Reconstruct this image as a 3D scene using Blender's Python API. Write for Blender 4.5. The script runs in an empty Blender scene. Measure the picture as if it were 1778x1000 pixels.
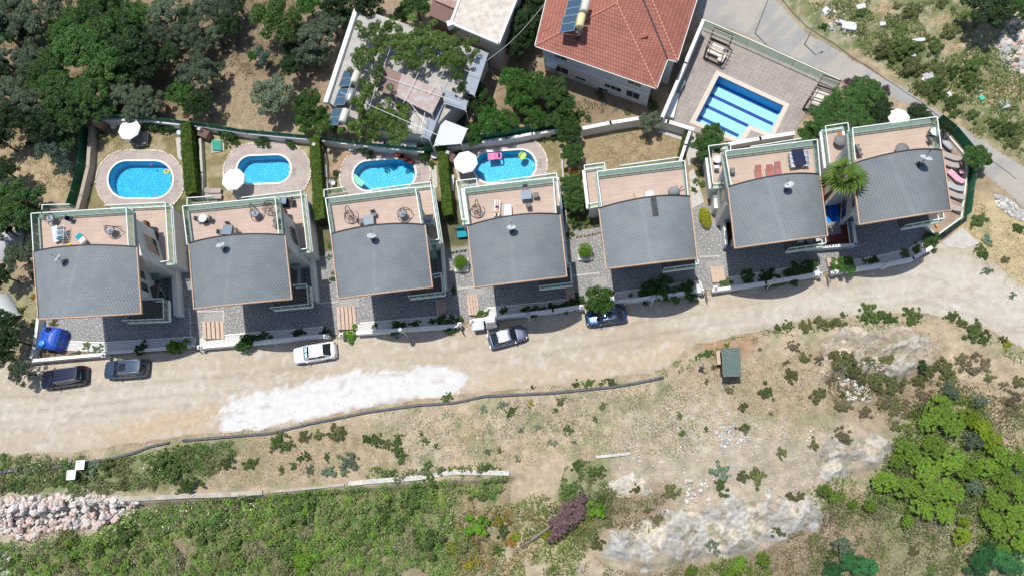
import bpy, math, random
import numpy as np
from mathutils import Vector, Matrix
random.seed(7)
RS = np.random.RandomState(11)
R = math.radians

# ---------------------------------------------------------------- camera, sky, sun, exposure
F, CX, CY, H = 1200.0, 889.0, 500.0, 72.5
NADIR, ANTI = (1005.0, 860.0), (1220.0, 1160.0)      # where the plumb line and the sun's shadow line meet the picture
_n = Vector(((NADIR[0]-CX)/F, (CY-NADIR[1])/F, -1)).normalized()
_Z = -_n
_X = (Vector((1, 0, 0)) - _Z*_Z.x).normalized()
_Y = _Z.cross(_X)
MC = Matrix((_X, _Y, _Z))
scene = bpy.context.scene
col = scene.collection
cam = bpy.data.cameras.new('camera'); camo = bpy.data.objects.new('camera', cam); col.objects.link(camo)
cam.sensor_width = 36.0; cam.lens = F/1778*36; cam.clip_start = 1; cam.clip_end = 3000
camo.matrix_world = Matrix.Translation((0, 0, H)) @ MC.to_4x4()
scene.camera = camo
_s = (MC @ Vector(((ANTI[0]-CX)/F, (CY-ANTI[1])/F, -1))).normalized()
SUN = -_s
elev = math.asin(SUN.z); azim = math.atan2(SUN.x, SUN.y)
w = bpy.data.worlds.new('World'); scene.world = w; w.use_nodes = True
nt = w.node_tree; bg = nt.nodes['Background']
sky = nt.nodes.new('ShaderNodeTexSky'); sky.sky_type = 'NISHITA'; sky.sun_disc = False
sky.sun_elevation = elev; sky.sun_rotation = azim; sky.altitude = 100; sky.air_density = 1.0
nt.links.new(sky.outputs[0], bg.inputs[0]); bg.inputs[1].default_value = 0.12
sl = bpy.data.lights.new('sun', 'SUN'); sl.energy = 4.15; sl.angle = R(0.5); sl.color = (1.0, 0.965, 0.90)
so = bpy.data.objects.new('sun', sl); col.objects.link(so)
so.rotation_euler = SUN.to_track_quat('Z', 'Y').to_euler(); so.location = (0, 0, 120)
vs = scene.view_settings
vs.view_transform = 'Standard'; vs.look = 'None'; vs.exposure = 0.0; vs.gamma = 1; vs.use_curve_mapping = False
scene.cycles.max_bounces = 6; scene.cycles.transparent_max_bounces = 12
scene.cycles.diffuse_bounces = 3; scene.cycles.glossy_bounces = 3
scene.cycles.use_denoising = True

def W(px, py, z=0.0):
    d = MC @ Vector(((px-CX)/F, (CY-py)/F, -1))
    t = (z-H)/d.z
    return Vector((d.x*t, d.y*t, z))
MN = np.array(MC)
def projn(X, Y, Z):
    P = np.stack([X, Y, Z-H], -1) @ MN
    return CX-F*P[..., 0]/P[..., 2], CY+F*P[..., 1]/P[..., 2]

# ---------------------------------------------------------------- noise
_T = RS.rand(256, 256)
def vn(x, y, s=0):
    x = np.asarray(x, float)+s*17.3; y = np.asarray(y, float)+s*9.7
    xi = np.floor(x).astype(int); yi = np.floor(y).astype(int)
    fx = x-xi; fy = y-yi; fx = fx*fx*(3-2*fx); fy = fy*fy*(3-2*fy)
    a = _T[xi & 255, yi & 255]; b = _T[(xi+1) & 255, yi & 255]; c = _T[xi & 255, (yi+1) & 255]; d = _T[(xi+1) & 255, (yi+1) & 255]
    return (a*(1-fx)+b*fx)*(1-fy)+(c*(1-fx)+d*fx)*fy
def fbm(x, y, o=4, s=0):
    r = 0; a = .5
    for i in range(o):
        r = r+a*vn(x*2**i, y*2**i, s+i); a *= .5
    return r/(1-.5**o)
def sst(a, b, x):
    t = np.clip((x-a)/(b-a), 0, 1); return t*t*(3-2*t)

# ---------------------------------------------------------------- terrain height
EDGE = [(-60, 800), (0, 792), (120, 787), (230, 772), (330, 757), (400, 752), (480, 746), (600, 718), (800, 688), (1000, 668), (1150, 648), (1205, 605), (1300, 580), (1400, 560), (1500, 548), (1600, 545), (1700, 572), (1778, 606), (1900, 680)]
_e = [W(a, b) for a, b in EDGE]; EX = np.array([p.x for p in _e]); EY = np.array([p.y for p in _e])
WL = [(-60, 900), (0, 893), (190, 872), (320, 866), (455, 858), (605, 846), (885, 826), (1000, 810), (1093, 793), (1150, 780)]
_e = [W(a, b, -1.5) for a, b in WL]; WX = np.array([p.x for p in _e]); WY = np.array([p.y for p in _e])
AR = [(1340, -40), (1350, 0), (1400, 55), (1480, 102), (1560, 148), (1660, 215), (1778, 290), (1900, 370)]
_e = [W(a, b) for a, b in AR]; AX = np.array([p.x for p in _e]); AY = np.array([p.y for p in _e])
ROCK = [(1050, 930), (1130, 915), (1210, 880), (1290, 850), (1400, 870), (1430, 900), (1330, 945), (1240, 965), (1120, 985), (1060, 960)]
ROCK2 = [(1400, 800), (1430, 760), (1500, 740), (1560, 765), (1520, 810), (1430, 835)]
ROCK3 = [(1440, 570), (1560, 560), (1640, 600), (1620, 640), (1540, 655), (1480, 640), (1420, 660), (1430, 610)]

def inpoly(px, py, poly):
    """signed distance in picture units, positive inside"""
    d2 = np.full(np.shape(px), 1e12); ins = np.zeros(np.shape(px), bool)
    n = len(poly)
    for i in range(n):
        ax, ay = poly[i]; bx, by = poly[(i+1) % n]
        ex, ey = bx-ax, by-ay
        t = np.clip(((px-ax)*ex+(py-ay)*ey)/(ex*ex+ey*ey+1e-9), 0, 1)
        d2 = np.minimum(d2, (px-ax-t*ex)**2+(py-ay-t*ey)**2)
        c = ((ay > py) != (by > py)) & (px < (bx-ax)*(py-ay)/((by-ay) if by != ay else 1e-9)+ax)
        ins ^= c
    d = np.sqrt(d2)
    return np.where(ins, d, -d)

def hz(x, y):
    x = np.asarray(x, float); y = np.asarray(y, float)
    d = np.interp(x, EX, EY)-y
    s = sst(0, 3, d)
    z = -.035-.13*np.maximum(d-.6, 0)*s
    d2 = np.interp(x, WX, WY)-y
    z = z-1.3*sst(-.05, .7, d2)*sst(-5, -8, x)
    z = z-.06*np.maximum(d2, 0)
    xr = sst(8, 25, x)*s
    z = z+xr*1.1*(fbm(x*.13, y*.13, 3, 5)-.4)
    z = z+s*.5*(fbm(x*.35, y*.35, 4, 2)-.5)
    px, py = projn(x, y, z)
    rk = np.zeros(np.shape(x))
    for poly in (ROCK, ROCK2, ROCK3):
        rk = np.maximum(rk, sst(-8, 14, inpoly(px, py, poly)))
    rg = 1-np.abs(2*fbm(x*.3+y*.12, y*.5, 4, 9)-1)
    z = z+rk*(1.0*(rg-.55)+.3)
    d3 = y-np.interp(x, AX, AY)
    ne = sst(.3, 4, d3)*(x > AX[0])
    z = z+ne*(.05*np.maximum(d3, 0)+.9*(fbm(x*.2, y*.2, 4, 3)-.4))
    return z
POOLCUT = []
def G(px, py, up=0.0):
    z = 0.0
    for _ in range(5):
        p = W(px, py, z+up); z = float(hz(p.x, p.y))
    p = W(px, py, z+up); p.z = z
    return p

# ---------------------------------------------------------------- materials
def newmat(name):
    m = bpy.data.materials.new(name); m.use_nodes = True
    t = m.node_tree; b = t.nodes['Principled BSDF']
    return m, t, b
def N_(t, ty, **k):
    n = t.nodes.new('ShaderNode'+ty)
    for a, v in k.items():
        if a.startswith('i_'): n.inputs[a[2:].replace('_', ' ')].default_value = v
        elif a.startswith('n'): n.inputs[int(a[1:])].default_value = v
        else: setattr(n, a, v)
    return n
def mth(t, op, a, b=None, c=None):
    n = t.nodes.new('ShaderNodeMath'); n.operation = op
    for i, v in enumerate((a, b, c)):
        if v is None: continue
        if isinstance(v, (int, float)): n.inputs[i].default_value = v
        else: t.links.new(v, n.inputs[i])
    return n.outputs[0]
def mixc(t, f, a, b, ty='MIX'):
    n = t.nodes.new('ShaderNodeMix'); n.data_type = 'RGBA'; n.blend_type = ty
    for s, v in ((n.inputs[0], f), (n.inputs[6], a), (n.inputs[7], b)):
        if isinstance(v, (int, float)): s.default_value = v
        elif isinstance(v, (tuple, list)): s.default_value = (*v[:3], 1)
        else: t.links.new(v, s)
    return n.outputs[2]
def noise(t, sc, det=4, vec=None, rough=.55):
    n = N_(t, 'TexNoise'); n.inputs['Scale'].default_value = sc; n.inputs['Detail'].default_value = det; n.inputs['Roughness'].default_value = rough
    if vec is not None: t.links.new(vec, n.inputs['Vector'])
    return n.outputs[0]
def rng(t, v, a, b, c=0., d=1.):
    n = N_(t, 'MapRange'); t.links.new(v, n.inputs[0])
    for i, q in enumerate((a, b, c, d)): n.inputs[i+1].default_value = q
    return n.outputs[0]
def tc(t, k='Object'): return t.nodes.new('ShaderNodeTexCoord').outputs[k]
def bumpn(t, b, hgt, st=.3, dist=.05):
    n = N_(t, 'Bump'); n.inputs['Strength'].default_value = st; n.inputs['Distance'].default_value = dist
    t.links.new(hgt, n.inputs['Height']); t.links.new(n.outputs[0], b.inputs['Normal'])
_MC = {}
def mat(name, c, rough=.7, var=.12, sc=3., bump=0., metal=0., spec=.35, vc=False, speck=None):
    if name in _MC: return _MC[name]
    m, t, b = newmat(name); o = tc(t)
    n1 = noise(t, sc, 5, o); n2 = noise(t, sc*7, 3, o)
    f = mth(t, 'ADD', rng(t, n1, .3, .7, 1-var, 1+var), rng(t, n2, .3, .7, -var*.6, var*.6))
    if vc:
        n3 = noise(t, 22, 4, o, .7); f = mth(t, 'ADD', f, rng(t, n3, .3, .7, -var, var)); n2 = mth(t, 'ADD', n2, mth(t, 'MULTIPLY', n3, .7))
    if vc:
        a = N_(t, 'Attribute', attribute_name='Col'); base = a.outputs[0]
    else:
        g = N_(t, 'RGB'); g.outputs[0].default_value = (*c, 1); base = g.outputs[0]
    k = N_(t, 'VectorMath', operation='SCALE'); t.links.new(base, k.inputs[0]); t.links.new(f, k.inputs['Scale'])
    out = k.outputs[0]
    if speck:
        v = N_(t, 'TexVoronoi'); v.inputs['Scale'].default_value = speck[0]; t.links.new(o, v.inputs['Vector'])
        th = rng(t, noise(t, .4, 3, o), .35, .7, 0, speck[1])
        msk = mth(t, 'LESS_THAN', v.outputs[0], th)
        out = mixc(t, mth(t, 'MULTIPLY', msk, .75), out, speck[2])
    t.links.new(out, b.inputs['Base Color'])
    b.inputs['Roughness'].default_value = rough; b.inputs['Metallic'].default_value = metal
    b.inputs['Specular IOR Level'].default_value = spec
    if bump: bumpn(t, b, n2, bump, .04)
    _MC[name] = m
    return m

def leafmat(name, trans=.3, tint=(1, 1, 1)):
    m = bpy.data.materials.new(name); m.use_nodes = True; t = m.node_tree; t.nodes.clear()
    o = N_(t, 'OutputMaterial'); a = N_(t, 'Attribute', attribute_name='Col')
    oi = N_(t, 'ObjectInfo')
    f = rng(t, oi.outputs['Random'], 0, 1, .75, 1.3)
    k = N_(t, 'VectorMath', operation='SCALE'); t.links.new(a.outputs[0], k.inputs[0]); t.links.new(f, k.inputs['Scale'])
    d = N_(t, 'BsdfPrincipled'); t.links.new(k.outputs[0], d.inputs['Base Color']); d.inputs['Roughness'].default_value = .55; d.inputs['Specular IOR Level'].default_value = .3
    tr = N_(t, 'BsdfTranslucent'); k2 = mixc(t, 1.0, k.outputs[0], (1.5, 1.7, .6), 'MULTIPLY'); t.links.new(k2, tr.inputs[0])
    x = N_(t, 'MixShader'); x.inputs[0].default_value = trans
    t.links.new(d.outputs[0], x.inputs[1]); t.links.new(tr.outputs[0], x.inputs[2]); t.links.new(x.outputs[0], o.inputs[0])
    return m
LEAF = leafmat('leaf')
DRYM = leafmat('dry_stalk', .15)

def glassmat(name, tint, gl=.08, dif=.12, difc=(.55, .75, .65)):
    m = bpy.data.materials.new(name); m.use_nodes = True; t = m.node_tree; t.nodes.clear()
    o = N_(t, 'OutputMaterial'); tr = N_(t, 'BsdfTransparent'); tr.inputs[0].default_value = (*tint, 1)
    g = N_(t, 'BsdfGlossy'); g.inputs['Roughness'].default_value = .05
    d = N_(t, 'BsdfDiffuse'); d.inputs[0].default_value = (*difc, 1)
    x = N_(t, 'MixShader'); x.inputs[0].default_value = dif; t.links.new(tr.outputs[0], x.inputs[1]); t.links.new(d.outputs[0], x.inputs[2])
    y = N_(t, 'MixShader'); y.inputs[0].default_value = gl; t.links.new(x.outputs[0], y.inputs[1]); t.links.new(g.outputs[0], y.inputs[2])
    t.links.new(y.outputs[0], o.inputs[0]); return m
GLASS = glassmat('green_glass', (.76, .89, .83), .05, .10, (.5, .68, .58))
AWN = glassmat('awning_glass', (.45, .68, .6), .1, .15)

def watermat():
    m = bpy.data.materials.new('pool_water'); m.use_nodes = True; t = m.node_tree; t.nodes.clear()
    o = N_(t, 'OutputMaterial'); tr = N_(t, 'BsdfTransparent'); tr.inputs[0].default_value = (.62, .93, .98, 1)
    g = N_(t, 'BsdfGlossy'); g.inputs['Roughness'].default_value = .04
    nz = noise(t, 2.5, 3, tc(t)); b = N_(t, 'Bump'); b.inputs['Strength'].default_value = .25; b.inputs['Distance'].default_value = .1
    t.links.new(nz, b.inputs['Height']); t.links.new(b.outputs[0], g.inputs['Normal'])
    x = N_(t, 'MixShader'); x.inputs[0].default_value = .05; t.links.new(tr.outputs[0], x.inputs[1]); t.links.new(g.outputs[0], x.inputs[2])
    t.links.new(x.outputs[0], o.inputs[0]); return m
WATER = watermat()
def poolfloor(name, base, light, sc=3.2):  # blue pool tile with a web of sunlight caustics painted into its colour
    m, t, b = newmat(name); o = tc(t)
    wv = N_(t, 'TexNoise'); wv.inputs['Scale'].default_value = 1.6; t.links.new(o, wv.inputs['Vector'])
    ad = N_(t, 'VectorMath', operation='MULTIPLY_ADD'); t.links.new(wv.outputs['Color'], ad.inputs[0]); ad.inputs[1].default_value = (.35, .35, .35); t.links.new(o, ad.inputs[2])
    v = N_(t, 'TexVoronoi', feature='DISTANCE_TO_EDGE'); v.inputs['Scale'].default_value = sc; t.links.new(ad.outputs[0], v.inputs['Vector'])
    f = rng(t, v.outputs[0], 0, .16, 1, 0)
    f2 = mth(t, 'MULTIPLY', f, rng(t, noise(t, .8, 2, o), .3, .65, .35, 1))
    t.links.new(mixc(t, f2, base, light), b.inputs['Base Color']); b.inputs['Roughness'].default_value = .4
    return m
PFLOOR = poolfloor('pool_tile_caustics', (.012, .40, .64), (.22, .74, .87))
LAPF = mat('lap_tile', (.42, .80, .92), .4, .04); LAPL = mat('lap_line_tile', (.012, .06, .28), .4, .1)

def shingle():
    m, t, b = newmat('roof_shingle'); uv = N_(t, 'UVMap'); s = N_(t, 'SeparateXYZ'); t.links.new(uv.outputs[0], s.inputs[0])
    v = mth(t, 'DIVIDE', s.outputs[1], .25); row = mth(t, 'FLOOR', v)
    u = mth(t, 'ADD', mth(t, 'DIVIDE', s.outputs[0], .29), mth(t, 'MULTIPLY', mth(t, 'MODULO', mth(t, 'ABSOLUTE', row), 2.0), .5))
    fu = mth(t, 'ABSOLUTE', mth(t, 'SUBTRACT', mth(t, 'FRACT', u), .5)); fv = mth(t, 'ABSOLUTE', mth(t, 'SUBTRACT', mth(t, 'FRACT', v), .5))
    dot = mth(t, 'MULTIPLY', rng(t, fu, .17, .25, 1, 0), rng(t, fv, .22, .32, 1, 0))
    seam = mth(t, 'GREATER_THAN', mth(t, 'ABSOLUTE', mth(t, 'SUBTRACT', s.outputs[0], 4.0)), .2)
    dot = mth(t, 'MULTIPLY', dot, seam)
    o = tc(t); n = noise(t, .7, 4, o); n2 = noise(t, 9, 3, o)
    base = mixc(t, rng(t, n, .3, .7), (.18, .20, .215), (.23, .245, .255))
    base = mixc(t, rng(t, n2, .35, .65, 0, .2), base, (.15, .17, .19))
    base = mixc(t, rng(t, noise(t, .25, 5, o, .65), .5, .72, 0, .55), base, (.14, .155, .165)); base = mixc(t, rng(t, noise(t, 1.7, 5, o, .7), .6, .75, 0, .4), base, (.30, .31, .29))
    oi = N_(t, 'ObjectInfo'); kk = N_(t, 'VectorMath', operation='SCALE'); t.links.new(base, kk.inputs[0]); t.links.new(rng(t, oi.outputs['Random'], 0, 1, .92, 1.08), kk.inputs['Scale']); base = kk.outputs[0]
    t.links.new(mixc(t, mth(t, 'MULTIPLY', dot, rng(t, noise(t, .45, 3, o), .3, .7, .35, .7)), base, (.08, .095, .115)), b.inputs['Base Color'])
    b.inputs['Roughness'].default_value = .8; b.inputs['Specular IOR Level'].default_value = .3
    bumpn(t, b, dot, .3, .02); return m
SHING = shingle()
def brickm(name, c1, c2, mo, w_, h_, ms=.02, off=.5, var=.15, rough=.7):
    m, t, b = newmat(name); uv = N_(t, 'UVMap'); n = N_(t, 'TexBrick'); t.links.new(uv.outputs[0], n.inputs['Vector'])
    n.offset = off; n.inputs['Color1'].default_value = (*c1, 1); n.inputs['Color2'].default_value = (*c2, 1); n.inputs['Mortar'].default_value = (*mo, 1)
    n.inputs['Scale'].default_value = 1; n.inputs['Mortar Size'].default_value = ms; n.inputs['Brick Width'].default_value = w_; n.inputs['Row Height'].default_value = h_
    o = tc(t); f = rng(t, noise(t, 1.2, 5, o), .3, .7, 1-var, 1+var)
    f = mth(t, 'MULTIPLY', f, rng(t, noise(t, .3, 5, o, .65), .45, .75, 1, .80)); f = mth(t, 'MULTIPLY', f, rng(t, noise(t, 6, 4, o, .7), .3, .7, .93, 1.07))
    k = N_(t, 'VectorMath', operation='SCALE'); t.links.new(n.outputs[0], k.inputs[0]); t.links.new(f, k.inputs['Scale'])
    t.links.new(k.outputs[0], b.inputs['Base Color']); b.inputs['Roughness'].default_value = rough; b.inputs['Specular IOR Level'].default_value = .25
    return m
PLANK = brickm('deck_plank', (.555, .43, .355), (.495, .375, .31), (.39, .29, .24), 1.6, .22, .012, .5, .08)
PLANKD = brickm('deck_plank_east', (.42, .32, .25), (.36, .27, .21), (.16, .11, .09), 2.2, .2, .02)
PLANKT = brickm('deck_plank_tan', (.55, .425, .34), (.50, .38, .30), (.40, .30, .24), 1.6, .22, .012, .5, .08)
REDDK = brickm('red_deck_plank', (.20, .065, .045), (.15, .05, .035), (.07, .02, .02), 2.2, .14, .015)
PTILE = brickm('pool_deck_tile', (.47, .395, .36), (.41, .34, .31), (.33, .28, .25), 1.2, .3, .015)
PTILE2 = brickm('terrace_tile', (.345, .29, .265), (.32, .27, .245), (.40, .35, .325), .5, .5, .03, 0.)
LEDGE = mat('ledge_tile', (.33, .36, .34), .8, .1)
STONE = mat('concrete_pale', (.50, .47, .43), .85, .12, 2, .2)
RTILE = brickm('roof_tile_red', (.42, .175, .13), (.37, .145, .11), (.22, .075, .055), .32, .42, .04)
def dotted():
    m, t, b = newmat('dotted_paving'); o = tc(t)
    v = N_(t, 'TexVoronoi', voronoi_dimensions='2D'); v.inputs['Scale'].default_value = 2.7; v.inputs['Randomness'].default_value = .85; t.links.new(o, v.inputs['Vector'])
    ms = mth(t, 'LESS_THAN', v.outputs[0], .15)
    base = mixc(t, rng(t, noise(t, .6, 4, o), .3, .7), (.22, .22, .222), (.27, .265, .26))
    base = mixc(t, rng(t, noise(t, .35, 5, o, .65), .52, .7, 0, .5), base, (.20, .19, .18))
    t.links.new(mixc(t, mth(t, 'MULTIPLY', ms, rng(t, noise(t, 1.2, 3, o), .3, .6, .45, .9)), base, (.68, .65, .58)), b.inputs['Base Color']); b.inputs['Roughness'].default_value = .8
    return m
DOTP = dotted()
def tin(name, c, rust=.0, rc=(.30, .11, .06), sp=.25):
    m, t, b = newmat(name); uv = N_(t, 'UVMap'); s = N_(t, 'SeparateXYZ'); t.links.new(uv.outputs[0], s.inputs[0])
    wv = mth(t, 'SINE', mth(t, 'MULTIPLY', s.outputs[0], 2*math.pi/sp)); o = tc(t)
    f = rng(t, noise(t, 1.3, 5, o), .5-rust*.5, .75-rust*.5)
    c1 = mixc(t, rng(t, wv, -1, 1, 0, .45), c, tuple(x*.6 for x in c))
    t.links.new(mixc(t, mth(t, 'MULTIPLY', f, min(1, rust*1.3)), c1, rc), b.inputs['Base Color']); b.inputs['Roughness'].default_value = .55
    bumpn(t, b, wv, .5, .03); return m
WHITE = mat('white_paint', (.78, .78, .76), .6, .05, 1.5)
WALLW = mat('white_render', (.70, .69, .66), .8, .07, 1.2)
COPPER = mat('copper_fascia', (.50, .34, .24), .6, .12)
DARKF = mat('dark_trim', (.03, .03, .04), .6, .1)
GREYW = mat('grey_render', (.23, .25, .28), .8, .08)
FRAME = mat('white_metal', (.78, .83, .80), .4, .03)
BLACKM = mat('black_metal', (.02, .02, .022), .45, .1)
DGLASS = mat('dark_window_glass', (.02, .03, .04), .08, .05, spec=.8)
PANE = mat('window_pane', (.03, .045, .055), .1, .1, spec=.7)
FABW = mat('white_fabric', (.82, .82, .80), .9, .03)
FABG = mat('grey_fabric', (.22, .21, .21), .9, .06)
FABT = mat('taupe_fabric', (.40, .35, .32), .9, .05)
FABP = mat('pink_fabric', (.80, .38, .50), .9, .05)
FABR = mat('red_brown_fabric', (.27, .06, .05), .9, .08)
FABN = mat('navy_fabric', (.015, .02, .07), .9, .08)
TEAL = mat('teal_fabric', (.02, .30, .38), .9, .08)
WOOD = mat('pale_timber', (.55, .42, .33), .8, .12, 4)
BROWN = mat('brown_timber', (.12, .05, .03), .7, .15, 4)
TRUNK = mat('bark', (.14, .10, .07), .9, .2, 6, .5)
RATTAN = mat('brown_rattan', (.09, .06, .045), .8, .15)
METAL = mat('galvanised_steel', (.50, .52, .53), .35, .1, metal=.6)
CREAM = mat('cream_enamel', (.70, .62, .35), .45, .05)
GREENCL = mat('green_shade_net', (.025, .16, .08), .85, .18, 3)
DISHM = mat('dish_enamel', (.52, .55, .57), .6, .08)
PLASTICB = mat('blue_plastic', (.012, .085, .48), .35, .08, spec=.5)
PLASTICL = mat('light_blue_plastic', (.05, .28, .72), .35, .05)
GREYP = mat('grey_plastic', (.33, .36, .40), .5, .06)

# ---------------------------------------------------------------- mesh helper
BASE = {}
class MB:
    def __init__(s): s.v = []; s.f = []; s.sm = []
    def add(s, vs_, fs, smooth=False):
        k = len(s.v); s.v += [tuple(p) for p in vs_]; s.f += [tuple(i+k for i in f) for f in fs]; s.sm += [smooth]*len(fs)
    def box(s, c, sz, rz=0., M=None):
        x, y, z = (q/2 for q in sz); M = M or Matrix.Rotation(rz, 3, 'Z'); c = Vector(c)
        P = [c+M @ Vector((a*x, b*y, e*z)) for e in (-1, 1) for a, b in ((-1, -1), (1, -1), (1, 1), (-1, 1))]
        s.add(P, [(3, 2, 1, 0), (4, 5, 6, 7), (0, 1, 5, 4), (1, 2, 6, 5), (2, 3, 7, 6), (3, 0, 4, 7)]); return s
    def prism(s, poly, z0, z1):
        P = [Vector((p[0], p[1], 0)) for p in poly]; n = len(P)
        ar = sum(P[i].x*P[(i+1) % n].y-P[(i+1) % n].x*P[i].y for i in range(n))
        if ar < 0: P = P[::-1]
        s.add([(p.x, p.y, z0) for p in P]+[(p.x, p.y, z1) for p in P],
              [tuple(range(n-1, -1, -1)), tuple(range(n, 2*n))]+[(i, (i+1) % n, n+(i+1) % n, n+i) for i in range(n)]); return s
    def bar(s, a, b, w_, h_=None, up=(0, 0, 1)):
        a = Vector(a); b = Vector(b); d = b-a; L = d.length
        if L < 1e-6: return s
        d /= L; u = Vector(up)
        if abs(d.dot(u)) > .98: u = Vector((1, 0, 0))
        y = u.cross(d).normalized(); z = d.cross(y)
        s.box((a+b)/2, (L, w_, h_ or w_), M=Matrix((d, y, z)).transposed()); return s
    def tube(s, pts, r, n=8, caps=True):
        pts = [Vector(p) for p in pts]; rs = r if isinstance(r, (list, tuple)) else [r]*len(pts); V = []; Fs = []
        for i, p in enumerate(pts):
            d = (pts[min(i+1, len(pts)-1)]-pts[max(i-1, 0)]).normalized()
            u = Vector((0, 0, 1)) if abs(d.z) < .9 else Vector((1, 0, 0))
            a = d.cross(u).normalized(); b = a.cross(d)
            V += [p+(a*math.cos(t)+b*math.sin(t))*rs[i] for t in [2*math.pi*k/n for k in range(n)]]
        for i in range(len(pts)-1):
            for k in range(n): Fs.append((i*n+k, i*n+(k+1) % n, (i+1)*n+(k+1) % n, (i+1)*n+k))
        if caps: Fs += [tuple(range(n-1, -1, -1)), tuple(range((len(pts)-1)*n, len(pts)*n))]
        s.add(V, Fs, True); return s
    def lathe(s, prof, n=16, c=(0, 0, 0), M=None):
        V = []; Fs = []; c = Vector(c)
        for r, z in prof:
            for k in range(n):
                p = Vector((r*math.cos(2*math.pi*k/n), r*math.sin(2*math.pi*k/n), z)); V.append(c+(M @ p if M else p))
        for i in range(len(prof)-1):
            for k in range(n): Fs.append((i*n+k, i*n+(k+1) % n, (i+1)*n+(k+1) % n, (i+1)*n+k))
        if prof[0][0] > 1e-4: Fs.append(tuple(range(n-1, -1, -1)))
        if prof[-1][0] > 1e-4: Fs.append(tuple(range((len(prof)-1)*n, len(prof)*n)))
        s.add(V, Fs, True); return s
    def ball(s, c, r, n=12, sc=(1, 1, 1)):
        V = []; Fs = []; m = n//2
        for i in range(m+1):
            a = math.pi*i/m
            for k in range(n):
                b = 2*math.pi*k/n; V.append((c[0]+r*sc[0]*math.sin(a)*math.cos(b), c[1]+r*sc[1]*math.sin(a)*math.sin(b), c[2]+r*sc[2]*math.cos(a)))
        for i in range(m):
            for k in range(n): Fs.append((i*n+k, (i+1)*n+k, (i+1)*n+(k+1) % n, i*n+(k+1) % n))
        s.add(V, Fs, True); return s
    def build(s, name, m, parent=None, local=False, uv=None, kind=None, bevel=0):
        off = Vector((0, 0, 0))
        if parent is not None and not local: off = BASE.get(parent.name, off)
        me = bpy.data.meshes.new(name)
        me.from_pydata([tuple(Vector(p)-off) for p in s.v], [], s.f); me.update()
        me.polygons.foreach_set('use_smooth', s.sm)
        if uv:
            o, du, dv = uv; L = me.uv_layers.new(name='UVMap'); nv = len(me.loops)
            idx = np.empty(nv, int); me.loops.foreach_get('vertex_index', idx)
            co = np.array([tuple(Vector(p)-Vector(o)) for p in s.v])
            q = np.stack([co @ np.array(du), co @ np.array(dv)], -1)[idx]
            L.data.foreach_set('uv', q.ravel().astype(np.float32))
        me.materials.append(m)
        ob = bpy.data.objects.new(name, me); col.objects.link(ob)
        if parent is not None: ob.parent = parent; BASE[ob.name] = off
        if kind: ob['kind'] = kind
        if bevel:
            bm_ = ob.modifiers.new('bevel', 'BEVEL'); bm_.width = bevel; bm_.segments = 2; bm_.limit_method = 'ANGLE'
        return ob
def empty(name, loc=(0, 0, 0), rz=0.):
    o = bpy.data.objects.new(name, None); col.objects.link(o); o.location = loc; o.rotation_euler = (0, 0, rz)
    o.empty_display_size = .3; BASE[o.name] = Vector(loc); return o
def tag(o, label, cat, group=None, kind=None):
    if label: o['label'] = label
    if cat: o['category'] = cat
    if group: o['group'] = group
    if kind: o['kind'] = kind
    return o
def copy_tree(o, parent=None):
    c = o.copy(); col.objects.link(c); c.parent = parent
    if parent is not None: c.matrix_parent_inverse = o.matrix_parent_inverse.copy()
    for ch in [x for x in KIDS.get(o.name, [])]: copy_tree(ch, c)
    return c
KIDS = {}
def reg(o):
    """remember a prototype's children so that copies are quick"""
    for x in list(bpy.data.objects):
        if x.parent is not None: KIDS.setdefault(x.parent.name, [])
    def rec(p):
        KIDS[p.name] = list(p.children)
        for c in p.children: rec(c)
    rec(o); return o
def pl(poly, z=0): return [W(a, b, z) for a, b in poly]

# ---------------------------------------------------------------- automatic words for repeated plants and rocks
LM = [((150, 490), 'the villa furthest left'), ((420, 470), 'the second villa'), ((665, 450), 'the third villa'), ((900, 440), 'the fourth villa'), ((1125, 405), 'the fifth villa'),
      ((1350, 365), 'the sixth villa'), ((1565, 330), 'the seventh villa'), ((245, 312), 'the yellow ring float'), ((660, 200), 'the vine covered building'), ((1070, 80), 'the red roofed house'),
      ((1290, 185), 'the lap pool'), ((1700, 300), 'the asphalt road bend'), ((1267, 630), 'the small green shed'), ((1140, 655), 'the black pipe end'), ((600, 700), 'the white road patch'),
      ((130, 815), 'the two white panels'), ((980, 895), 'the toppled purple tree'), ((110, 890), 'the boulder heap'), ((320, 862), 'the long concrete wall'), ((750, 830), 'the whitewashed wall'),
      ((1065, 790), 'the short concrete beam'), ((1250, 920), 'the white rock outcrop'), ((467, 172), 'the silvery olive tree'), ((1620, 140), 'the roadside rubbish'), ((1640, 560), 'the road bend'), ((40, 60), "the photo's top left corner"), ((1740, 960), "the photo's bottom right corner"), ((30, 960), "the photo's bottom left corner"), ((1600, 700), 'the bright green treetops'), ((550, 950), 'the green thicket')]
ORD = ['nearest', 'second nearest', 'third nearest', 'fourth nearest', 'fifth nearest', 'sixth nearest', 'seventh nearest', 'eighth nearest', 'ninth nearest', 'tenth nearest']+['%dth nearest' % i for i in range(11, 21)]+['21st nearest', '22nd nearest', '23rd nearest']+['%dth nearest' % i for i in range(24, 31)]
AUTO = []
def auto(o, look, cat, px, py, group=None):
    o['category'] = cat
    if group: o['group'] = group
    AUTO.append((o, look, px, py))
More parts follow.
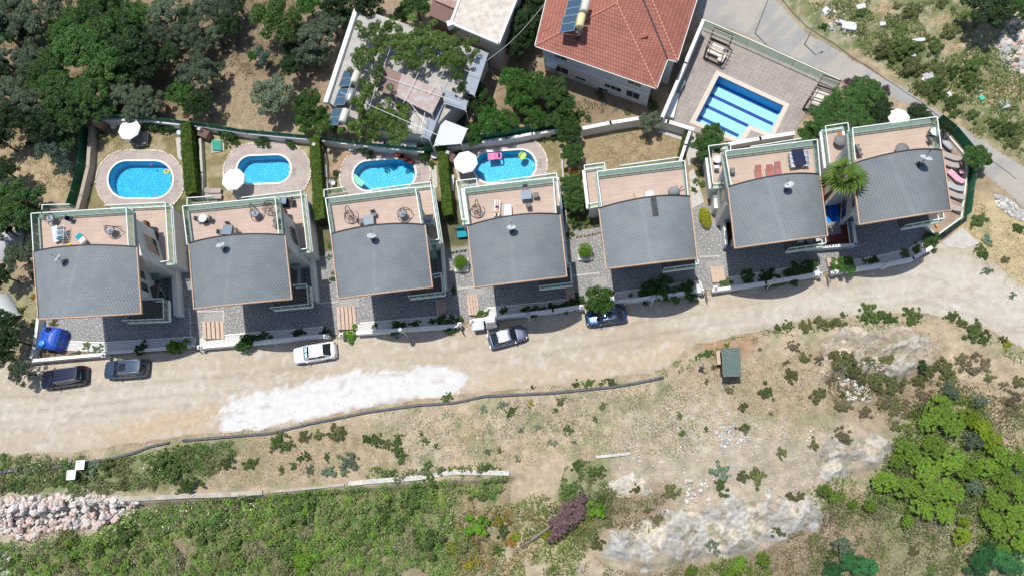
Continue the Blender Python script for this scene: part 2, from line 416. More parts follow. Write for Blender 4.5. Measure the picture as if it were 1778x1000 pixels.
def finish_labels():
    B = {}
    for o, look, px, py in AUTO:
        l = min(LM, key=lambda q: (q[0][0]-px)**2+(q[0][1]-py)**2)
        dx, dy = px-l[0][0], py-l[0][1]
        w_ = ('right of' if dx > 0 else 'left of') if abs(dx) > abs(dy)*1.3 else ('below' if dy > 0 else 'above')
        B.setdefault((look, w_, l[1]), []).append((dx*dx+dy*dy, id(o), o))
    for (look, w_, l), L in B.items():
        L.sort()
        for i, (d, _, o) in enumerate(L):
            if len(L) == 1: o['label'] = f'{look} {w_} {l}'
            else: o['label'] = f'{look} {w_} {l}, {ORD[min(i, len(ORD)-1)]} to it'
# ---------------------------------------------------------------- fast meshes from arrays
def arrmesh(name, V, Fq, colr=None, m=None, smooth=False):
    me = bpy.data.meshes.new(name); nv = len(V); nf = len(Fq); k = Fq.shape[1]
    me.vertices.add(nv); me.vertices.foreach_set('co', np.ascontiguousarray(V, np.float32).ravel())
    me.loops.add(nf*k); me.loops.foreach_set('vertex_index', np.ascontiguousarray(Fq, np.int32).ravel())
    me.polygons.add(nf); me.polygons.foreach_set('loop_start', np.arange(0, nf*k, k, dtype=np.int32))
    me.update(calc_edges=True)
    if smooth: me.polygons.foreach_set('use_smooth', np.ones(nf, bool))
    if colr is not None:
        a = me.color_attributes.new('Col', 'FLOAT_COLOR', 'POINT')
        a.data.foreach_set('color', np.concatenate([colr, np.ones((nv, 1))], 1).astype(np.float32).ravel())
    if m: me.materials.append(m)
    return me
def link(me, name, parent=None, kind=None, loc=None):
    o = bpy.data.objects.new(name, me); col.objects.link(o); o.parent = parent
    if kind: o['kind'] = kind
    if loc is not None: o.location = loc
    BASE[o.name] = Vector((0, 0, 0))
    return o
def gridmesh(name, X, Y, Z, colr, m, kind='structure'):
    ny, nx = X.shape; V = np.stack([X, Y, Z], -1).reshape(-1, 3)
    i = np.arange(ny*nx).reshape(ny, nx)
    Fq = np.stack([i[:-1, :-1], i[:-1, 1:], i[1:, 1:], i[1:, :-1]], -1).reshape(-1, 4)
    return link(arrmesh(name, V, Fq, colr.reshape(-1, 3), m, True), name, kind=kind)
def leaves(c, nrm, size, colr, rs, asp=.5):
    """diamond shaped leaves: centres c, rough normals nrm"""
    n = len(c); a = rs.randn(n, 3); nn = nrm/np.maximum(np.linalg.norm(nrm, axis=1, keepdims=True), 1e-6)
    u = np.cross(nn, a); u /= np.maximum(np.linalg.norm(u, axis=1, keepdims=True), 1e-6); v = np.cross(nn, u)
    s = size.reshape(-1, 1)
    V = np.stack([c-u*s, c-v*s*asp, c+u*s, c+v*s*asp], 1).reshape(-1, 3)
    return V, np.arange(4*n).reshape(n, 4), np.repeat(colr, 4, axis=0)

LAPW = glassmat('clear_water', (.9, .97, 1), .04, 0.0)
# ---------------------------------------------------------------- pools outlines (picture points on the ground)
def stadium(cx, cy, hl, hw, ang, n=14):
    P = []; ca, sa = math.cos(ang), -math.sin(ang); a = hl-hw
    for s in (1, -1):
        for k in range(n+1):
            t = -math.pi/2+math.pi*k/n
            x = s*(a+hw*math.cos(t)); y = -s*hw*math.sin(t)
            P.append((cx+x*ca-y*sa, cy+x*sa+y*ca))
    return P
POOLS = [(stadium(244.5, 312.5, 55.5, 31.5, 0), stadium(244, 315, 77, 53, 0), 3.6),
         (stadium(458.5, 295, 46, 23.5, R(2)), stadium(464, 299, 76, 50, R(3)), 3.4),
         (stadium(667.5, 304, 53.5, 25, R(4)), stadium(669, 305, 79, 50, R(5)), 3.6),
         (stadium(876.5, 289.5, 53, 26, R(4)), stadium(872, 290, 79, 50, R(6)), 3.6)]
LAP = [(1248, 133), (1360, 185), (1337, 232.5), (1299.6, 218), (1284, 243), (1208, 211)]
BLUEP = [(1428, 344), (1451, 344), (1460, 406.5), (1436, 409)]
def grow(P, d):
    c = sum((Vector(p[:2]) for p in P), Vector((0, 0)))/len(P); n = len(P); out = []
    for i in range(n):
        a = Vector(P[i-1][:2]); b = Vector(P[i][:2]); e = Vector(P[(i+1) % n][:2])
        d1 = (b-a).normalized(); d2 = (e-b).normalized(); n1 = Vector((d1.y, -d1.x)); n2 = Vector((d2.y, -d2.x))
        k = (n1+n2); k = k/max(k.length_squared/2, .3)
        out.append(b+k*d)
    ar = sum(P[i][0]*P[(i+1) % n][1]-P[(i+1) % n][0]*P[i][1] for i in range(n))
    if ar < 0:
        return [2*Vector(P[i][:2])-out[i] for i in range(n)]
    return out
CUTS = []
for w_, d_, c_ in POOLS: CUTS.append([tuple(p) for p in grow(pl(w_), .45)])
CUTS.append([tuple(p) for p in grow(pl(LAP), .5)]); CUTS.append([tuple(p) for p in grow(pl(BLUEP), .2)])

# ---------------------------------------------------------------- the ground
def axis(lo, hi, st):
    a = list(np.arange(lo, hi, st)); s = st; x = a[-1]
    while x < 900: s *= 1.35; x += s; a.append(x)
    s = st; x = lo; b = []
    while x > -900: s *= 1.35; x -= s; b.append(x)
    return np.array(b[::-1]+a)
cs = [W(*p) for p in ((-20, -20), (1800, -20), (-20, 1020), (1800, 1020))]
gx = axis(min(p.x for p in cs)-2, max(p.x for p in cs)+2, .3); gy = axis(min(p.y for p in cs)-6, max(p.y for p in cs)+2, .3)
X, Y = np.meshgrid(gx, gy); Z = hz(X, Y)
PX, PY = projn(X, Y, Z)
PXd = PX+14*(fbm(X*.5, Y*.5, 3, 21)-.5)*2; PYd = PY+14*(fbm(X*.5, Y*.5, 3, 33)-.5)*2
C = {'dry': (.36, .285, .19), 'straw': (.42, .33, .20), 'soil': (.44, .355, .25), 'pale': (.54, .475, .385), 'lawn': (.215, .19, .09), 'green': (.10, .16, .045), 'dgreen': (.05, .075, .028),
     'olive': (.24, .25, .13), 'brown': (.22, .165, .11), 'grey': (.405, .345, .265), 'rock': (.60, .575, .53), 'rust': (.33, .17, .09), 'terra': (.36, .235, .17), 'gold': (.46, .375, .22)}
colr = np.empty(X.shape+(3,)); colr[:] = (.31, .24, .16)
def paint(c, w_):
    global colr
    w_ = w_[..., None]; colr = colr*(1-w_)+np.array(C[c] if isinstance(c, str) else c)*w_
def zone(c, poly, soft=8, amt=1., d=1):
    a, b = (PXd, PYd) if d else (PX, PY)
    paint(c, amt*sst(-soft, soft, inpoly(a, b, poly)))
nz = fbm(X*.25, Y*.25, 4, 3); nz2 = fbm(X*.6, Y*.6, 4, 8); nz3 = fbm(X*1.6, Y*1.6, 3, 14)
paint('soil', .55*sst(.45, .62, nz)); paint('brown', .5*sst(.55, .7, nz2))
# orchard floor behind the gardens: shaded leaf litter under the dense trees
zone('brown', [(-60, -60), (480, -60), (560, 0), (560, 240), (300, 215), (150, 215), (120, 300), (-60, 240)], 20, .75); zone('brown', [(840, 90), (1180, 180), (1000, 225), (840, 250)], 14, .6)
zone('straw', [(0, 235), (110, 225), (140, 300), (130, 370), (70, 350), (0, 330)], 12, .5)
zone('dry', [(380, 100), (440, 130), (540, 140), (530, 235), (340, 215), (330, 190)], 14, .7)
zone('olive', [(0, 470), (62, 500), (66, 600), (0, 640)], 12, .5)
for p in ([(150, 215), (335, 225), (335, 395), (120, 360)], [(345, 235), (545, 255), (545, 345), (345, 350)], [(560, 265), (760, 275), (765, 345), (560, 345)], [(780, 260), (1005, 230), (985, 380), (780, 345)]):
    zone('lawn', p, 4, .9, 0)
paint('soil', .55*sst(.5, .62, nz2)*sst(-3, 3, inpoly(PX, PY, [(150, 215), (1005, 215), (985, 400), (120, 380)])))
zone((.33, .255, .155), [(1005, 225), (1120, 203), (1200, 225), (1190, 300), (1015, 310)], 4, .95, 0)
zone('terra', [(588, 262), (615, 265), (600, 320), (565, 300)], 6, .7)
zone('dgreen', [(296, 352), (328, 352), (330, 456), (306, 456)], 5, .8); zone('dgreen', [(536, 352), (570, 352), (580, 440), (545, 442)], 5, .7); zone('dgreen', [(755, 345), (795, 350), (812, 432), (770, 432)], 5, .7); zone('dgreen', [(975, 340), (1030, 340), (1045, 395), (985, 402)], 5, .7)
zone('lawn', [(1180, 240), (1195, 225), (1260, 300), (1262, 370), (1222, 340)], 5, .7)
# hillside right of the asphalt road
d3 = Y-np.interp(X, AX, AY); NE = (d3 > 0) & (X > AX[0]); sNE = sst(-.3, 1.5, d3)*(X > AX[0])
paint('straw', .8*sNE); paint('olive', sNE*.85*sst(.42, .52, nz2)); paint((.12, .16, .055), sNE*.75*sst(.5, .58, nz)); paint('grey', sNE*.6*sst(.56, .66, nz3))
zone('rock', [(1725, 90), (1750, 40), (1790, 20), (1800, 130), (1760, 125)], 8, .8)
zone('gold', [(1640, 440), (1690, 350), (1700, 330), (1800, 395), (1800, 540), (1720, 480)], 10, .9); zone('olive', [(1680, 370), (1720, 385), (1725, 420), (1690, 400)], 8, .5)
# the slope below the dirt road
d = np.interp(X, EX, EY)-Y; sS = sst(-.5, .8, d)
paint('soil', sS*.9); paint('grey', sS*.6*sst(.45, .62, nz)); paint('olive', sS*.6*sst(.52, .63, nz2))
zone('dry', [(330, 760), (600, 730), (700, 760), (640, 830), (230, 860), (220, 800)], 14, .5)
zone('green', [(-20, 785), (120, 800), (330, 765), (420, 760), (400, 800), (330, 850), (250, 850), (180, 860), (-20, 870)], 12, .65)
zone((.25, .21, .13), [(-20, 940), (250, 880), (430, 862), (600, 850), (890, 840), (900, 1050), (-20, 1050)], 8, .85)
zone('dgreen', [(-20, 950), (300, 900), (560, 860), (800, 850), (790, 1050), (-20, 1050)], 14, .0)
zone('grey', [(0, 850), (190, 850), (240, 880), (220, 930), (0, 960)], 10, .9)
zone('soil', [(900, 790), (985, 780), (985, 850), (930, 880), (885, 870)], 6, 1)
zone('soil', [(870, 990), (860, 950), (890, 960), (920, 1010), (800, 1010)], 8, .8); zone('grey', [(800, 890), (830, 875), (870, 900), (850, 930), (815, 920)], 8, .6)
zone('olive', [(985, 800), (1040, 800), (1080, 850), (1060, 920), (980, 950), (960, 860)], 10, .8)
zone('dry', [(1240, 640), (1420, 600), (1500, 560), (1660, 560), (1790, 640), (1790, 800), (1600, 700), (1400, 720), (1260, 730)], 16, .7)
zone('grey', [(1090, 700), (1300, 740), (1420, 750), (1440, 850), (1200, 880), (1060, 830)], 20, .7)
zone('pale', [(1150, 700), (1250, 660), (1290, 720), (1350, 790), (1200, 800)], 26, .35)
zone('brown', [(1420, 600), (1500, 600), (1620, 650), (1640, 720), (1560, 770), (1450, 720)], 16, .5)
zone('brown', [(1100, 850), (1180, 850), (1150, 930), (1040, 930), (1040, 880)], 14, .6)
zone('brown', [(1400, 880), (1480, 860), (1560, 900), (1680, 960), (1700, 1050), (1000, 1050), (1100, 990), (1300, 960)], 16, .65)
zone('olive', [(1560, 720), (1700, 680), (1790, 760), (1790, 1040), (1560, 1040), (1500, 880)], 16, .6)
zone('soil', [(1610, 560), (1640, 560), (1790, 780), (1790, 830), (1690, 720)], 7, .75)
zone('rust', [(1220, 600), (1320, 590), (1310, 620), (1240, 625)], 8, .5)
for pz in (ROCK, ROCK2): zone('grey', pz, 10, .9)
zone('grey', ROCK3, 8, .7); zone('pale', [(1060, 840), (1110, 830), (1120, 860), (1070, 865)], 6, .7)
far = sst(70, 130, np.hypot(X, Y-20)); paint((.30, .26, .15), far)
colr *= (.86+.28*nz3*(1-far)+.14*far)[..., None]; colr *= (.9+.2*fbm(X*.08, Y*.08, 3, 40))[..., None]
Zm = Z.copy()
for cp in CUTS:
    cp_ = np.array(cp); bx = (X > cp_[:, 0].min()-1) & (X < cp_[:, 0].max()+1) & (Y > cp_[:, 1].min()-1) & (Y < cp_[:, 1].max()+1)
    dd = np.full(X.shape, -9.); dd[bx] = inpoly(X[bx], Y[bx], cp); Zm[dd > 0] = -2.6
Zm += .05*(nz3-.5)*sst(0, 2, np.maximum(d, d3*(X > AX[0])))
GMAT = mat('hill_ground', (1, 1, 1), .95, .2, 1.2, .5, vc=True, spec=.1, speck=(5.5, .17, (.62, .58, .52)))
gridmesh('ground', X, Y, Zm, colr, GMAT)

# ---------------------------------------------------------------- roads as sheets that dip under the ground past their edges
def roadsheet(name, poly, zlev, m, painter, st=.3, jit=5):
    q = pl(poly); x0, x1 = min(p.x for p in q)-2, max(p.x for p in q)+2; y0, y1 = min(p.y for p in q)-2, max(p.y for p in q)+2
    A_, B_ = np.meshgrid(np.arange(x0, x1, st), np.arange(y0, y1, st)); p_, r_ = projn(A_, B_, 0*A_)
    pj = p_+jit*(fbm(A_*.7, B_*.7, 3, 4)-.5)*2; rj = r_+jit*(fbm(A_*.7, B_*.7, 3, 6)-.5)*2
    s_ = inpoly(pj, rj, poly); z_ = np.where(s_ > -9, zlev-.12*sst(1, -6, s_), -.35)+.02*(fbm(A_*.5, B_*.5, 3, 2)-.5)*sst(0, 30, s_)
    z_ = np.where(s_ < -9, -1.2, z_)
    c_ = painter(A_, B_, p_, r_)
    keep = s_ > -14
    ny, nx = A_.shape; i = np.arange(ny*nx).reshape(ny, nx)
    Fq = np.stack([i[:-1, :-1], i[:-1, 1:], i[1:, 1:], i[1:, :-1]], -1).reshape(-1, 4)
    kf = keep.ravel()[Fq].all(1); Fq = Fq[kf]; us = np.unique(Fq); mp = -np.ones(ny*nx, int); mp[us] = np.arange(len(us))
    return link(arrmesh(name, np.stack([A_, B_, z_], -1).reshape(-1, 3)[us], mp[Fq], c_.reshape(-1, 3)[us], m, True), name, kind='structure')
WHITEP = [(376, 722), (400, 690), (450, 680), (520, 668), (590, 650), (700, 640), (760, 634), (808, 648), (805, 680), (740, 690), (600, 712), (480, 742), (440, 752), (385, 752)]
def pdirt(x, y, p, r):
    c = np.empty(x.shape+(3,)); c[:] = (.455, .385, .30); n = fbm(x*.18, y*.5, 4, 3); n2 = fbm(x*.8, y*.8, 4, 5); n3 = fbm(x*2, y*2.2, 3, 6)
    def L(cc, w_):
        nonlocal c; c = c*(1-w_[..., None])+np.array(cc)*w_[..., None]
    L((.52, .465, .385), .8*sst(-18, 24, inpoly(p+60*(n-.5), r+26*(n-.5), [(-50, 700), (200, 655), (480, 660), (380, 700), (200, 730), (-50, 760)])))
    L((.50, .40, .285), .8*sst(-12, 12, inpoly(p+30*(n2-.5), r+20*(n2-.5), [(790, 660), (1000, 640), (1180, 585), (1260, 560), (1180, 610), (1120, 640), (960, 660), (800, 686)])))
    L((.50, .37, .24), .6*sst(-10, 10, inpoly(p+30*(n2-.5), r+20*(n2-.5), [(270, 720), (380, 700), (385, 750), (330, 760), (200, 770), (150, 760)])))
    L((.52, .48, .41), .85*sst(-20, 30, inpoly(p+40*(n-.5), r+20*(n-.5), [(1150, 560), (1500, 480), (1650, 430), (1800, 500), (1800, 620), (1600, 545), (1400, 560), (1220, 590)])))
    L((.51, .455, .37), .4*sst(.5, .62, n)); L((.42, .355, .275), .3*sst(.58, .7, n2))
    L((.635, .63, .62), .97*sst(-3, 3, inpoly(p+18*(n3-.5)+26*(n2-.5), r+14*(n3-.5)+12*(n2-.5), WHITEP)))
    tr = np.interp(p, [-60, 60, 340, 800, 1009, 1230, 1422, 1600, 1900], [705, 700, 672, 625, 590, 556, 522, 492, 590]); off = (r-tr)+8*(fbm(x*.1, y*.1, 2, 8)-.5)
    for o1 in (-14, 12, 30): c = c*(1-.17*(np.exp(-((off-o1)/3.5)**2)*sst(.35, .6, fbm(x*.12, y*.12, 3, 51+o1)))[..., None])
    L((.36, .31, .25), .45*sst(.66, .74, fbm(x*.55, y*.9, 4, 61))); L((.62, .60, .56), .35*sst(.62, .72, fbm(x*1.4, y*1.4, 4, 71)))
    return c*(.94+.12*n3)[..., None]
DIRT = [(-60, 632), (60, 632), (178, 620), (340, 608), (570, 590), (800, 572), (1009, 538), (1230, 512), (1422, 484), (1586, 456), (1632, 425), (1690, 425), (1705, 440), (1790, 512), (1900, 600), (1900, 720), (1778, 600), (1700, 565), (1600, 540), (1500, 543), (1400, 554), (1300, 574), (1205, 598), (1150, 640), (1000, 661), (800, 681), (600, 712), (480, 741), (400, 746), (330, 752), (230, 767), (120, 782), (0, 788), (-60, 795)]
DMAT = mat('dust_road', (1, 1, 1), .95, .085, 1.5, .5, vc=True, spec=.1, speck=(6, .2, (.31, .26, .21)))
roadsheet('dirt_road', DIRT, .015, DMAT, pdirt)
ASPH = [(1180, -60), (1203, -5), (1218, 30), (1300, 60), (1460, 138), (1560, 172), (1600, 182), (1645, 215), (1700, 288), (1790, 372), (1900, 470), (1900, 372), (1778, 292), (1660, 217), (1560, 150), (1480, 105), (1400, 60), (1340, -5), (1300, -60)]
def pasph(x, y, p, r):
    c = np.empty(x.shape+(3,)); c[:] = (.335, .325, .31); n = fbm(x*.3, y*.3, 4, 3); n2 = fbm(x*1.2, y*1.2, 3, 7)
    c = c*(.85+.3*n)[..., None]; w_ = .55*sst(.5, .65, fbm((x+y)*.12, (x-y)*.5, 3, 9))[..., None]; c = c*(1-w_)+np.array((.45, .40, .33))*w_
    return c*(.94+.12*n2)[..., None]
AMAT = mat('worn_asphalt', (1, 1, 1), .9, .06, 3, .3, vc=True, spec=.15)
roadsheet('asphalt_road', ASPH, .015, AMAT, pasph, .4, 4)
# crack lines in the old asphalt
mb = MB()
for P in ([(1352, -5), (1400, 45), (1470, 92), (1530, 132), (1590, 172), (1650, 215), (1700, 262), (1778, 320)],):
    Q = [W(a+random.uniform(-1.5, 1.5), b+random.uniform(-1, 1), .045) for a, b in [(P[i][0]+(P[i+1][0]-P[i][0])*k/6, P[i][1]+(P[i+1][1]-P[i][1])*k/6) for i in range(len(P)-1) for k in range(6)]]
    for a, b in zip(Q, Q[1:]): mb.bar(a, b, .07, .006)
mb.build('road_joint', mat('tar', (.13, .125, .12), .8), kind='structure')

# ---------------------------------------------------------------- bare limestone outcrops, finely broken surfaces
def outcrop(poly, seed, tone):
    q = [G(a, b) for a, b in poly]; x0, x1 = min(p.x for p in q)-2, max(p.x for p in q)+2; y0, y1 = min(p.y for p in q)-2, max(p.y for p in q)+2
    A_, B_ = np.meshgrid(np.arange(x0, x1, .11), np.arange(y0, y1, .11)); h_ = hz(A_, B_); p_, r_ = projn(A_, B_, h_)
    pj = p_+46*(fbm(A_*.35, B_*.35, 4, seed)-.5)*2; rj = r_+30*(fbm(A_*.45, B_*.45, 4, seed+5)-.5)*2
    s_ = inpoly(pj, rj, poly); u_ = A_*.86+B_*.5; w2 = -A_*.5+B_*.86
    r1 = 1-np.abs(2*fbm(u_*.35, w2*.9, 5, seed+1)-1); r2 = 1-np.abs(2*fbm(u_*.9, w2*2.6, 4, seed+2)-1); f3 = fbm(A_*4, B_*4, 3, seed+3)
    steps_ = np.floor(w2*.9+1.5*fbm(A_*.3, B_*.3, 3, seed))*.22
    z_ = h_+.03-.5*sst(4, -5, s_)+sst(0, 26, s_)*(.30*(r1-.55)+.26*(r2-.5)+.09*(f3-.5)+.22*(fbm(steps_*3+A_*.2, B_*.2, 2, seed)-.4))
    z_ = np.where(s_ < -6, h_-1, z_); n_ = fbm(A_*.5, B_*.5, 4, seed+8); c_ = np.empty(A_.shape+(3,)); c_[:] = tone
    def L(cc, w_): c_[:] = c_*(1-w_[..., None])+np.array(cc)*w_[..., None]
    L((.60, .52, .40), .8*sst(.52, .62, n_)); L((.30, .30, .29), .8*sst(.55, .42, r2)); L((.28, .27, .17), .7*sst(.62, .7, fbm(A_*.8, B_*.8, 4, seed+21))); L((.54, .53, .50), .55*sst(.8, .95, r1)); L((.30, .25, .18), .8*sst(.6, .7, fbm(A_*1.3, B_*1.3, 4, seed+11))); c_ *= (.8+.4*f3)[..., None]
    keep = s_ > -9; ny, nx = A_.shape; i = np.arange(ny*nx).reshape(ny, nx); Fq = np.stack([i[:-1, :-1], i[:-1, 1:], i[1:, 1:], i[1:, :-1]], -1).reshape(-1, 4)
    Fq = Fq[keep.ravel()[Fq].all(1)]; us = np.unique(Fq); mp = -np.ones(ny*nx, int); mp[us] = np.arange(len(us))
    link(arrmesh('rock_outcrop', np.stack([A_, B_, z_], -1).reshape(-1, 3)[us], mp[Fq], c_.reshape(-1, 3)[us], mat('limestone', (1, 1, 1), .95, .2, 2, .7, vc=True, spec=.1)), 'rock_outcrop', kind='structure')
outcrop(ROCK, 3, (.385, .36, .315)); outcrop(ROCK2, 23, (.35, .32, .27)); outcrop(ROCK3, 43, (.38, .32, .25)); outcrop([(1062, 838), (1090, 825), (1118, 832), (1122, 860), (1080, 868)], 53, (.55, .5, .45))
# ---------------------------------------------------------------- paving
YARD = [(66, 540), (70, 603), (180, 606), (340, 598), (351, 600), (570, 582), (620, 578), (792, 564), (821, 556), (960, 538), (1009, 531), (1065, 525), (1216, 505), (1238, 503), (1422, 474), (1540, 458), (1586, 447), (1612, 430), (1604, 402), (1592, 380), (1500, 370), (1465, 385), (1400, 390), (1265, 410), (1262, 368), (1222, 352), (1190, 368), (1040, 396), (985, 402), (815, 428), (768, 434), (580, 436), (545, 442), (330, 460), (304, 462), (240, 470)]
MB().prism(pl(YARD), -.3, .05).build('paved_yard', DOTP, kind='structure')
def strip(poly, w_, z0, z1, name, m, kind='structure', lift=None, **k):
    mb = MB()
    for a, b in zip(poly, poly[1:]):
        p, q = W(*a), W(*b); d_ = (q-p).normalized()
        mb.bar(p-d_*w_*.35+Vector((0, 0, (z0+z1)/2)), q+d_*w_*.35+Vector((0, 0, (z0+z1)/2)), w_, z1-z0); z1 += .0017
    return mb.build(name, m, kind=kind, **k)
WGRAV = mat('white_gravel', (.60, .60, .59), .9, .14, 6, .5, speck=(7, .2, (.25, .24, .22)))
for P in ([(110, 601), (178, 604), (336, 594)], [(352, 594), (450, 586), (568, 576)], [(626, 570), (790, 556)], [(846, 544), (960, 532), (1004, 525)], [(1068, 518), (1214, 497)], [(1262, 492), (1416, 467)], [(1470, 464), (1535, 452), (1580, 441), (1606, 424)]):
    strip(P, .95, 0, .062, 'gravel_bed', WGRAV)
    strip([(a, b-9) for a, b in P], .14, 0, .09, 'bed_kerb', WHITE)
for P in ([(66, 545), (240, 540), (330, 536)], [(330, 536), (332, 597)], [(340, 541), (388, 540), (390, 597)], [(540, 528), (588, 524)], [(765, 505), (826, 498)], [(985, 480), (1040, 474)], [(1215, 446), (1250, 445)]):
    strip(P, .16, 0, .066, 'paving_border', mat('pale_border', (.52, .49, .44), .8))
for P in ([(354, 545), (387, 543), (388, 558), (355, 560)], [(588, 520), (622, 517), (626, 533), (590, 535)], [(812, 500), (840, 497), (842, 512), (815, 514)], [(1030, 484), (1052, 480), (1055, 496), (1032, 500)], [(1225, 455), (1254, 452), (1256, 463), (1228, 466)]):
    MB().prism(pl(P), 0, .072).build('entrance_slab', mat('grey_slab', (.34, .33, .32), .8, .1), kind='structure')
for P, mm in (([(1196, 300), (1204, 293), (1222, 350), (1221, 378), (1203, 378)], STONE), ([(1634, 421), (1671, 396), (1701, 423), (1672, 433), (1645, 428)], STONE), ([(1150, 213), (1200, 226), (1222, 252), (1196, 290), (1186, 245), (1140, 230)], STONE)):
    MB().prism(pl(P), -.2, .045).build('concrete_path', mm, kind='structure')

# ---------------------------------------------------------------- pools
def ringmesh(mb, a, b, z):
    """flat ring between two outlines with the same number of points"""
    n = len(a); k = len(mb.v); mb.v += [(p[0], p[1], z) for p in a]+[(p[0], p[1], z) for p in b]
    for i in range(n): mb.f.append((k+i, k+(i+1) % n, k+n+(i+1) % n, k+n+i)); mb.sm.append(False)
def basin(name_lab, wpts, wl, depth, floorm, cop, copm, root, wallm=None, lines=None, uvn=None):
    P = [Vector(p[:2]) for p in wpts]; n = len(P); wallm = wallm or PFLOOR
    mb = MB(); mb.v = [(p.x, p.y, .05) for p in P]+[(p.x, p.y, -depth) for p in P]
    mb.f = [(i, (i+1) % n, n+(i+1) % n, n+i) for i in range(n)]; mb.sm = [False]*n
    mb.build('basin_wall', wallm, root)
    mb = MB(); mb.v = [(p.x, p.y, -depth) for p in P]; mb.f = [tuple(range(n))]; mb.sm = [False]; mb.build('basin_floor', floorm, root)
    o = grow(P, cop); mb = MB(); ringmesh(mb, o, P, .10); ringmesh(mb, o, o, .0)
    k = len(mb.v); mb.v += [(p[0], p[1], .10) for p in o]+[(p[0], p[1], -.1) for p in o]+[(p[0], p[1], .10) for p in P]+[(p[0], p[1], -.1) for p in P]
    for i in range(n):
        j = (i+1) % n; mb.f += [(k+i, k+j, k+n+j, k+n+i), (k+2*n+i, k+2*n+j, k+3*n+j, k+3*n+i)]; mb.sm += [False]*2
    mb.build('coping', copm, root)
    mb = MB(); mb.v = [(p.x, p.y, -wl) for p in P]; mb.f = [tuple(range(n))]; mb.sm = [False]; mb.build('water_surface', LAPW if wl > 1 else WATER, root)
PL = ['oval pool with a yellow ring float, behind the villa furthest left', 'oval pool with a white parasol over its left end', 'oval pool with a pale green board in its corner', 'oval pool with a pink lilo floating along its far edge']
COPW = mat('pool_coping', (.74, .73, .71), .7, .05)
for (wp, dp, cw), lab in zip(POOLS, PL):
    P = pl(wp); c_ = sum(P, Vector())/len(P); root = empty('swimming_pool', (c_.x, c_.y, 0)); tag(root, lab, 'swimming pool', 'oval garden pools')
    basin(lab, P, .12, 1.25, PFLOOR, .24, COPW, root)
    D = pl(dp); I = grow(P, .2); mb = MB(); ringmesh(mb, D, I, .045)
    th = math.atan2(_Y.x, _Y.y)
    mb.build('pool_deck', PTILE, kind='structure', uv=((0, 0, 0), (1, .04, 0), (-.04, 1, 0)))
    mb = MB(); n = len(D); rs = random.Random(5)
    for i in range(n):                            # uneven white stones set round the deck
        a, b = D[i], D[(i+1) % n]; m_ = max(1, int((b-a).length/.27))
        for k in range(m_):
            p = a+(b-a)*((k+.5)/m_)
            if rs.random() < .93: mb.box((p.x, p.y, .05), (rs.uniform(.18, .3), rs.uniform(.12, .24), .1+rs.uniform(0, .05)), math.atan2((b-a).y, (b-a).x)+rs.uniform(-.15, .15))
    mb.build('stone_edging', mat('edging_stone', (.66, .60, .50), .9, .2), kind='structure')
    # ladder at the right end
    e = max(P, key=lambda p: p.x); root2 = empty('pool_ladder', (e.x, e.y, 0)); tag(root2, ['chrome ladder of the leftmost pool', 'chrome ladder of the second pool from the left', 'chrome ladder of the pool with the pale green board', 'chrome ladder of the pool with the pink lilo'][PL.index(lab)], 'pool ladder', 'pool ladders')
    for s in (-.28, .28):
        MB().tube([e+Vector((-.25, s, -.9)), e+Vector((-.22, s, .2)), e+Vector((0, s, .62)), e+Vector((.42, s, .75)), e+Vector((.62, s, .55)), e+Vector((.62, s, .04))], .022, 6).build('handrail', METAL, root2)
    for k in range(3): MB().bar(e+Vector((-.24, -.28, -.2-.25*k)), e+Vector((-.24, .28, -.2-.25*k)), .08, .03).build('rung', METAL, root2)
# lap pool on the tiled terrace
P = pl(LAP); c_ = sum(P, Vector())/len(P)
root = empty('lap_pool', (c_.x, c_.y, 0)); tag(root, 'L shaped lap pool with navy lane lines on the tiled terrace', 'swimming pool')
basin('', P, 1.25, 1.5, LAPF, .55, mat('travertine', (.62, .54, .46), .8, .08), root, wallm=mat('blue_lap_wall', (.03, .33, .66), .4, .08))
u = (P[1]-P[0]).normalized(); v = Vector((-u.y, u.x, 0)); wd = (P[2]-P[1]).length
for f in (.02, .26, .5, .76):
    a = P[0].lerp(P[5], f); L = (P[1]-P[0]).length*.985 if f < .6 else (P[1]-P[0]).length*.62
    s = a+u*.08; e = a+u*L; mb = MB(); mb.bar(s+Vector((0, 0, -1.49)), e+Vector((0, 0, -1.49)), .42, .012); mb.build('lane_line', LAPL, root)
a = P[0]; mb = MB()
for k in range(7): p = P[0].lerp(P[5], .1+.13*k)+u*.02; mb.box((p.x, p.y, -.55), (.03, .5, 1.4), math.atan2(u.y, u.x))
mb.build('wall_stripe', LAPL, root)
TERR = [(1223, 37), (1458, 141), (1430, 176), (1405, 190), (1376, 232), (1300, 247), (1255, 246), (1200, 228), (1152, 208)]
I = grow(P, .5); q = pl(TERR)
mb = MB()
import bmesh
def holed(name, outer, inner, z, m, uv=None, kind='structure'):
    bm = bmesh.new(); o_ = [bm.verts.new((p[0], p[1], z)) for p in outer]; i_ = [bm.verts.new((p[0], p[1], z)) for p in inner]
    es = [bm.edges.new((o_[k], o_[(k+1) % len(o_)])) for k in range(len(o_))]+[bm.edges.new((i_[k], i_[(k+1) % len(i_)])) for k in range(len(i_))]
    bmesh.ops.triangle_fill(bm, edges=es, use_beauty=True)
    for f_ in bm.faces:
        if f_.normal.z < 0: f_.normal_flip()
    h = MB(); h.v = [tuple(v_.co) for v_ in bm.verts]; bm.verts.index_update(); h.f = [tuple(v_.index for v_ in f_.verts) for f_ in bm.faces]; h.sm = [False]*len(h.f); bm.free()
    return h.build(name, m, kind=kind, uv=uv)
holed('pool_terrace', q, I, .05, PTILE2, ((0, 0, 0), tuple(u), tuple(v)))
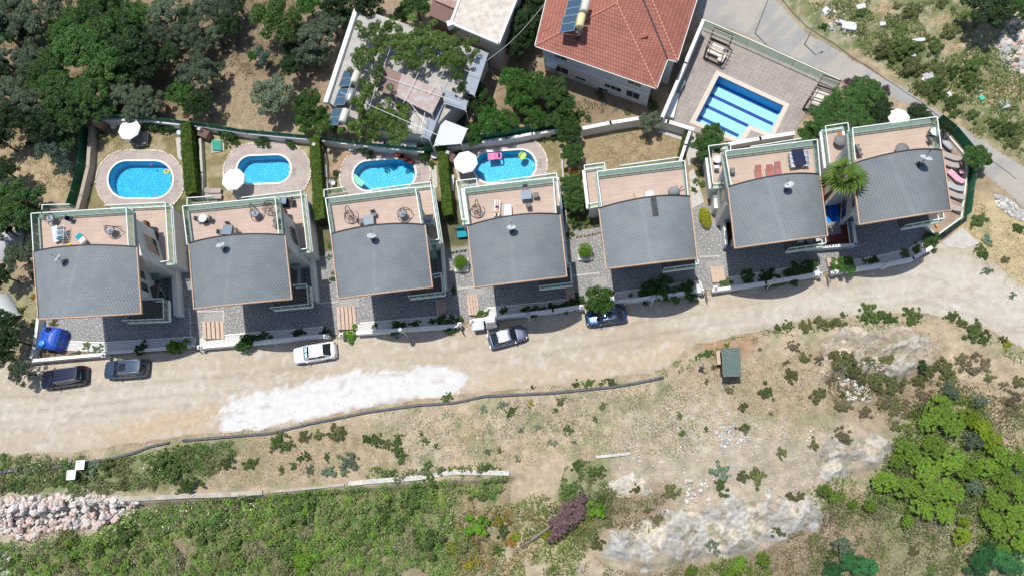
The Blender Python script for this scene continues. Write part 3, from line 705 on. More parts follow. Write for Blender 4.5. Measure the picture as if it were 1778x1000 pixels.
# deep blue pool between the last two villas, inside a red deck
RDK = [(1416, 262), (1440, 258), (1446, 300), (1472, 330), (1478, 384), (1487, 425), (1404, 436), (1400, 418)]
P = pl(BLUEP); c_ = sum(P, Vector())/4; root = empty('plunge_pool', (c_.x, c_.y, 0)); tag(root, 'narrow deep blue pool in the red deck between the last two villas', 'swimming pool')
basin('', P, .1, 1.3, poolfloor('deep_tile_caustics', (.01, .24, .75), (.05, .55, .92)), .06, mat('blue_edge', (.03, .1, .4), .5), root, wallm=mat('deep_blue_wall', (.015, .16, .6), .4))  # deep blue tile, its pale web is caustic light put into the colour
holed('red_deck', pl(RDK), grow(P, .04), .07, REDDK, ((0, 0, 0), (1, .14, 0), (-.14, 1, 0)))
# wood deck round the right side of the last villa
EDK = [(1628, 228), (1680, 275), (1679.5, 296), (1669, 378), (1627, 408), (1600, 387), (1560, 375), (1560, 230)]
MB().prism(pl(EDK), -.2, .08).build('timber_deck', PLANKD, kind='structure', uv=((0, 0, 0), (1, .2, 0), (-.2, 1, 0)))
# ---------------------------------------------------------------- villas
def railing(root, pts, zd, h=1.05, curb=.2, ledge=None, name='balustrade', step=1.05):
    """glass balustrade whose top rail passes through the picture points pts; gives back the plan points"""
    zt = zd+curb+h; P = [W(a, b, zt) for a, b in pts]
    mb = MB()
    for a, b in zip(P, P[1:]): mb.bar(a, b, .09, .06)
    posts = MB(); rail = None
    gl = []
    for a, b in zip(P, P[1:]):
        L = (b-a).length; d_ = (b-a)/L; n = max(1, round(L/step))
        g = MB(); g.bar(a+d_*.03-Vector((0, 0, h/2+.02)), b-d_*.03-Vector((0, 0, h/2+.02)), .014, h-.08); gl.append(g)
        for k in range(n+1):
            p = a+d_*(L*k/n); mb.bar(p-Vector((0, 0, .03)), p-Vector((0, 0, h+.0)), .035, .035)
    o = mb.build(name, FRAME, root)
    for g in gl: g.build('glass_panel', GLASS, o)
    return P
def inset(P, d_):
    return grow(P, -d_)
def windowed(root, a, b, z, w_, h_, out, label=None):
    """framed window on the wall line a-b, centred, facing out"""
    c = (a+b)/2; d_ = (b-a).normalized(); ang = math.atan2(d_.y, d_.x)
    f = MB(); p = c+out*.03; f.box((p.x, p.y, z), (w_+.14, .08, h_+.14), ang); o = f.build('window', FRAME, root)
    g = MB(); p = c+out*.075; g.box((p.x-d_.x*w_*.255, p.y-d_.y*w_*.255, z), (w_*.48, .02, h_), ang); g.box((p.x+d_.x*w_*.255, p.y+d_.y*w_*.255, z), (w_*.48, .02, h_), ang); g.build('pane', PANE, o)
ZD, ZE, RISE = 7.8, 9.2, 1.5
def villa(k, lab, roof, deck, wing=None, wingz=3.1, balc=None, nwbal=None, nrail=None, strips=(), peak=.54, iw=.9, ie=.9, isth=3.2):
    NW, NE, SE, SW = [W(a, b, ZE) for a, b in roof]; ins = {1: (.9, 2.9), 2: (.9, 2.7), 3: (.9, 1.9), 4: (.9, 1.1), 5: (1.1, .9), 6: (2.0, .9), 7: (2.2, .9)}[k]; iw, ie = ins
    base = (NW+NE+SE+SW)/4; root = empty('villa', (base.x, base.y, 0)); tag(root, lab, 'villa', 'grey roofed villas in a row')
    u = ((SE-SW)+(NE-NW)).normalized(); v = Vector((-u.y, u.x, 0)); zz = Vector((0, 0, 1))
    def arch(t):
        t = t/peak*.5 if t < peak else .5+(t-peak)/(1-peak)*.5
        return 1-abs(2*t-1)**2.0
    nu = 28; mb = MB()
    def rp(t, q, dz=0, push=True):
        p = SW.lerp(SE, t).lerp(NW.lerp(NE, t), q); a = arch(t)*(1.9-.75*q)
        if push: p = p-v*(.30*a*(1-q))
        return Vector((p.x, p.y, ZE+a+dz))
    V = []
    for j in range(5):
        for i in range(nu+1): V.append(rp(i/nu, j/4))
    Fc = [(j*(nu+1)+i, j*(nu+1)+i+1, (j+1)*(nu+1)+i+1, (j+1)*(nu+1)+i) for j in range(4) for i in range(nu)]
    mb.add(V, Fc, True); mb.build('roof', SHING, root, uv=(SW, tuple(u), tuple(v)))
    mb = MB(); V = [rp(i/nu, j/4, -.16) for j in range(5) for i in range(nu+1)]; mb.add(V, [f[::-1] for f in Fc], True); mb.build('soffit', WALLW, root)
    for q, mm, nm, sg in ((0, COPPER, 'eaves_trim', -1), (1, DARKF, 'ridge_flashing', 1)):
        t_ = MB()
        for i in range(nu):
            a, b = rp(i/nu, q, -.05)+v*sg*.07, rp((i+1)/nu, q, -.05)+v*sg*.07
            t_.bar(a, b, .11, .24)
        t_.build(nm, mm, root)
    for t, sg in ((0, -1), (1, 1)):
        t_ = MB(); t_.bar(rp(t, 0, -.05)+u*sg*.08-v*.1, rp(t, 1, -.05)+u*sg*.07, .11, .24); t_.build('verge_trim', COPPER if k != 9 else DARKF, root)
    # top terrace
    P = railing(root, deck, ZD)
    NWd, NEd = P[1], P[2]
    PK = PLANKT if k > 5 else PLANK
    MB().prism([P[1], P[2], P[3], SE.lerp(NE, .8), SW.lerp(NW, .8), P[0]], ZD-.28, ZD).build('roof_terrace', PK, root, uv=(SW, tuple(u), tuple(v)))
    c_ = MB()
    for a, b in zip(P, P[1:]):
        d_ = (b-a).normalized(); n_ = Vector((-d_.y, d_.x, 0)); n_ = n_ if n_.dot((a+b)/2-base) > 0 else -n_
        lw = .5 if (a, b) == (P[1], P[2]) else .22
        m_ = (a+b)/2; e_ = (b-a).length
        c_.bar(Vector((a.x, a.y, ZD-.04))+n_*(lw/2-.06), Vector((b.x, b.y, ZD-.04))+n_*(lw/2-.06), lw, .3)
    c_.build('parapet', LEDGE, root)
    # body
    SEi = SE+v*isth-u*ie; SWi = SW+v*isth+u*iw
    nb = [NWd+u*.3-v*.35, NEd-u*.3-v*.35, SE.lerp(NE, .93)-u*.45, SW.lerp(NW, .93)+u*.45]
    MB().prism(nb, -.1, ZD-.28).build('wall', WALLW, root)
    body = [nb[3]+u*(iw-.45)+v*.2, nb[2]-u*(ie-.45)+v*.2, SEi, SWi]
    MB().prism(body, -.1, ZD-.285).build('wall', WALLW, root)
    a0 = SW.lerp(NW, .97)+u*iw; b0 = SE.lerp(NE, .97)-u*ie; mb = MB(); m = 14; V = []
    for i in range(m+1):
        t = .03+.94*i/m; zt = ZE+arch(t)*1.1-.25
        for p, zc in ((SWi.lerp(SEi, i/m), ZD-.28), (SWi.lerp(SEi, i/m), zt), (a0.lerp(b0, i/m), zt), (a0.lerp(b0, i/m), ZD-.28)): V.append(Vector((p.x, p.y, zc)))
    Fs = []
    for i in range(m):
        for e in range(4): Fs.append((4*i+e, 4*i+(e+1) % 4, 4*i+4+(e+1) % 4, 4*i+4+e))
    Fs += [(0, 3, 2, 1), (4*m, 4*m+1, 4*m+2, 4*m+3)]
    mb.add(V, Fs); mb.build('upper_wall', WALLW, root)
    # openings
    for z, hh in ((1.4, 2.0), (4.4, 1.6)):
        for f0, f1 in ((.1, .35), (.42, .68)):
            windowed(root, SWi.lerp(SEi, f0), SWi.lerp(SEi, f1), z, 1.9, hh, -v)
        for p, q, o_ in ((body[1], body[2], u), (body[0], body[3], -u)):
            for f0 in (.2, .62): windowed(root, p.lerp(q, f0), p.lerp(q, f0+.14), z, 1.1, min(hh, 1.3), o_)
        for f0 in (.15, .55): windowed(root, nb[0].lerp(nb[1], f0), nb[0].lerp(nb[1], f0+.25), z, 2.0, hh, v)
        if z > 3: windowed(root, nb[1].lerp(nb[2], .3), nb[1].lerp(nb[2], .7), z+.6, 2.2, 2.3, u); windowed(root, nb[0].lerp(nb[3], .3), nb[0].lerp(nb[3], .7), z+.6, 2.2, 2.3, -u)
    # wing terrace
    if wing:
        Pw = railing(root, wing['rail'], wingz)
        fl = Pw+[W(a, b, wingz) for a, b in wing['inner']]
        MB().prism(fl, wingz-.25, wingz).build('side_terrace', PLANK, root, uv=(SW, tuple(u), tuple(v)))
        MB().prism(inset(fl, .12) if len(fl) < 9 else fl, -.1, wingz-.25).build('side_wall', WALLW, root)
        c_ = MB()
        for a, b in zip(Pw, Pw[1:]):
            d_ = (b-a).normalized(); n_ = Vector((-d_.y, d_.x, 0)); n_ = n_ if n_.dot((a+b)/2-base) > 0 else -n_
            c_.bar(Vector((a.x, a.y, wingz-.04))+n_*.1, Vector((b.x, b.y, wingz-.04))+n_*.1, .26, .3)
        c_.build('side_parapet', WHITE, root)
    if nrail:
        Pn = railing(root, nrail, 3.1)
        q = [Pn[0], Pn[1], Pn[1]-v*1.6, Pn[0]-v*1.6]; MB().prism(q, 2.85, 3.1).build('rear_balcony', PLANK, root, uv=(SW, tuple(u), tuple(v)))
        MB().prism([Pn[0]+v*.12, Pn[1]+v*.12, Pn[1]-v*.05, Pn[0]-v*.05], 2.8, 3.3).build('rear_parapet', WHITE, root)
    if nwbal:
        Pn = railing(root, nwbal, wingz)
        q = [Pn[0]-v*.0, Pn[1], Pn[2], Pn[2]-v*1.2, Pn[0]-v*1.2]; MB().prism(q, 2.85, 3.1).build('corner_balcony', PLANK, root, uv=(SW, tuple(u), tuple(v)))
    if balc:
        zb = 3.1; Pb = railing(root, balc, zb, .95, .12)
        q = list(Pb)+[Pb[-1]+v*2.2, Pb[0]+v*3.0]
        MB().prism(q, zb-.25, zb).build('front_balcony', mat('dark_deck', (.10, .09, .085), .7, .1), root)
        c_ = MB()
        for a, b in zip(Pb, Pb[1:]): c_.bar(Vector((a.x, a.y, zb-.07)), Vector((b.x, b.y, zb-.07)), .16, .4)
        c_.build('balcony_edge', WHITE, root)
        # door behind the balcony
    for nm, poly, z0, z1, mm in strips:
        o = MB().prism([W(a, b, z1) for a, b in poly], z0, z1).build(nm, mm, root)
    # front door canopy
    p = SWi.lerp(SEi, .3)-v*.5; MB().box((p.x, p.y, 2.6), (2.2, 1.2, .12), math.atan2(u.y, u.x)).build('porch_canopy', WHITE, root)
    return root, u, v, rp
DOTS = mat('vent_tile', (.02, .02, .025), .6)
def dots(root, a, b, z, n=11):
    mb = MB(); p, q = W(*a, z), W(*b, z)
    for k in range(n):
        c = p.lerp(q, (k+.5)/n); mb.box((c.x, c.y, z+.02), (.16, .16, .05))
    mb.build('skylight_row', DOTS, root)
V = {}
V[1] = villa(1, 'leftmost villa, grey curved roof, laundry and swing chairs on its terrace',
    [(59, 438), (237, 430), (244.5, 543), (68, 553)],
    [(58, 437), (54, 371), (219, 361), (223, 428)],
    dict(rail=[(181, 357), (287, 352), (293, 453), (268, 456)], inner=[(252, 448), (243, 395), (232, 372), (181, 368)]),
    balc=[(211.5, 556), (284, 553), (283, 518), (262, 519)], nwbal=[(73, 369), (73, 356), (121, 355)],
    strips=[('stair_void', [(237, 386), (249, 384), (256, 445), (242, 446)], .2, 3.2, AWN), ('timber_fin', [(249, 383), (254, 383), (259, 455), (252, 456)], 0, 3.7, BROWN), ('glass_roof', [(257, 393), (272, 395), (273, 437), (259, 436)], 3.0, 3.4, DGLASS),
            ('lintel', [(241, 456), (257, 441), (268, 441), (259, 457)], 2.8, 3.15, BROWN),
            ('porch_floor', [(236, 459), (272, 458), (272, 519), (236, 520)], -.1, .9, WALLW), ('glass_awning', [(256, 461), (275, 460), (276, 487), (257, 487)], 2.2, 2.26, AWN),
            ('lower_roof', [(272, 458), (296, 457), (299, 547), (272, 547)], -.1, .35, GREYW), ('white_parapet', [(296, 452), (304, 452), (310, 546), (301, 547)], -.1, 1.3, WHITE)])
dots(V[1][0], (286, 458), (293, 545), .36)
V[2] = villa(2, 'second villa from the left, round swing chairs and a grill on its terraces',
    [(329, 423.5), (494, 409.5), (505.5, 518), (338.5, 535)],
    [(325, 425), (317, 358.5), (477.5, 342.7), (484, 408)],
    dict(rail=[(419, 343.5), (522, 331.5), (533, 432), (510, 435)], inner=[(503, 424), (495, 372), (488, 352), (419, 354)]),
    balc=[(468, 534), (535.5, 527.5), (532, 493), (508, 495)], nwbal=[(325, 357), (325, 344), (368, 341)],
    strips=[('timber_fin', [(490, 362), (494, 362), (503, 440), (498, 441)], 0, 3.7, BROWN), ('glass_roof', [(496, 372), (506, 373), (511, 425), (501, 425)], 3.0, 3.4, DGLASS),
            ('porch_floor', [(496, 438), (518, 437), (520, 494), (498, 495)], -.1, .9, WALLW), ('glass_awning', [(504, 441), (520, 440), (521, 462), (505, 463)], 2.2, 2.26, AWN),
            ('lower_roof', [(519, 438), (534, 437), (544, 520), (519, 521)], -.1, .35, GREYW), ('white_parapet', [(534, 432), (541, 432), (549, 520), (544, 521)], -.1, 1.3, WHITE)])
dots(V[2][0], (525, 441), (531, 496), .36, 8)
V[3] = villa(3, 'third villa from the left, two empty swing frames and a big air conditioner',
    [(576, 407.5), (737, 391.5), (749.5, 497.5), (589, 517.5)],
    [(575, 409), (565, 344.7), (721, 325.5), (731.5, 389)],
    dict(rail=[(646, 329.5), (747, 316), (762, 416), (741.6, 418)], inner=[(734, 400), (728, 350), (722, 334), (646, 341)]),
    balc=[(708, 514), (769, 507), (765.6, 474), (750, 477)], nwbal=[(563, 343), (562.5, 330), (596.5, 325), ],
    strips=[('lower_roof', [(738, 421), (764, 419), (771, 500), (742, 502)], -.1, .35, GREYW), ('glass_awning', [(744, 422), (757, 421), (759, 446), (746, 447)], 3.0, 3.06, AWN), ('white_parapet', [(764, 418), (768, 418), (774, 500), (770, 501)], -.1, 1.3, WHITE)])
dots(V[3][0], (752, 424), (758, 472), .36, 7)
V[4] = villa(4, 'fourth villa from the left, a person sunbathing on its terrace',
    [(813, 393.5), (971, 373.5), (982.5, 479), (825, 498)],
    [(814, 390), (805.6, 327), (960.4, 308.5), (965.5, 374)],
    dict(rail=[(868, 314.4), (966.4, 301), (974, 372), (983, 456)], inner=[(975, 456), (964, 380), (955, 318), (868, 326)]),
    balc=[(936, 497), (993, 490.5), (990, 457.5), (984, 458)],
    strips=[('left_balcony_floor', [(795, 325), (827, 320), (836, 386), (803, 391)], -.1, 2.0, WALLW)])
Pn = railing(V[4][0], [(811, 381), (802, 382), (792.5, 314.4), (827.5, 310.5), (829, 326)], 2.0)
V[5] = villa(5, 'fifth villa from the left, nearly empty terrace, no pool behind it',
    [(1041, 363), (1197, 342.5), (1208.5, 447.6), (1054, 465.6)],
    [(1045, 361), (1036.4, 298.3), (1188.8, 279.6), (1195, 344)],
    dict(rail=[(1039, 351.6), (1022, 355), (1014.3, 287.5), (1049.6, 282.7), (1051, 297)], inner=[(1062, 340), (1060, 352)]),
    nrail=[(1077, 288), (1179, 273.6)], balc=[(1153, 466), (1213, 458), (1211, 449)])
V[6] = villa(6, 'sixth villa from the left, dining table with white chairs on its terrace',
    [(1265, 326), (1422, 304.5), (1435, 409), (1277, 430)],
    [(1269.6, 322), (1259, 263), (1419, 242.7), (1424.5, 306)],
    dict(rail=[(1259, 317.6), (1238.4, 320), (1230, 254), (1268, 249), (1269, 262)], inner=[(1276, 300), (1278, 318)]),
    nrail=[(1303, 255), (1391, 241)], balc=[(1370, 431.5), (1434, 422.5), (1433, 411)],
    strips=[('side_annex', [(1238, 322), (1264, 318), (1263, 352), (1255, 362), (1240, 362)], -.1, 1.9, WALLW), ('white_parapet', [(1253, 357), (1257, 357), (1264, 424), (1259, 425)], -.1, 1.6, WHITE), ('planter_floor', [(1257, 357), (1266, 356), (1274, 420), (1264, 424)], -.1, .5, BROWN)])
V[7] = villa(7, 'rightmost villa, loungers on the timber deck beside it, behind the palm',
    [(1480, 286), (1635, 262.5), (1649, 365), (1493, 389)],
    [(1485, 278), (1480, 223), (1627, 203), (1635, 264)],
    dict(rail=[(1474, 279), (1441, 284), (1433, 219.6), (1472, 213.6), (1474, 226)], inner=[(1484, 240), (1484, 276)]),
    balc=[(1573.5, 391), (1639, 379.5), (1637.6, 368)])
# chimney flashing on villa 5
rp = V[5][3]; mb = MB()
for i in range(8): mb.bar(rp(.585, 1-.04*i, .03), rp(.585, 1-.04*(i+1)+.002, .03), .55, .03)
mb.build('felt_strip', mat('roof_felt', (.07, .07, .075), .9, .2), V[5][0])

# ---------------------------------------------------------------- white front walls, lamps, gates
def wall(label, pts, w_, z1, m, name='wall', cat='wall', capm=None, group=None, z0=-.2, fence=None, fm=None):
    P = [W(a, b, z1) for a, b in pts]; c = P[0]; root = empty(name, (c.x, c.y, 0)); tag(root, label, cat, group); mb = MB(); zt = z1
    for a, b in zip(P, P[1:]):
        d_ = (b-a).normalized(); mb.bar(a-d_*w_*.3-Vector((0, 0, (zt-z0)/2)), b+d_*w_*.3-Vector((0, 0, (zt-z0)/2)), w_, zt-z0); zt += .002
    mb.build('masonry', m, root)
    if capm:
        mb = MB()
        for a, b in zip(P, P[1:]): d_ = (b-a).normalized(); mb.bar(a-d_*w_*.35+Vector((0, 0, .03)), b+d_*w_*.35+Vector((0, 0, .03)), w_+.08, .07)
        mb.build('coping', capm, root)
    return root
FW = [([(43, 627), (178, 615)], 'below the blue tank'), ([(352, 602), (435, 595), (570, 582)], 'below the second villa'), ([(620, 578), (792, 565)], 'below the third villa'), ([(822, 556), (960, 539), (1009, 532)], 'below the fourth villa'),
      ([(1066, 525), (1216, 505)], 'below the fifth villa'), ([(1238, 504), (1330, 491), (1422, 475)], 'below the sixth villa'), ([(1444, 473), (1540, 458.5), (1586, 449), (1617, 430)], 'below the seventh villa'), ([(180, 613), (336, 601)], 'low kerb below the leftmost villa')]
for P, t in FW:
    hh = 1.0 if 'kerb' not in t else .35
    wall('white front garden wall '+t if 'kerb' not in t else 'low white front wall below the leftmost villa', P, .28, hh, WALLW, 'garden_wall', 'garden wall', WHITE, 'white walls along the dirt road')
wall('white wall rising beside the blue tank at the left end', [(66, 553), (60, 600), (52, 626)], .25, 1.0, WALLW, 'garden_wall', 'garden wall', WHITE)
def gate_lamp():
    r = empty('pillar_lamp'); MB().box((0, 0, .6), (.34, .34, 1.2)).build('pillar', WALLW, r, True)
    MB().box((0, 0, 1.24), (.44, .44, .08)).build('pillar_cap', WHITE, r, True)
    MB().lathe([(.05, 1.28), (.05, 1.36), (.1, 1.38)], 10).build('lamp_base', BLACKM, r, True)
    MB().ball((0, 0, 1.53), .16, 12).build('globe', mat('milk_glass', (.8, .8, .78), .3, .02), r, True); return r
GL = gate_lamp(); reg(GL)
GLP = [(178, 616, 'right end of the wall below the blue tank'), (345, 602, 'left of the second villa gate'), (564, 583, 'just above the white saloon'), (591, 581, 'below the third villa steps'), (819, 557, 'behind the grey bins'), (1009, 532, 'just left of the blue car'), (1219, 504, 'right end of the fifth villa wall'),
       (1243, 499, 'left end of the sixth villa wall'), (1425, 475, 'right end of the sixth villa wall'), (1450, 471, 'left of the light green tree'), (1487, 466, 'right of the light green tree'), (1540, 459, 'on the wall below the seventh villa'), (797, 562, 'right end of the third villa wall')]
for i, (a, b, t) in enumerate(GLP):
    o = GL if i == 0 else copy_tree(GL); p = W(a, b, 1.4); o.location = (p.x, p.y, 0); tag(o, 'white globe lamp on a pillar '+t, 'lamp', 'globe lamps on gate pillars')
def street_lamp():
    r = empty('garden_lamp'); MB().tube([(0, 0, 0), (0, 0, 3.3)], [.05, .035], 8).build('pole', FRAME, r, True)
    MB().lathe([(.05, 3.3), (.17, 3.36), (.19, 3.5), (.14, 3.62)], 14).build('lantern', mat('milk_glass', (1, 1, 1)), r, True)
    MB().lathe([(.26, 3.60), (.29, 3.63), (.26, 3.68), (.1, 3.74), (.02, 3.74)], 20).build('shade', METAL, r, True); return r
SLp = street_lamp(); reg(SLp)
for i, (a, b, t) in enumerate([(695, 572, 'in the shrub below the third villa'), (917, 545.5, 'below the fourth villa'), (1135.5, 516, 'below the fifth villa'), (1345, 486, 'below the sixth villa')]):
    o = SLp if i == 0 else copy_tree(SLp); p = W(a, b, 3.6); o.location = (p.x, p.y, 0); tag(o, 'tall lamp with a round metal shade '+t, 'lamp', 'round shaded lamp posts')
# timber plank steps at the entrances
def steps(pts, n, lab, z0=.06, fall=.11):
    A_, B_, C_, D_ = pts; c = W(*A_); root = empty('entrance_steps', (c.x, c.y, 0)); tag(root, lab, 'steps', 'timber plank entrance steps')
    for k in range(n):
        f0, f1 = k/n+.012, (k+1)/n-.012; z1 = z0+fall*(n-k); q = [(A_[0]+(B_[0]-A_[0])*f, A_[1]+(B_[1]-A_[1])*f) for f in (f0, f1)]+[(D_[0]+(C_[0]-D_[0])*f, D_[1]+(C_[1]-D_[1])*f) for f in (f1, f0)]
        MB().prism(pl(q), 0, z1).build('tread', WOOD, root)
steps([(355, 560), (389, 558), (391, 588), (357, 590)], 5, 'five timber plank steps at the gate left of the second villa')
steps([(587, 535), (617, 532), (621, 572), (589, 574)], 5, 'timber plank steps at the gate left of the third villa')
steps([(811, 514), (829, 511), (833, 547), (815, 549)], 4, 'timber plank steps above the grey bins')
steps([(757, 522), (773, 520), (776, 550), (761, 552)], 4, 'shaded timber steps right of the third villa')
steps([(981, 502), (996, 500), (1000, 524), (985, 526)], 4, 'shaded timber steps right of the fourth villa')
steps([(1231, 466), (1256, 463), (1260, 490), (1236, 493)], 3, 'timber steps at the gate left of the sixth villa')
steps([(1432, 452), (1452, 448), (1456, 461), (1436, 466)], 4, 'timber steps left of the light green tree')
def gate(a, b, lab):
    p, q = W(*a), W(*b); root = empty('gate', (p.x, p.y, 0)); tag(root, lab, 'gate', 'black metal garden gates'); mb = MB()
    for z in (.15, 1.1): mb.bar(Vector((p.x, p.y, z)), Vector((q.x, q.y, z)), .05)
    mb.build('gate_frame', BLACKM, root); mb = MB(); n = 7
    for k in range(n+1): c = p.lerp(q, k/n); mb.bar((c.x, c.y, .1), (c.x, c.y, 1.2), .03)
    mb.build('gate_bars', BLACKM, root)
gate((338, 604), (352, 612), 'open black gate left of the second villa'); gate((800, 566), (806, 582), 'open black gate left of the grey bins'); gate((1222, 508), (1226, 526), 'open black gate right of the fifth villa'); gate((1434, 480), (1436, 496), 'open black gate left of the light green tree'); gate((572, 570), (578, 586), 'open black gate above the white saloon')

# ---------------------------------------------------------------- back boundary walls and green screens
def screen(lab, pts, h, z0=0., m=GREENCL, side=None):
    P = pl(pts); root = empty('screen_fence', tuple(P[0])); tag(root, lab, 'fence'); mb = MB(); n = 0
    for a, b in zip(P, P[1:]): mb.bar(Vector((a.x, a.y, z0+h/2)), Vector((b.x, b.y, z0+h/2)), .03, h)
    mb.build('netting', m, root)
    for a, b in zip(P, P[1:]):
        L = (b-a).length; k = max(1, round(L/2.4))
        for i in range(k): c = a.lerp(b, i/k); MB().tube([(c.x, c.y, 0), (c.x, c.y, z0+h+.05)], .035, 6).build('post', METAL, root)
wall('white rear wall behind the first two pools', [(158, 207), (250, 210), (345, 219), (430, 232), (550, 243)], .22, 1.2, WALLW, 'garden_wall', 'garden wall', WHITE)
screen('green net screen above the rear wall of the first two pools', [(160, 211), (252, 215), (345, 226), (430, 239), (550, 250)], 2.0)
wall('rear garden wall behind the pool with the pale green board', [(550, 243), (620, 252), (735, 264)], .22, 1.2, WALLW, 'garden_wall', 'garden wall', WHITE)
screen('green net screen behind the pool with the pale green board', [(552, 250), (622, 259), (735, 271), (766, 263)], 1.9)
wall('curving rear wall behind the pool with the pink lilo', [(762, 259), (820, 249), (880, 241), (924, 233), (972, 226)], .25, 1.2, WALLW, 'garden_wall', 'garden wall', WHITE)
screen('green net screen behind the pool with the pink lilo', [(766, 263), (820, 253), (880, 244), (924, 234), (972, 226)], 2.2)
wall('white rear wall of the dry lawn behind the fifth villa', [(1012, 223.5), (1060, 214), (1118, 204.5), (1160, 212), (1203, 225)], .35, 1.6, WALLW, 'garden_wall', 'garden wall', WHITE)
wall('white slanting wall right of the dry lawn', [(1199, 226), (1190, 252), (1181, 280)], .25, 1.4, WALLW, 'garden_wall', 'garden wall', WHITE)
wall('tan stone wall left of the first pool garden', [(157, 222), (152, 290), (140, 340), (134, 362)], .45, 1.1, mat('tan_stone', (.40, .34, .27), .9, .15), 'garden_wall', 'garden wall')
screen('green net screen left of the first pool garden', [(153, 225), (147, 290), (135, 338), (127, 362)], 1.35)
wall('grey kerb wall between the first and second pool gardens', [(347, 242), (350, 300), (350, 345)], .3, .7, STONE, 'garden_wall', 'garden wall')
wall('grey kerb wall between the second and third pool gardens', [(563, 268), (566, 310), (570, 380)], .3, .7, STONE, 'garden_wall', 'garden wall')
wall('pale kerb wall right of the fourth pool garden', [(975, 262), (979, 330), (984, 400)], .2, .4, STONE, 'garden_wall', 'garden wall')
wall('white wall along the left side of the lap pool terrace', [(1221, 36), (1190, 110), (1150, 203)], .3, 2.6, WALLW, 'garden_wall', 'garden wall', WHITE)
wall('white wall between the lap pool and the sixth villa', [(1266, 251), (1320, 241), (1378, 232)], .35, 1.0, WALLW, 'garden_wall', 'garden wall', WHITE)
wall('white low wall round the red deck', [(1404, 431), (1486, 425), (1481, 386)], .22, 1.0, WALLW, 'garden_wall', 'garden wall', WHITE)
wall('white kerb round the timber deck of the seventh villa', [(1640, 228), (1679.5, 273), (1680, 296), (1669.5, 378), (1627, 409), (1600, 387)], .14, .45, WHITE, 'garden_wall', 'garden wall')
screen('bright green screen round the timber deck of the seventh villa', [(1625, 212), (1650, 232), (1683, 272), (1684, 296), (1673, 379), (1629, 412)], 1.6)
wall('concrete retaining wall with a mesh fence left of the fifth villa', [(955, 425), (985, 400)], .2, .4, STONE, 'garden_wall', 'garden wall')
# glass fence of the lap pool terrace
r_ = empty('glass_fence', tuple(W(1223, 37))); tag(r_, 'pale green glass fence between lap pool terrace and asphalt road', 'fence'); railing(r_, [(1223, 35), (1300, 68), (1380, 104), (1458, 139)], .3, 1.3, .1, step=1.6)
# glass screen wing beside the red deck
r_ = empty('glass_screen', tuple(W(1471, 386))); tag(r_, 'slanting glass screen at the right end of the red deck', 'glass screen')
a, b = W(1471, 386, 1.0), W(1476, 424, 1.0); c, d_ = W(1482, 423, .6), W(1481, 386, .6); mb = MB(); mb.add([a, b, c, d_], [(0, 1, 2, 3)]); mb.build('glass_panel', glassmat('blue_glass', (.4, .5, .6), .2, .4, (.35, .42, .5)), r_)
mb = MB()
for p, q in ((a, b), (b, c), (c, d_), (d_, a)): mb.bar(p, q, .07)
for p in (a, b, c, d_): mb.bar(p, Vector((p.x, p.y, .05)), .05)
mb.build('frame', FRAME, r_)
# ---------------------------------------------------------------- red roofed house
def poly3(mb, pts): mb.add([Vector(p) for p in pts], [tuple(range(len(pts)))])
c = W(1080, 60); RH = empty('red_roofed_house', (c.x, c.y, 0)); tag(RH, 'house with a red tiled hip roof and white walls beside the asphalt road', 'house')
ze = 5.4
SWc, SEc, NEc, NWc = W(929, 80, ze), W(1140, 154, ze), W(1200, -90, ze), W(985, -150, ze); R1, R2 = W(1071, 6, 8.0), W(1106, -70, 8.0)
K1, K2, K3, KR, KV, K4 = W(1159, 103, ze), W(1176, 107, ze), W(1216, -20, ze), W(1133, 2, 7.5), W(1116, -2, 7.4), W(1240, -110, ze)
def rface(nm, pts, a, b):
    d_ = (b-a).normalized(); mb = MB(); poly3(mb, pts); n_ = (pts[1]-pts[0]).cross(pts[2]-pts[0]).normalized(); s = n_.cross(d_)
    mb.build(nm, RTILE, RH, uv=(a, tuple(d_), tuple(s)))
rface('roof', [SWc, SEc, R1], SWc, SEc); rface('roof', [NWc, SWc, R1, R2], NWc, SWc); rface('roof', [SEc, K1, KV, R2, R1], SEc, K1); rface('roof', [K1, K2, KR, KV], K1, K2); rface('roof', [K2, K3, K4, W(1170, -100, 7.5), KR], K2, K3); rface('roof', [KV, KR, W(1170, -100, 7.5), R2], R2, KV)
RIDG = mat('ridge_tile', (.55, .25, .19), .8, .12, 5)
for a, b in ((SWc, R1), (SEc, R1), (R1, R2), (K2, KR), (KR, W(1170, -100, 7.5))):
    n = int((b-a).length/.42); mb = MB()
    for i in range(n): mb.tube([a.lerp(b, i/n), a.lerp(b, (i+1)/n)], [.10, .13], 6)
    mb.build('ridge', RIDG, RH)
mb = MB(); mb.bar(K1+Vector((0, 0, .05)), KV+Vector((0, 0, .05)), .16, .04); mb.build('valley_gutter', DARKF, RH)
mb = MB()
for a, b in ((SWc, SEc), (SEc, K1), (K1, K2), (K2, K3), (NWc, SWc)): mb.bar(a-Vector((0, 0, .1)), b-Vector((0, 0, .1)), .16, .16)
mb.build('gutter', WHITE, RH)
q = inset([SWc, SEc, NEc, NWc], .75); MB().prism(q, -.2, ze-.12).build('wall', mat('house_wall', (.62, .62, .62), .85, .1, .8), RH)
q2 = inset([W(1120, 130, ze), K1, K2, K3, W(1150, -30, ze)], .5); MB().prism(q2, -.2, ze-.14).build('side_wall', mat('house_wall', (0, 0, 0)), RH)
a, b = Vector((*q[0][:2], 0)), Vector((*q[1][:2], 0)); ds = (b-a).normalized(); no = Vector((ds.y, -ds.x, 0))
if no.y > 0: no = -no
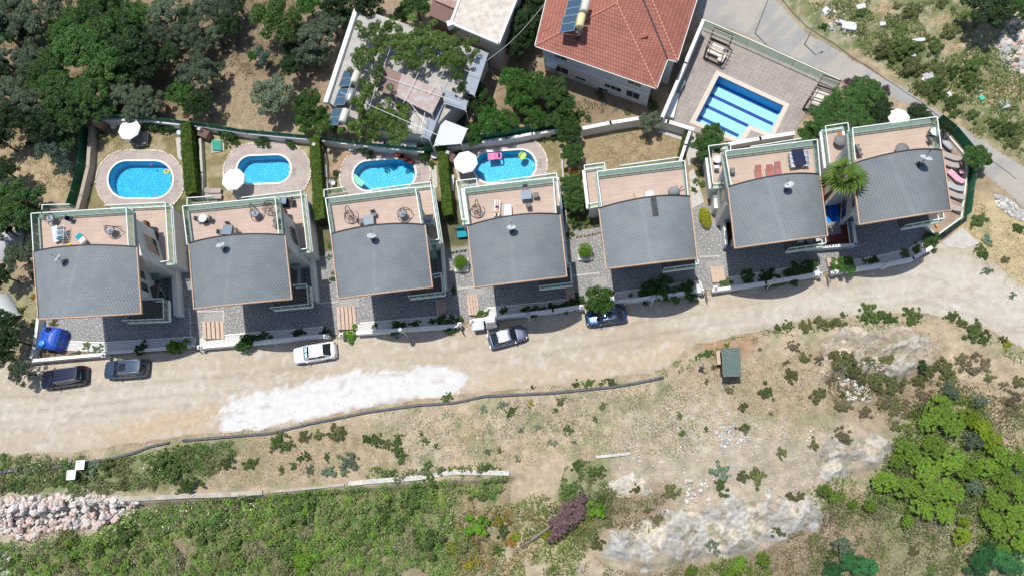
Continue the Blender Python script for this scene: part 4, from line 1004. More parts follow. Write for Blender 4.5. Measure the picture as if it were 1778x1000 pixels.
for f, w_, z, h in ((.17, 1.6, 4.0, 1.0), (.42, .5, 4.2, .4), (.17, 1.8, 1.4, 1.0), (.36, 1.4, 1.0, .4), (.62, .7, 1.5, .6), (.7, 1.3, 1.5, .7), (.86, 1.6, 4.0, 1.1), (.86, 1.6, 1.5, 1.1), (.58, 1.2, .4, .4)):
    p = a.lerp(b, f); windowed(RH, p, p+ds*.01, z, w_, h, no)
mb = MB(); p = a.lerp(b, .5); mb.box((p.x+no.x*.08, p.y+no.y*.08, 2.7), ((b-a).length, .16, .22), math.atan2(ds.y, ds.x)); mb.build('floor_band', WHITE, RH)
p = a+ds*1.2+no*.4; mb = MB(); mb.box((p.x, p.y, 2.5), (1.4, .9, .16), math.atan2(ds.y, ds.x)); mb.build('balcony_slab', WHITE, RH)
mb = MB(); t0 = a.lerp(b, .12)+no*.06; mb.tube([(t0.x, t0.y, 0), (t0.x, t0.y, ze-.2)], .06, 6); mb.build('downpipe', METAL, RH)
# chimney hatch
h0 = W(1116, 62, 6.6); n3 = (K1-SEc).cross(KV-SEc).normalized(); MB().box(h0, (.9, .8, .35), R(20)).build('roof_hatch', RTILE, RH, uv=((0, 0, 0), (1, 0, 0), (0, 1, 0)))

# ---------------------------------------------------------------- solar water heaters
PV = mat('solar_collector', (.05, .10, .16), .15, .1, spec=.7)
def heater(tankm=CREAM, n=2):
    r = empty('solar_water_heater')
    for k in range(n):
        o = MB().box((-1.3, -.62+1.24*k-.02, .55), (1.9, 1.1, .08), M=Matrix.Rotation(R(-24), 3, 'Y')).build('collector', PV, r, True)
        mb = MB(); Mx = Matrix.Rotation(R(-24), 3, 'Y')
        for s in (-.96, .96): mb.box(Vector((-1.3, -.64+1.24*k, .56))+Mx @ Vector((s, 0, .02)), (.05, 1.16, .1), M=Mx)
        for s in (-.57, .57): mb.box(Vector((-1.3, -.64+1.24*k, .56))+Mx @ Vector((0, s, .02)), (1.96, .05, .1), M=Mx)
        mb.build('frame', METAL, o, True)
    MB().lathe([(.02, -.95), (.42, -.93), (.5, -.86), (.5, .86), (.42, .93), (.02, .95)], 18, (.15, 0, 1.25), M=Matrix.Rotation(R(90), 3, 'X')).build('tank', tankm, r, True)
    mb = MB()
    for s in (-.6, .6): mb.bar((.5, s, 0), (.4, s, .95), .05); mb.bar((-.2, s, 0), (0, s, .9), .05); mb.bar((-2.2, s, .1), (.5, s, .1), .05)
    mb.build('stand', METAL, r, True); return r
h1 = heater(); reg(h1)
OFFW = mat('off_white_enamel', (.66, .64, .55), .5, .06)
for i, (x, y, z, rot, t, mt) in enumerate([(1006, 37, 7.4, -12, 'lower solar heater on the red roof, yellow tank with two panels', None), (1014, 10, 7.5, -12, 'upper solar heater on the red roof, pale tank with two panels', OFFW),
        (616, 134, 3.7, -14, 'top solar heater of the three on the vine covered building', OFFW), (607, 167, 3.7, -14, 'middle grey tanked solar heater on the vine covered building', METAL), (596, 202, 3.7, -14, 'bottom solar heater of the three on the vine covered building', OFFW)]):
    o = h1 if i == 0 else copy_tree(h1); p = W(x, y, z+1.0); o.location = (p.x, p.y, z-.1); o.rotation_euler.z = R(rot); tag(o, t, 'water heater', 'rooftop solar water heaters')
    o.scale = (.9,)*3
    if mt:
        for ch in o.children:
            if ch.name.startswith('tank'): ch.data = ch.data.copy(); ch.data.materials[0] = mt

def dish(kind=0):
    r = empty('satellite_dish'); MB().tube([(0, 0, 0), (0, 0, .75), (.05, .08, .9)], .035, 8).build('mast', METAL, r, True)
    Mx = Matrix.Rotation(R(-38), 3, 'X'); prof = [(.02, .0), (.18, .02), (.32, .06), (.44, .12), (.44, .135), (.3, .075), (.02, .015)]
    MB().lathe(prof, 20, (.05, .02, .95), M=Mx).build('reflector', DISHM, r, True)
    mb = MB(); mb.tube([(.05, -.1, .75), (.05, .32, 1.05), (.05, .42, 1.45)], .02, 6); mb.box((.05, .42, 1.48), (.08, .08, .14)); mb.build('feed_arm', BLACKM, r, True)
    mb = MB(); mb.bar((-.3, 0, .35), (.3, 0, .35), .04); mb.bar((0, -.3, .05), (0, .3, .05), .05); mb.bar((-.3, 0, .05), (.3, 0, .05), .05); mb.build('bracket', BLACKM, r, True); return r
D0 = dish(); reg(D0)
def onroof(k, px, py):
    rp_ = V[k][3]; best = None
    for i in range(41):
        for j in range(41):
            q_ = rp_(i/40, j/40); a_, b_ = projn(np.array(q_.x), np.array(q_.y), np.array(q_.z+.6)); e_ = (float(a_)-px)**2+(float(b_)-py)**2
            if best is None or e_ < best[0]: best = (e_, q_)
    return best[1]
for i, (x, y, z, rot, t) in enumerate([(107, 451, 8.4, 60, 'dark dish on the leftmost villa roof'), (387, 430, 8.3, 10, 'pale dish on the second villa roof'), (644, 413, 8.5, -15, 'dish on the third villa roof'), (889, 399, 8.5, 0, 'dish on the fourth villa roof'), (1370, 325, 8.7, 40, 'small brown dish on the sixth villa roof'), (1599, 281, 8.7, -20, 'large blue grey dish on the seventh villa roof'), (1003, 61, 6.3, 0, 'white dish below the solar heaters on the red roof')]):
    o = D0 if i == 0 else copy_tree(D0); p = W(x, y, z+.6); z = z-.05
    if i < 6: p = onroof((1, 2, 3, 4, 6, 7)[i], x, y); z = p.z-.03
    o.location = (p.x, p.y, z); o.rotation_euler.z = R(rot); tag(o, 'satellite dish: '+t, 'satellite dish', 'rooftop satellite dishes')
    if i == 5: o.scale = (1.3,)*3

# ---------------------------------------------------------------- pale flat roofed building at the top
c = W(830, 40); B2 = empty('flat_roofed_building', (c.x, c.y, 0)); tag(B2, 'tall pale building with a flat tiled roof, cut by the top edge', 'building')
FR = [(783, 42), (866, 77), (905, -20), (940, -110), (850, -140), (806, -20)]
PW_ = mat('pinkish_render', (.50, .42, .37), .85, .1, .7)
q = pl(FR, 5.6); MB().prism(q, -.2, 5.5).build('wall', PW_, B2)
FTILE = brickm('roof_slab_tile', (.62, .56, .50), (.58, .52, .45), (.45, .37, .30), .9, .9, .02, 0, .22)
MB().prism(inset(q, .1), 5.5, 5.62).build('flat_roof', FTILE, B2, uv=((0, 0, 0), (.93, .38, 0), (-.38, .93, 0)))
mb = MB()
for a, b in zip(q, q[1:]+q[:1]): mb.bar(Vector((*a[:2], 5.65)), Vector((*b[:2], 5.65)), .28, .3)
mb.build('parapet', WHITE, B2); mb = MB(); mb.box(W(782, 44, 6.0), (.7, .7, .8), R(20)); mb.build('chimney', WHITE, B2)
BR = [(745, 27), (752, -4), (800, 3), (783, 44)]
c = W(765, 15); B3 = empty('lean_to', (c.x, c.y, 0)); tag(B3, 'lean-to with a brown wall and rusty tin roof beside the pale flat roofed building', 'shed')
MB().prism(pl(BR, 5.0), -.2, 5.0).build('wall', mat('brown_wall', (.19, .11, .09), .8, .1), B3)
MB().prism(pl([(752, -30), (755, 0), (797, 18), (806, -25)], 5.4), 5.02, 5.3).build('roof', tin('rusty_tin', (.5, .48, .46), .55), B3, uv=((0, 0, 0), (.93, -.38, 0), (.38, .93, 0)))

# ---------------------------------------------------------------- vine covered building
c = W(700, 130); B1 = empty('vine_covered_building', (c.x, c.y, 0)); tag(B1, 'low old building under patched tin roofs and spreading vines', 'building')
q = pl([(618, 15), (706, 44), (845, 92), (800, 176), (742, 236), (640, 226), (566, 176)], 3.2)
MB().prism(inset(q, .1), -.2, 3.2).build('wall', WALLW, B1); MB().prism(q, 3.2, 3.4).build('flat_roof', mat('screed', (.42, .40, .37), .9, .16, .6), B1)
mb = MB(); mb.bar(W(620, 15, 3.6), W(566, 180, 3.6), .5, .5); mb.build('parapet', WHITE, B1)
u1, v1 = (.93, -.36, 0), (.36, .93, 0)
TB = tin('blue_tin', (.30, .36, .42), .12); TR = tin('rusty_sheet', (.50, .50, .50), .42, (.36, .17, .12)); TBr = tin('brown_sheet', (.24, .19, .17), .3)
TW = tin('white_sheet', (.66, .70, .74), .05)
for nm, poly, z, mm, uvd in (('tin_roof', [(829, 84), (848, 93), (824, 167), (803, 158)], 4.3, TB, v1), ('rusty_tin_roof', [(698, 128), (770, 159), (750, 199), (686, 167)], 4.7, TR, u1), ('brown_tin_roof', [(668, 116), (698, 128), (686, 167), (655, 158)], 4.6, TBr, u1),
        ('tin_roof', [(765, 150), (812, 176), (809, 193), (771, 180)], 4.2, TB, u1), ('tin_roof', [(750, 186), (771, 180), (746, 243), (731, 238)], 3.7, TB, u1), ('white_tin_roof', [(768, 207), (812, 224), (801, 250), (753, 254)], 2.9, TW, u1), ('rusty_tin_roof', [(636, 240), (668, 244), (666, 253), (634, 249)], 1.3, TR, v1), ('grey_tin_roof', [(670, 244), (724, 248), (722, 258), (668, 254)], 1.3, TW, v1)):
    MB().prism(pl(poly, z), z-.07, z).build(nm, mm, B1, uv=((0, 0, 0), uvd, (0, 0, 1)))
    for a in poly: p = W(*a, z); MB().bar((p.x, p.y, 0), (p.x, p.y, z-.08), .1).build('roof_post', METAL, B1)
MB().prism(pl([(771, 181), (808, 195), (806, 222), (768, 205)], .1), -.1, .12).build('yard_slab', mat('dark_slab', (.05, .05, .05), .9), B1)
mb = MB()
for a, b in (((700, 165), (740, 215)), ((720, 190), (712, 225)), ((738, 196), (730, 228)), ((760, 60), (700, 180)), ((800, 80), (745, 165)), ((650, 40), (600, 170)), ((690, 50), (640, 190))): mb.bar(W(*a, 5.0), W(*b, 5.0), .04)
for a, b in (((620, 60), (830, 130)), ((600, 110), (800, 180)), ((590, 160), (760, 235))): mb.bar(W(*a, 4.95), W(*b, 4.95), .04)
mb.build('pergola_frame', METAL, B1)

# ---------------------------------------------------------------- pergolas on the lap pool terrace
def pergola(quad, lab, cush):
    z = 2.3; P = [W(a, b, z) for a, b in quad]; c = sum(P, Vector())/4; r = empty('pergola', (c.x, c.y, 0)); tag(r, lab, 'pergola', 'steel pergolas on the lap pool terrace')
    mb = MB()
    for i in range(4): mb.bar(P[i], P[(i+1) % 4], .09)
    mb.build('top_frame', RATTAN, r)
    for p in P: MB().bar((p.x, p.y, .05), (p.x, p.y, z), .09).build('post', RATTAN, r)
    for k in range(5):
        a = P[0].lerp(P[3], (k+.5)/5); b = P[1].lerp(P[2], (k+.5)/5); d_ = (b-a).normalized(); MB().bar(a-d_*.35+Vector((0, 0, .1)), b+d_*.35+Vector((0, 0, .1)), .07).build('rafter', mat('greige_timber', (.42, .36, .31), .8), r)
    o = MB()
    for s in range(4): a, b = P[s], P[(s+1) % 4]; o.bar(Vector((a.x, a.y, .3)), Vector((b.x, b.y, .3)), .08, .3)
    o.build('base_frame', RATTAN, r)
    u_ = (P[1]-P[0]).normalized(); v_ = (P[3]-P[0]).normalized()
    for f in cush: MB().box((c.x+u_.x*f[0]+v_.x*f[1], c.y+u_.y*f[0]+v_.y*f[1], f[4]), (f[2], f[3], .3), math.atan2(u_.y, u_.x)).build('cushion', mat('cream_fabric', (.70, .64, .55), .9, .06), r, bevel=.06)
pergola([(1240, 48), (1273, 62), (1256, 96), (1227, 82)], 'steel pergola with cream cushions at the top corner of the lap pool terrace', [(-.1, -.1, 1.6, 1.5, .45), (.9, .6, .7, 1.3, .6)])
pergola([(1430, 131), (1460, 141), (1438, 182), (1404, 172)], 'steel pergola with cream cushions at the right end of the lap pool terrace', [(0, .1, 1.5, 1.9, .5)])
o = MB().prism(pl([(1177, 137), (1191, 141), (1182, 158), (1169, 153)], .9), .05, .9).build('pump_cabinet', mat('grey_green_steel', (.25, .30, .30), .5, .08), bevel=.03); tag(o, 'grey green cabinet against the white wall left of the lap pool', 'cabinet')
o = MB().prism(pl([(1168, 158), (1180, 163), (1170, 205), (1157, 201)], .55), .05, .55).build('stone_bench', WHITE, bevel=.03); tag(o, 'long white bench below the grey green cabinet, left of the lap pool', 'bench')

# ---------------------------------------------------------------- cars
CGL = mat('car_glass', (.012, .018, .024), .06, .05, spec=.9); TYRE = mat('tyre', (.015, .015, .015), .9); RIMM = mat('wheel_rim', (.4, .4, .42), .3, metal=.8)
def paint_m(name, c, met=.4):
    m, t, b = newmat(name); b.inputs['Base Color'].default_value = (*c, 1); b.inputs['Metallic'].default_value = met; b.inputs['Roughness'].default_value = .32; b.inputs['Coat Weight'].default_value = .6; b.inputs['Coat Roughness'].default_value = .08
    o = tc(t); bumpn(t, b, noise(t, .8, 2, o), .04, .05); return m
HLM = mat('headlight_lens', (.6, .62, .65), .1, .05, spec=.8); TLM = mat('tail_light', (.30, .01, .01), .2, .05, spec=.7)
def car(px, py, ang, L, Wd, Ht, paint, label, suv=False, sunroof=False, shade=False):
    p = W(px, py, .7); r = empty('parked_car', (p.x, p.y, .02), ang); tag(r, label, 'car', 'cars parked along the dirt road')
    hw = Wd/2; belt = .95 if not suv else 1.08
    # nose at +x
    st = [(-.5, .72, .62), (-.49, .84, .80), (-.465, .93, .93), (-.42, .985, .98), (-.34, 1, 1.), (-.2, 1, 1.), (0, 1, 1.), (.12, 1, 1.), (.2, .995, .985), (.3, .985, .93), (.38, .965, .89), (.44, .92, .85), (.475, .85, .78), (.495, .74, .66), (.5, .64, .5)]
    V = []; prof = [(-1, .22), (-1.0, .55), (-.985, .86), (-.93, .97), (-.8, 1.0), (-.4, 1.03), (0, 1.04), (.4, 1.03), (.8, 1.0), (.93, .97), (.985, .86), (1.0, .55), (1, .22)]
    for x, wf, hf in st:
        for y, z in prof: V.append((x*L, y*hw*wf, (z if z < .5 else z*hf)*belt if z > .3 else .2))
    n = len(prof); Fs = [(i*n+k, i*n+k+1, (i+1)*n+k+1, (i+1)*n+k) for i in range(len(st)-1) for k in range(n-1)]
    Fs += [tuple(range(n))[::-1], tuple(range((len(st)-1)*n, len(st)*n))]+[(i*n+n-1, i*n, (i+1)*n, (i+1)*n+n-1) for i in range(len(st)-1)]
    mb = MB(); mb.add(V, Fs, True); body = mb.build('body', paint, r, True)
    # greenhouse
    xr0, xr1 = (-.46*L, -.33*L) if not suv else (-.475*L, -.43*L)
    xf1, xf0 = .08*L, .21*L
    if not suv: xr0 = -.40*L; xr1 = -.24*L
    wb, wt = hw*.90, hw*.70
    b_ = [Vector((xr0, wb*.86, belt)), Vector((xf0, wb*.9, belt*.99))]; t_ = [Vector((xr1, wt*.92, Ht-.05)), Vector((xf1, wt*.95, Ht-.05))]
    bm_ = Vector(((xr0+xf0)/2, wb, belt)); tm_ = Vector(((xr1+xf1)/2, wt, Ht-.03))
    fl = lambda v_: Vector((v_.x, -v_.y, v_.z))
    # roof grid
    mb = MB(); V = []; m = 8; q = 6
    for i in range(m+1):
        f = i/m; x = t_[0].x+(t_[1].x-t_[0].x)*f; w_ = (t_[0].y*(1-f)+t_[1].y*f)*(1-.0)+.06*math.sin(math.pi*f)
        for j in range(q+1):
            g = 2*j/q-1; V.append((x, w_*g, Ht-.05+.05*math.sin(math.pi*f)**.5*(1-g*g*.6)+.012))
    mb.add(V, [(i*(q+1)+j, (i+1)*(q+1)+j, (i+1)*(q+1)+j+1, i*(q+1)+j+1) for i in range(m) for j in range(q)], True)
    mb.build('roof', paint, r, True)
    mb = MB(); mb.add([b_[1], fl(b_[1]), fl(t_[1]), t_[1], Vector((xf0+.06*L*.4, 0, belt*1.0)), Vector((xf1+.05, 0, Ht-.01))], [(0, 4, 5, 3), (4, 1, 2, 5)], True); mb.build('windshield', CGL, r, True)
    mb = MB(); mb.add([b_[0], fl(b_[0]), fl(t_[0]), t_[0], Vector((xr0-.06, 0, belt)), Vector((xr1-.03, 0, Ht-.02))], [(0, 3, 5, 4), (4, 5, 2, 1)], True); mb.build('rear_window', CGL, r, True)
    for s in (1, -1):
        g = (lambda v_: v_) if s == 1 else fl
        mb = MB(); mb.add([g(b_[0]), g(bm_), g(b_[1]), g(t_[1]), g(tm_), g(t_[0])], [(0, 1, 4, 5), (1, 2, 3, 4)], True); mb.build('side_window', CGL, r, True)
        mb = MB()
        for a, b in ((b_[0], t_[0]), (bm_, tm_), (b_[1], t_[1])): mb.bar(g(a), g(b), .07, .06)
        mb.tube([g(t_[0]), g(tm_), g(t_[1])], .035, 6); mb.tube([g(b_[0]), g(bm_)+Vector((0, 0, .01)), g(b_[1])], .03, 6)
        mb.build('window_pillars', paint, r, True)
        mb = MB(); mb.box((.165*L, s*(hw+.03), belt-.02), (.13, .2, .13)); mb.build('wing_mirror', paint, r, True, bevel=.03)
        mb = MB(); mb.box((.447*L, s*hw*.64, belt*.77), (.18, .32, .09), rz=-s*.45); mb.build('headlight', HLM, r, True, bevel=.02)
        mb = MB(); mb.box((-.474*L, s*hw*.66, belt*.82), (.12, .32, .14), rz=s*.35); mb.build('tail_light', TLM, r, True, bevel=.02)
        if suv: mb = MB(); mb.tube([(xr1+.1, s*wt*.93, Ht), (xr1+.25, s*wt*.95, Ht+.06), (xf1-.25, s*wt*.97, Ht+.06), (xf1-.05, s*wt*.95, Ht)], .025, 6); mb.build('roof_rail', METAL, r, True)
        for x in (-.3*L, .31*L):
            Mx = Matrix.Rotation(R(90), 3, 'X')
            o = MB().lathe([(.2, -.11), (.32, -.11), (.34, -.05), (.34, .05), (.32, .11), (.2, .11)], 18, (x, s*(hw-.09), .34), M=Mx).build('wheel', TYRE, r, True)
            MB().lathe([(.02, -.12), (.2, -.115), (.2, .115), (.02, .12)], 12, (x, s*(hw-.09), .34), M=Mx).build('rim', RIMM, o, True)
    # seams
    mb = MB()
    for s in (1, -1): mb.tube([(.22*L, s*hw*.78, belt*1.0+.012), (.36*L, s*hw*.7, belt*.925), (.45*L, s*hw*.55, belt*.86)], .008, 4)
    mb.tube([(.225*L, y*hw, belt*1.0+.018+(.03 if abs(y) < .5 else 0)) for y in (-.78, -.4, 0, .4, .78)], .02, 4)
    mb.build('bonnet_seam', BLACKM, r, True)
    if sunroof: MB().box((xf1-.55, 0, Ht+.035), (.7, wt*1.15, .012)).build('sunroof', CGL, r, True)
    if shade:
        mb = MB(); c0 = (b_[1]+t_[1])/2
        for s in (-1, 1):
            A1 = Vector((xf0-.06, s*.04, belt+.06)); B1_ = Vector((xf0-.1, s*wb*.78, belt+.05)); C1 = Vector((xf1+.1, s*wt*.82, Ht-.07)); D1 = Vector((xf1+.12, s*.04, Ht-.05))
            mb.add([q_+Vector((.05, 0, .045)) for q_ in (A1, B1_, C1, D1)], [(0, 1, 2, 3)])
        mb.build('sunshade', mat('pale_blue_sunshade', (.5, .72, .78), .4), r, True)
    mb = MB(); mb.tube([(xr1+.3, 0, Ht), (xr1+.1, 0, Ht+.12)], .015, 5); mb.build('aerial', BLACKM, r, True)
    mb = MB()
    for s in (-1, 1): mb.bar((xf0+.05, s*.3-.2, belt+.045), (xf0-.12, s*.3+.2, belt+.16), .02)
    mb.build('wiper', BLACKM, r, True)
    return r
def ca(x0, y0, x1, y1):
    a, b = W(x0, y0), W(x1, y1); return math.atan2(b.y-a.y, b.x-a.x)
car(111, 655, ca(152, 649, 71, 661), 5.3, 2.12, 1.8, paint_m('navy_paint', (.018, .022, .05)), 'dark navy off-roader with silver roof rails, furthest left of the cars', True)
car(219, 640, ca(258, 637, 180, 643), 5.0, 2.05, 1.65, paint_m('steel_blue_paint', (.05, .08, .13), .4), 'steel blue hatchback with a dark sunroof behind the navy off-roader', True, True)
car(546, 612, ca(583, 606, 509, 618), 4.8, 1.9, 1.45, paint_m('white_paint_car', (.74, .75, .76), .0), 'white saloon with a pale sunshade behind its windscreen', shade=True)
car(881, 584, ca(848, 593, 914, 575), 4.25, 1.80, 1.46, paint_m('slate_violet_paint', (.12, .14, .22), .4), 'slate grey saloon facing right beside the grey bins')
car(1052, 548, ca(1086, 543, 1017, 553), 4.4, 1.82, 1.46, paint_m('deep_blue_paint', (.02, .055, .13), .4), 'deep blue car half under the light green tree')

# ---------------------------------------------------------------- garden and roadside objects
P = W(92, 588, .9); TK = empty('water_tank', (P.x, P.y, .05), R(-8)); tag(TK, 'big blue plastic water tank with a pale blue lid', 'water tank')
mb = MB(); q = [(-.95, -1.25), (.95, -1.25), (1.2, -1.0), (1.2, 1.0), (.95, 1.25), (-.95, 1.25), (-1.2, 1.0), (-1.2, -1.0)]
V_ = []; lv = [(0, .94), (.12, 1), (.45, 1), (.5, .95), (.6, .95), (.65, 1), (1.0, 1), (1.05, .95), (1.15, .95), (1.2, 1), (1.5, .98), (1.72, .86), (1.85, .6), (1.9, .3)]
for z, s in lv: V_ += [(x*s*(.85 if z > 1.6 else 1), y*s, z) for x, y in q]
mb.add(V_, [(i*8+k, i*8+(k+1) % 8, (i+1)*8+(k+1) % 8, (i+1)*8+k) for i in range(len(lv)-1) for k in range(8)]+[tuple(range((len(lv)-1)*8, len(lv)*8))], False)
mb.build('shell', PLASTICB, TK, True, bevel=.05)
MB().lathe([(.36, 1.82), (.36, 1.98), (.3, 2.02), (.02, 2.04)], 16, (-.25, -.75, 0)).build('lid', PLASTICL, TK, True)
MB().lathe([(.3, 1.8), (.3, 1.96), (.24, 1.96), (.22, 1.9), (.02, 1.9)], 16, (-.1, .85, 0)).build('filler_cap', FABN, TK, True)
mb = MB()
for s in (-.7, -.2, .3, .8): mb.box((1.12, s, .9), (.12, .22, 1.3))
mb.build('rib', PLASTICB, TK, True)
def bin_(px, py, lab, open_=False):
    p = W(px, py, 1.1); r = empty('waste_container', (p.x, p.y, .02), R(6)); tag(r, lab, 'waste container', 'grey bins by the fourth villa gate')
    MB().prism([(-.55, -.4), (.55, -.4), (.6, .45), (-.6, .45)], .12, 1.1).build('bin_body', GREYP, r, True, bevel=.03)
    for x in (-.45, .45):
        for y in (-.3, .3): MB().box((x, y, .07), (.06, .14, .14)).build('wheel', TYRE, r, True)
    if open_:
        MB().box((0, .42, 1.2), (1.2, .45, .06), 0).build('lid', mat('pale_grey_plastic', (.55, .57, .6), .5), r, True); MB().box((0, -.12, 1.105), (1.0, .5, .012)).build('opening', BLACKM, r, True)
    else:
        MB().box((0, 0, 1.14), (1.28, .98, .07)).build('lid', mat('pale_grey_plastic', (.5, .52, .55), .5), r, True, bevel=.03)
bin_(830, 565, 'grey bin with its lid shut, left of the pair'); bin_(853, 563, 'grey bin with its lid open, right of the pair', True)
# shed
P = G(1270, 628, 2.1); SH = empty('garden_shed', (P.x, P.y, P.z), 0); tag(SH, 'small shed with a green shingle roof above the scrubby slope', 'shed')
MB().prism([(-.85, -1.2), (.85, -1.2), (.85, 1.35), (-.85, 1.35)], -.3, 1.95).build('wall', BROWN, SH, True)
mb = MB(); M_ = Matrix.Rotation(R(9), 3, 'X'); mb.box((0, 0, 2.15), (2.05, 3.3, .1), M=M_); mb.build('roof', mat('green_felt_roof', (.125, .165, .15), .9, .16, 5), SH, True)
MB().box((.2, -1.23, .9), (.8, .05, 1.7)).build('door', mat('black_door', (.015, .015, .017), .8), SH, True)
MB().box((-1.15, .75, 1.1), (.4, 1.6, .08)).build('side_shelf', WOOD, SH, True); MB().box((-1.15, .75, .5), (.08, 1.5, 1.2)).build('shelf_board', BROWN, SH, True)
SH.scale = (.9, .88, .95)
# dead stump / figure like stump
P = G(1217, 640, .4); r = empty('tree_stump', tuple(P)); tag(r, 'gnarled dead tree stump standing left of the small green shed', 'tree stump')
MB().tube([(0, 0, -.3), (.05, 0, .5), (-.05, .05, 1.1), (.1, .1, 1.7)], [.22, .16, .13, .07], 8).build('trunk', mat('grey_wood', (.25, .20, .16), .9, .2, 8, .5), r, True)
mb = MB(); mb.tube([(0, 0, 1.0), (-.35, .1, 1.4), (-.5, .25, 1.55)], [.1, .07, .03], 6); mb.tube([(0, 0, .8), (.3, -.1, 1.3), (.45, .05, 1.6)], [.1, .06, .03], 6); mb.tube([(0, .05, 1.2), (.1, .4, 1.5)], [.08, .03], 6); mb.build('branch', mat('grey_wood', (0, 0, 0)), r, True)
# pipes
def pipe(pts, lab, rad=.2):
    Q = []; n = len(pts)
    for i in range(n-1):
        for k in range(4):
            f = k/4; a, b = pts[i], pts[i+1]; p = G(a[0]+(b[0]-a[0])*f, a[1]+(b[1]-a[1])*f); Q.append((p.x, p.y, p.z+rad*.75))
    p = G(*pts[-1]); Q.append((p.x, p.y, p.z+rad*.8))
    o = MB().tube(Q, rad, 10).build('drain_pipe', mat('grey_pipe', (.11, .115, .12), .6, .25, 1.5)); tag(o, lab, 'pipe')
    r = MB()
    for q in Q[2::9]: i = Q.index(q); d_ = (Vector(Q[i])-Vector(Q[i-1])).normalized(); r.tube([Vector(q)-d_*.12, Vector(q)+d_*.12], rad*1.12, 10)
    if Q[2::9]: r.build('pipe_joint', mat('grey_pipe_joint', (.16, .165, .17), .6, .2), o)
pipe([(318, 765), (400, 758), (470, 752), (540, 735), (640, 715), (720, 704), (790, 699), (840, 688), (960, 682), (1060, 672), (1110, 664), (1152, 655)], 'long black drain pipe edging the dirt road', .15)
pipe([(150, 803), (200, 795), (235, 785), (262, 775), (295, 768)], 'half buried grey pipe right of the white panels', .15); pipe([(45, 815), (90, 812), (125, 805)], 'pale dusty pipe left of the white panels', .15); pipe([(-20, 822), (10, 819), (38, 814)], 'short black pipe at the left edge of the photo', .17)
for i, (a, b, t) in enumerate([((131, 799.5), (147, 814), 'upper right of the two square white panels on the scrub'), ((117, 816), (130, 832), 'lower left of the two square white panels on the scrub')]):
    P = G((a[0]+b[0])/2, (a[1]+b[1])/2, .9); x = (b[0]-a[0])/2
    r = empty('sign_panel', tuple(P), R(4)); tag(r, t, 'panel', 'white panels'); MB().box((0, 0, .9), (1.0, 1.0, .05)).build('board', mat('white_board', (.82, .82, .82), .6, .02), r, True)
    for s in (-.4, .4): MB().bar((s, 0, -.3), (s, 0, .88), .05).build('leg', METAL, r, True)
def cwall(pts, w_, lab, m, h=.5):
    P = [G(a, b, .15) for a, b in pts]; r = empty('concrete_wall', tuple(P[0])); tag(r, lab, 'wall', 'old concrete walls on the slope'); mb = MB()
    for a, b in zip(P, P[1:]): d_ = (b-a).normalized(); mb.bar(a-Vector((0, 0, .9))-d_*.02, b-Vector((0, 0, .9)), w_*.8, 2.2)
    mb.build('masonry', m, r)
OLDC = mat('weathered_concrete', (.42, .38, .32), .95, .2, 1.5, .4); OLDW = mat('whitewashed_concrete', (.54, .52, .47), .95, .2, 2.5, .4)
cwall([(190, 866), (260, 864), (330, 860), (400, 858), (455, 854)], .62, 'long grey concrete wall top right of the boulder heap', OLDC)
cwall([(605, 839), (660, 834), (725, 829), (790, 819), (884, 821)], .6, 'whitewashed crumbling concrete wall in the middle of the slope', OLDW)
cwall([(1035, 793), (1065, 790), (1093, 787)], .35, 'short concrete beam at the head of the bare soil chute', OLDW)

# ---------------------------------------------------------------- furniture
def umbrella(m=FABW, rr=1.45):
    r = empty('parasol'); MB().tube([(0, 0, 0), (0, 0, 2.5)], .03, 8).build('pole', FRAME, r, True)
    MB().lathe([(.3, 0), (.3, .08), (.08, .12)], 12).build('base', STONE, r, True)
    V_ = [(0, 0, 2.55)]; n = 8
    for k in range(n): a = 2*math.pi*(k+.3)/n; V_.append((rr*.5*math.cos(a), rr*.5*math.sin(a), 2.38))
    for k in range(n): a = 2*math.pi*(k+.3)/n; V_.append((rr*math.cos(a), rr*math.sin(a), 2.08))
    for k in range(n): a = 2*math.pi*(k+.3)/n; V_.append((rr*math.cos(a), rr*math.sin(a), 1.94))
    F_ = [(0, 1+k, 1+(k+1) % n) for k in range(n)]+[(1+k, 9+k, 9+(k+1) % n, 1+(k+1) % n) for k in range(n)]+[(9+k, 17+k, 17+(k+1) % n, 9+(k+1) % n) for k in range(n)]
    mb = MB(); mb.add(V_, F_); mb.build('canopy', m, r, True)
    for k in range(n): a = 2*math.pi*(k+.3)/n; MB().tube([(0, 0, 2.5), (rr*.5*math.cos(a), rr*.5*math.sin(a), 2.35), (rr*math.cos(a), rr*math.sin(a), 2.05)], .012, 4).build('rib', METAL, r, True)
    return r
def lounger(m, frame=FRAME, flat=False):
    r = empty('sun_lounger'); L = 1.95
    mb = MB()
    for s in (-.3, .3): mb.bar((-.95, s, .3), (.95, s, .3), .05)
    for x in (-.9, .1, .9): mb.bar((x, -.3, .3), (x, .3, .3), .05)
    mb.build('frame', frame, r, True)
    for x in (-.8, .8):
        for s in (-.29, .29): MB().bar((x, s, 0), (x, s, .3), .045).build('leg', frame, r, True)
    MB().box((-.35, 0, .37), (1.25, .64, .09)).build('seat', m, r, True, bevel=.03)
    MB().box((.60, 0, .37 if flat else .52), (.74, .64, .09), M=Matrix.Rotation(0 if flat else R(-26), 3, 'Y')).build('backrest', m, r, True, bevel=.03)
    return r
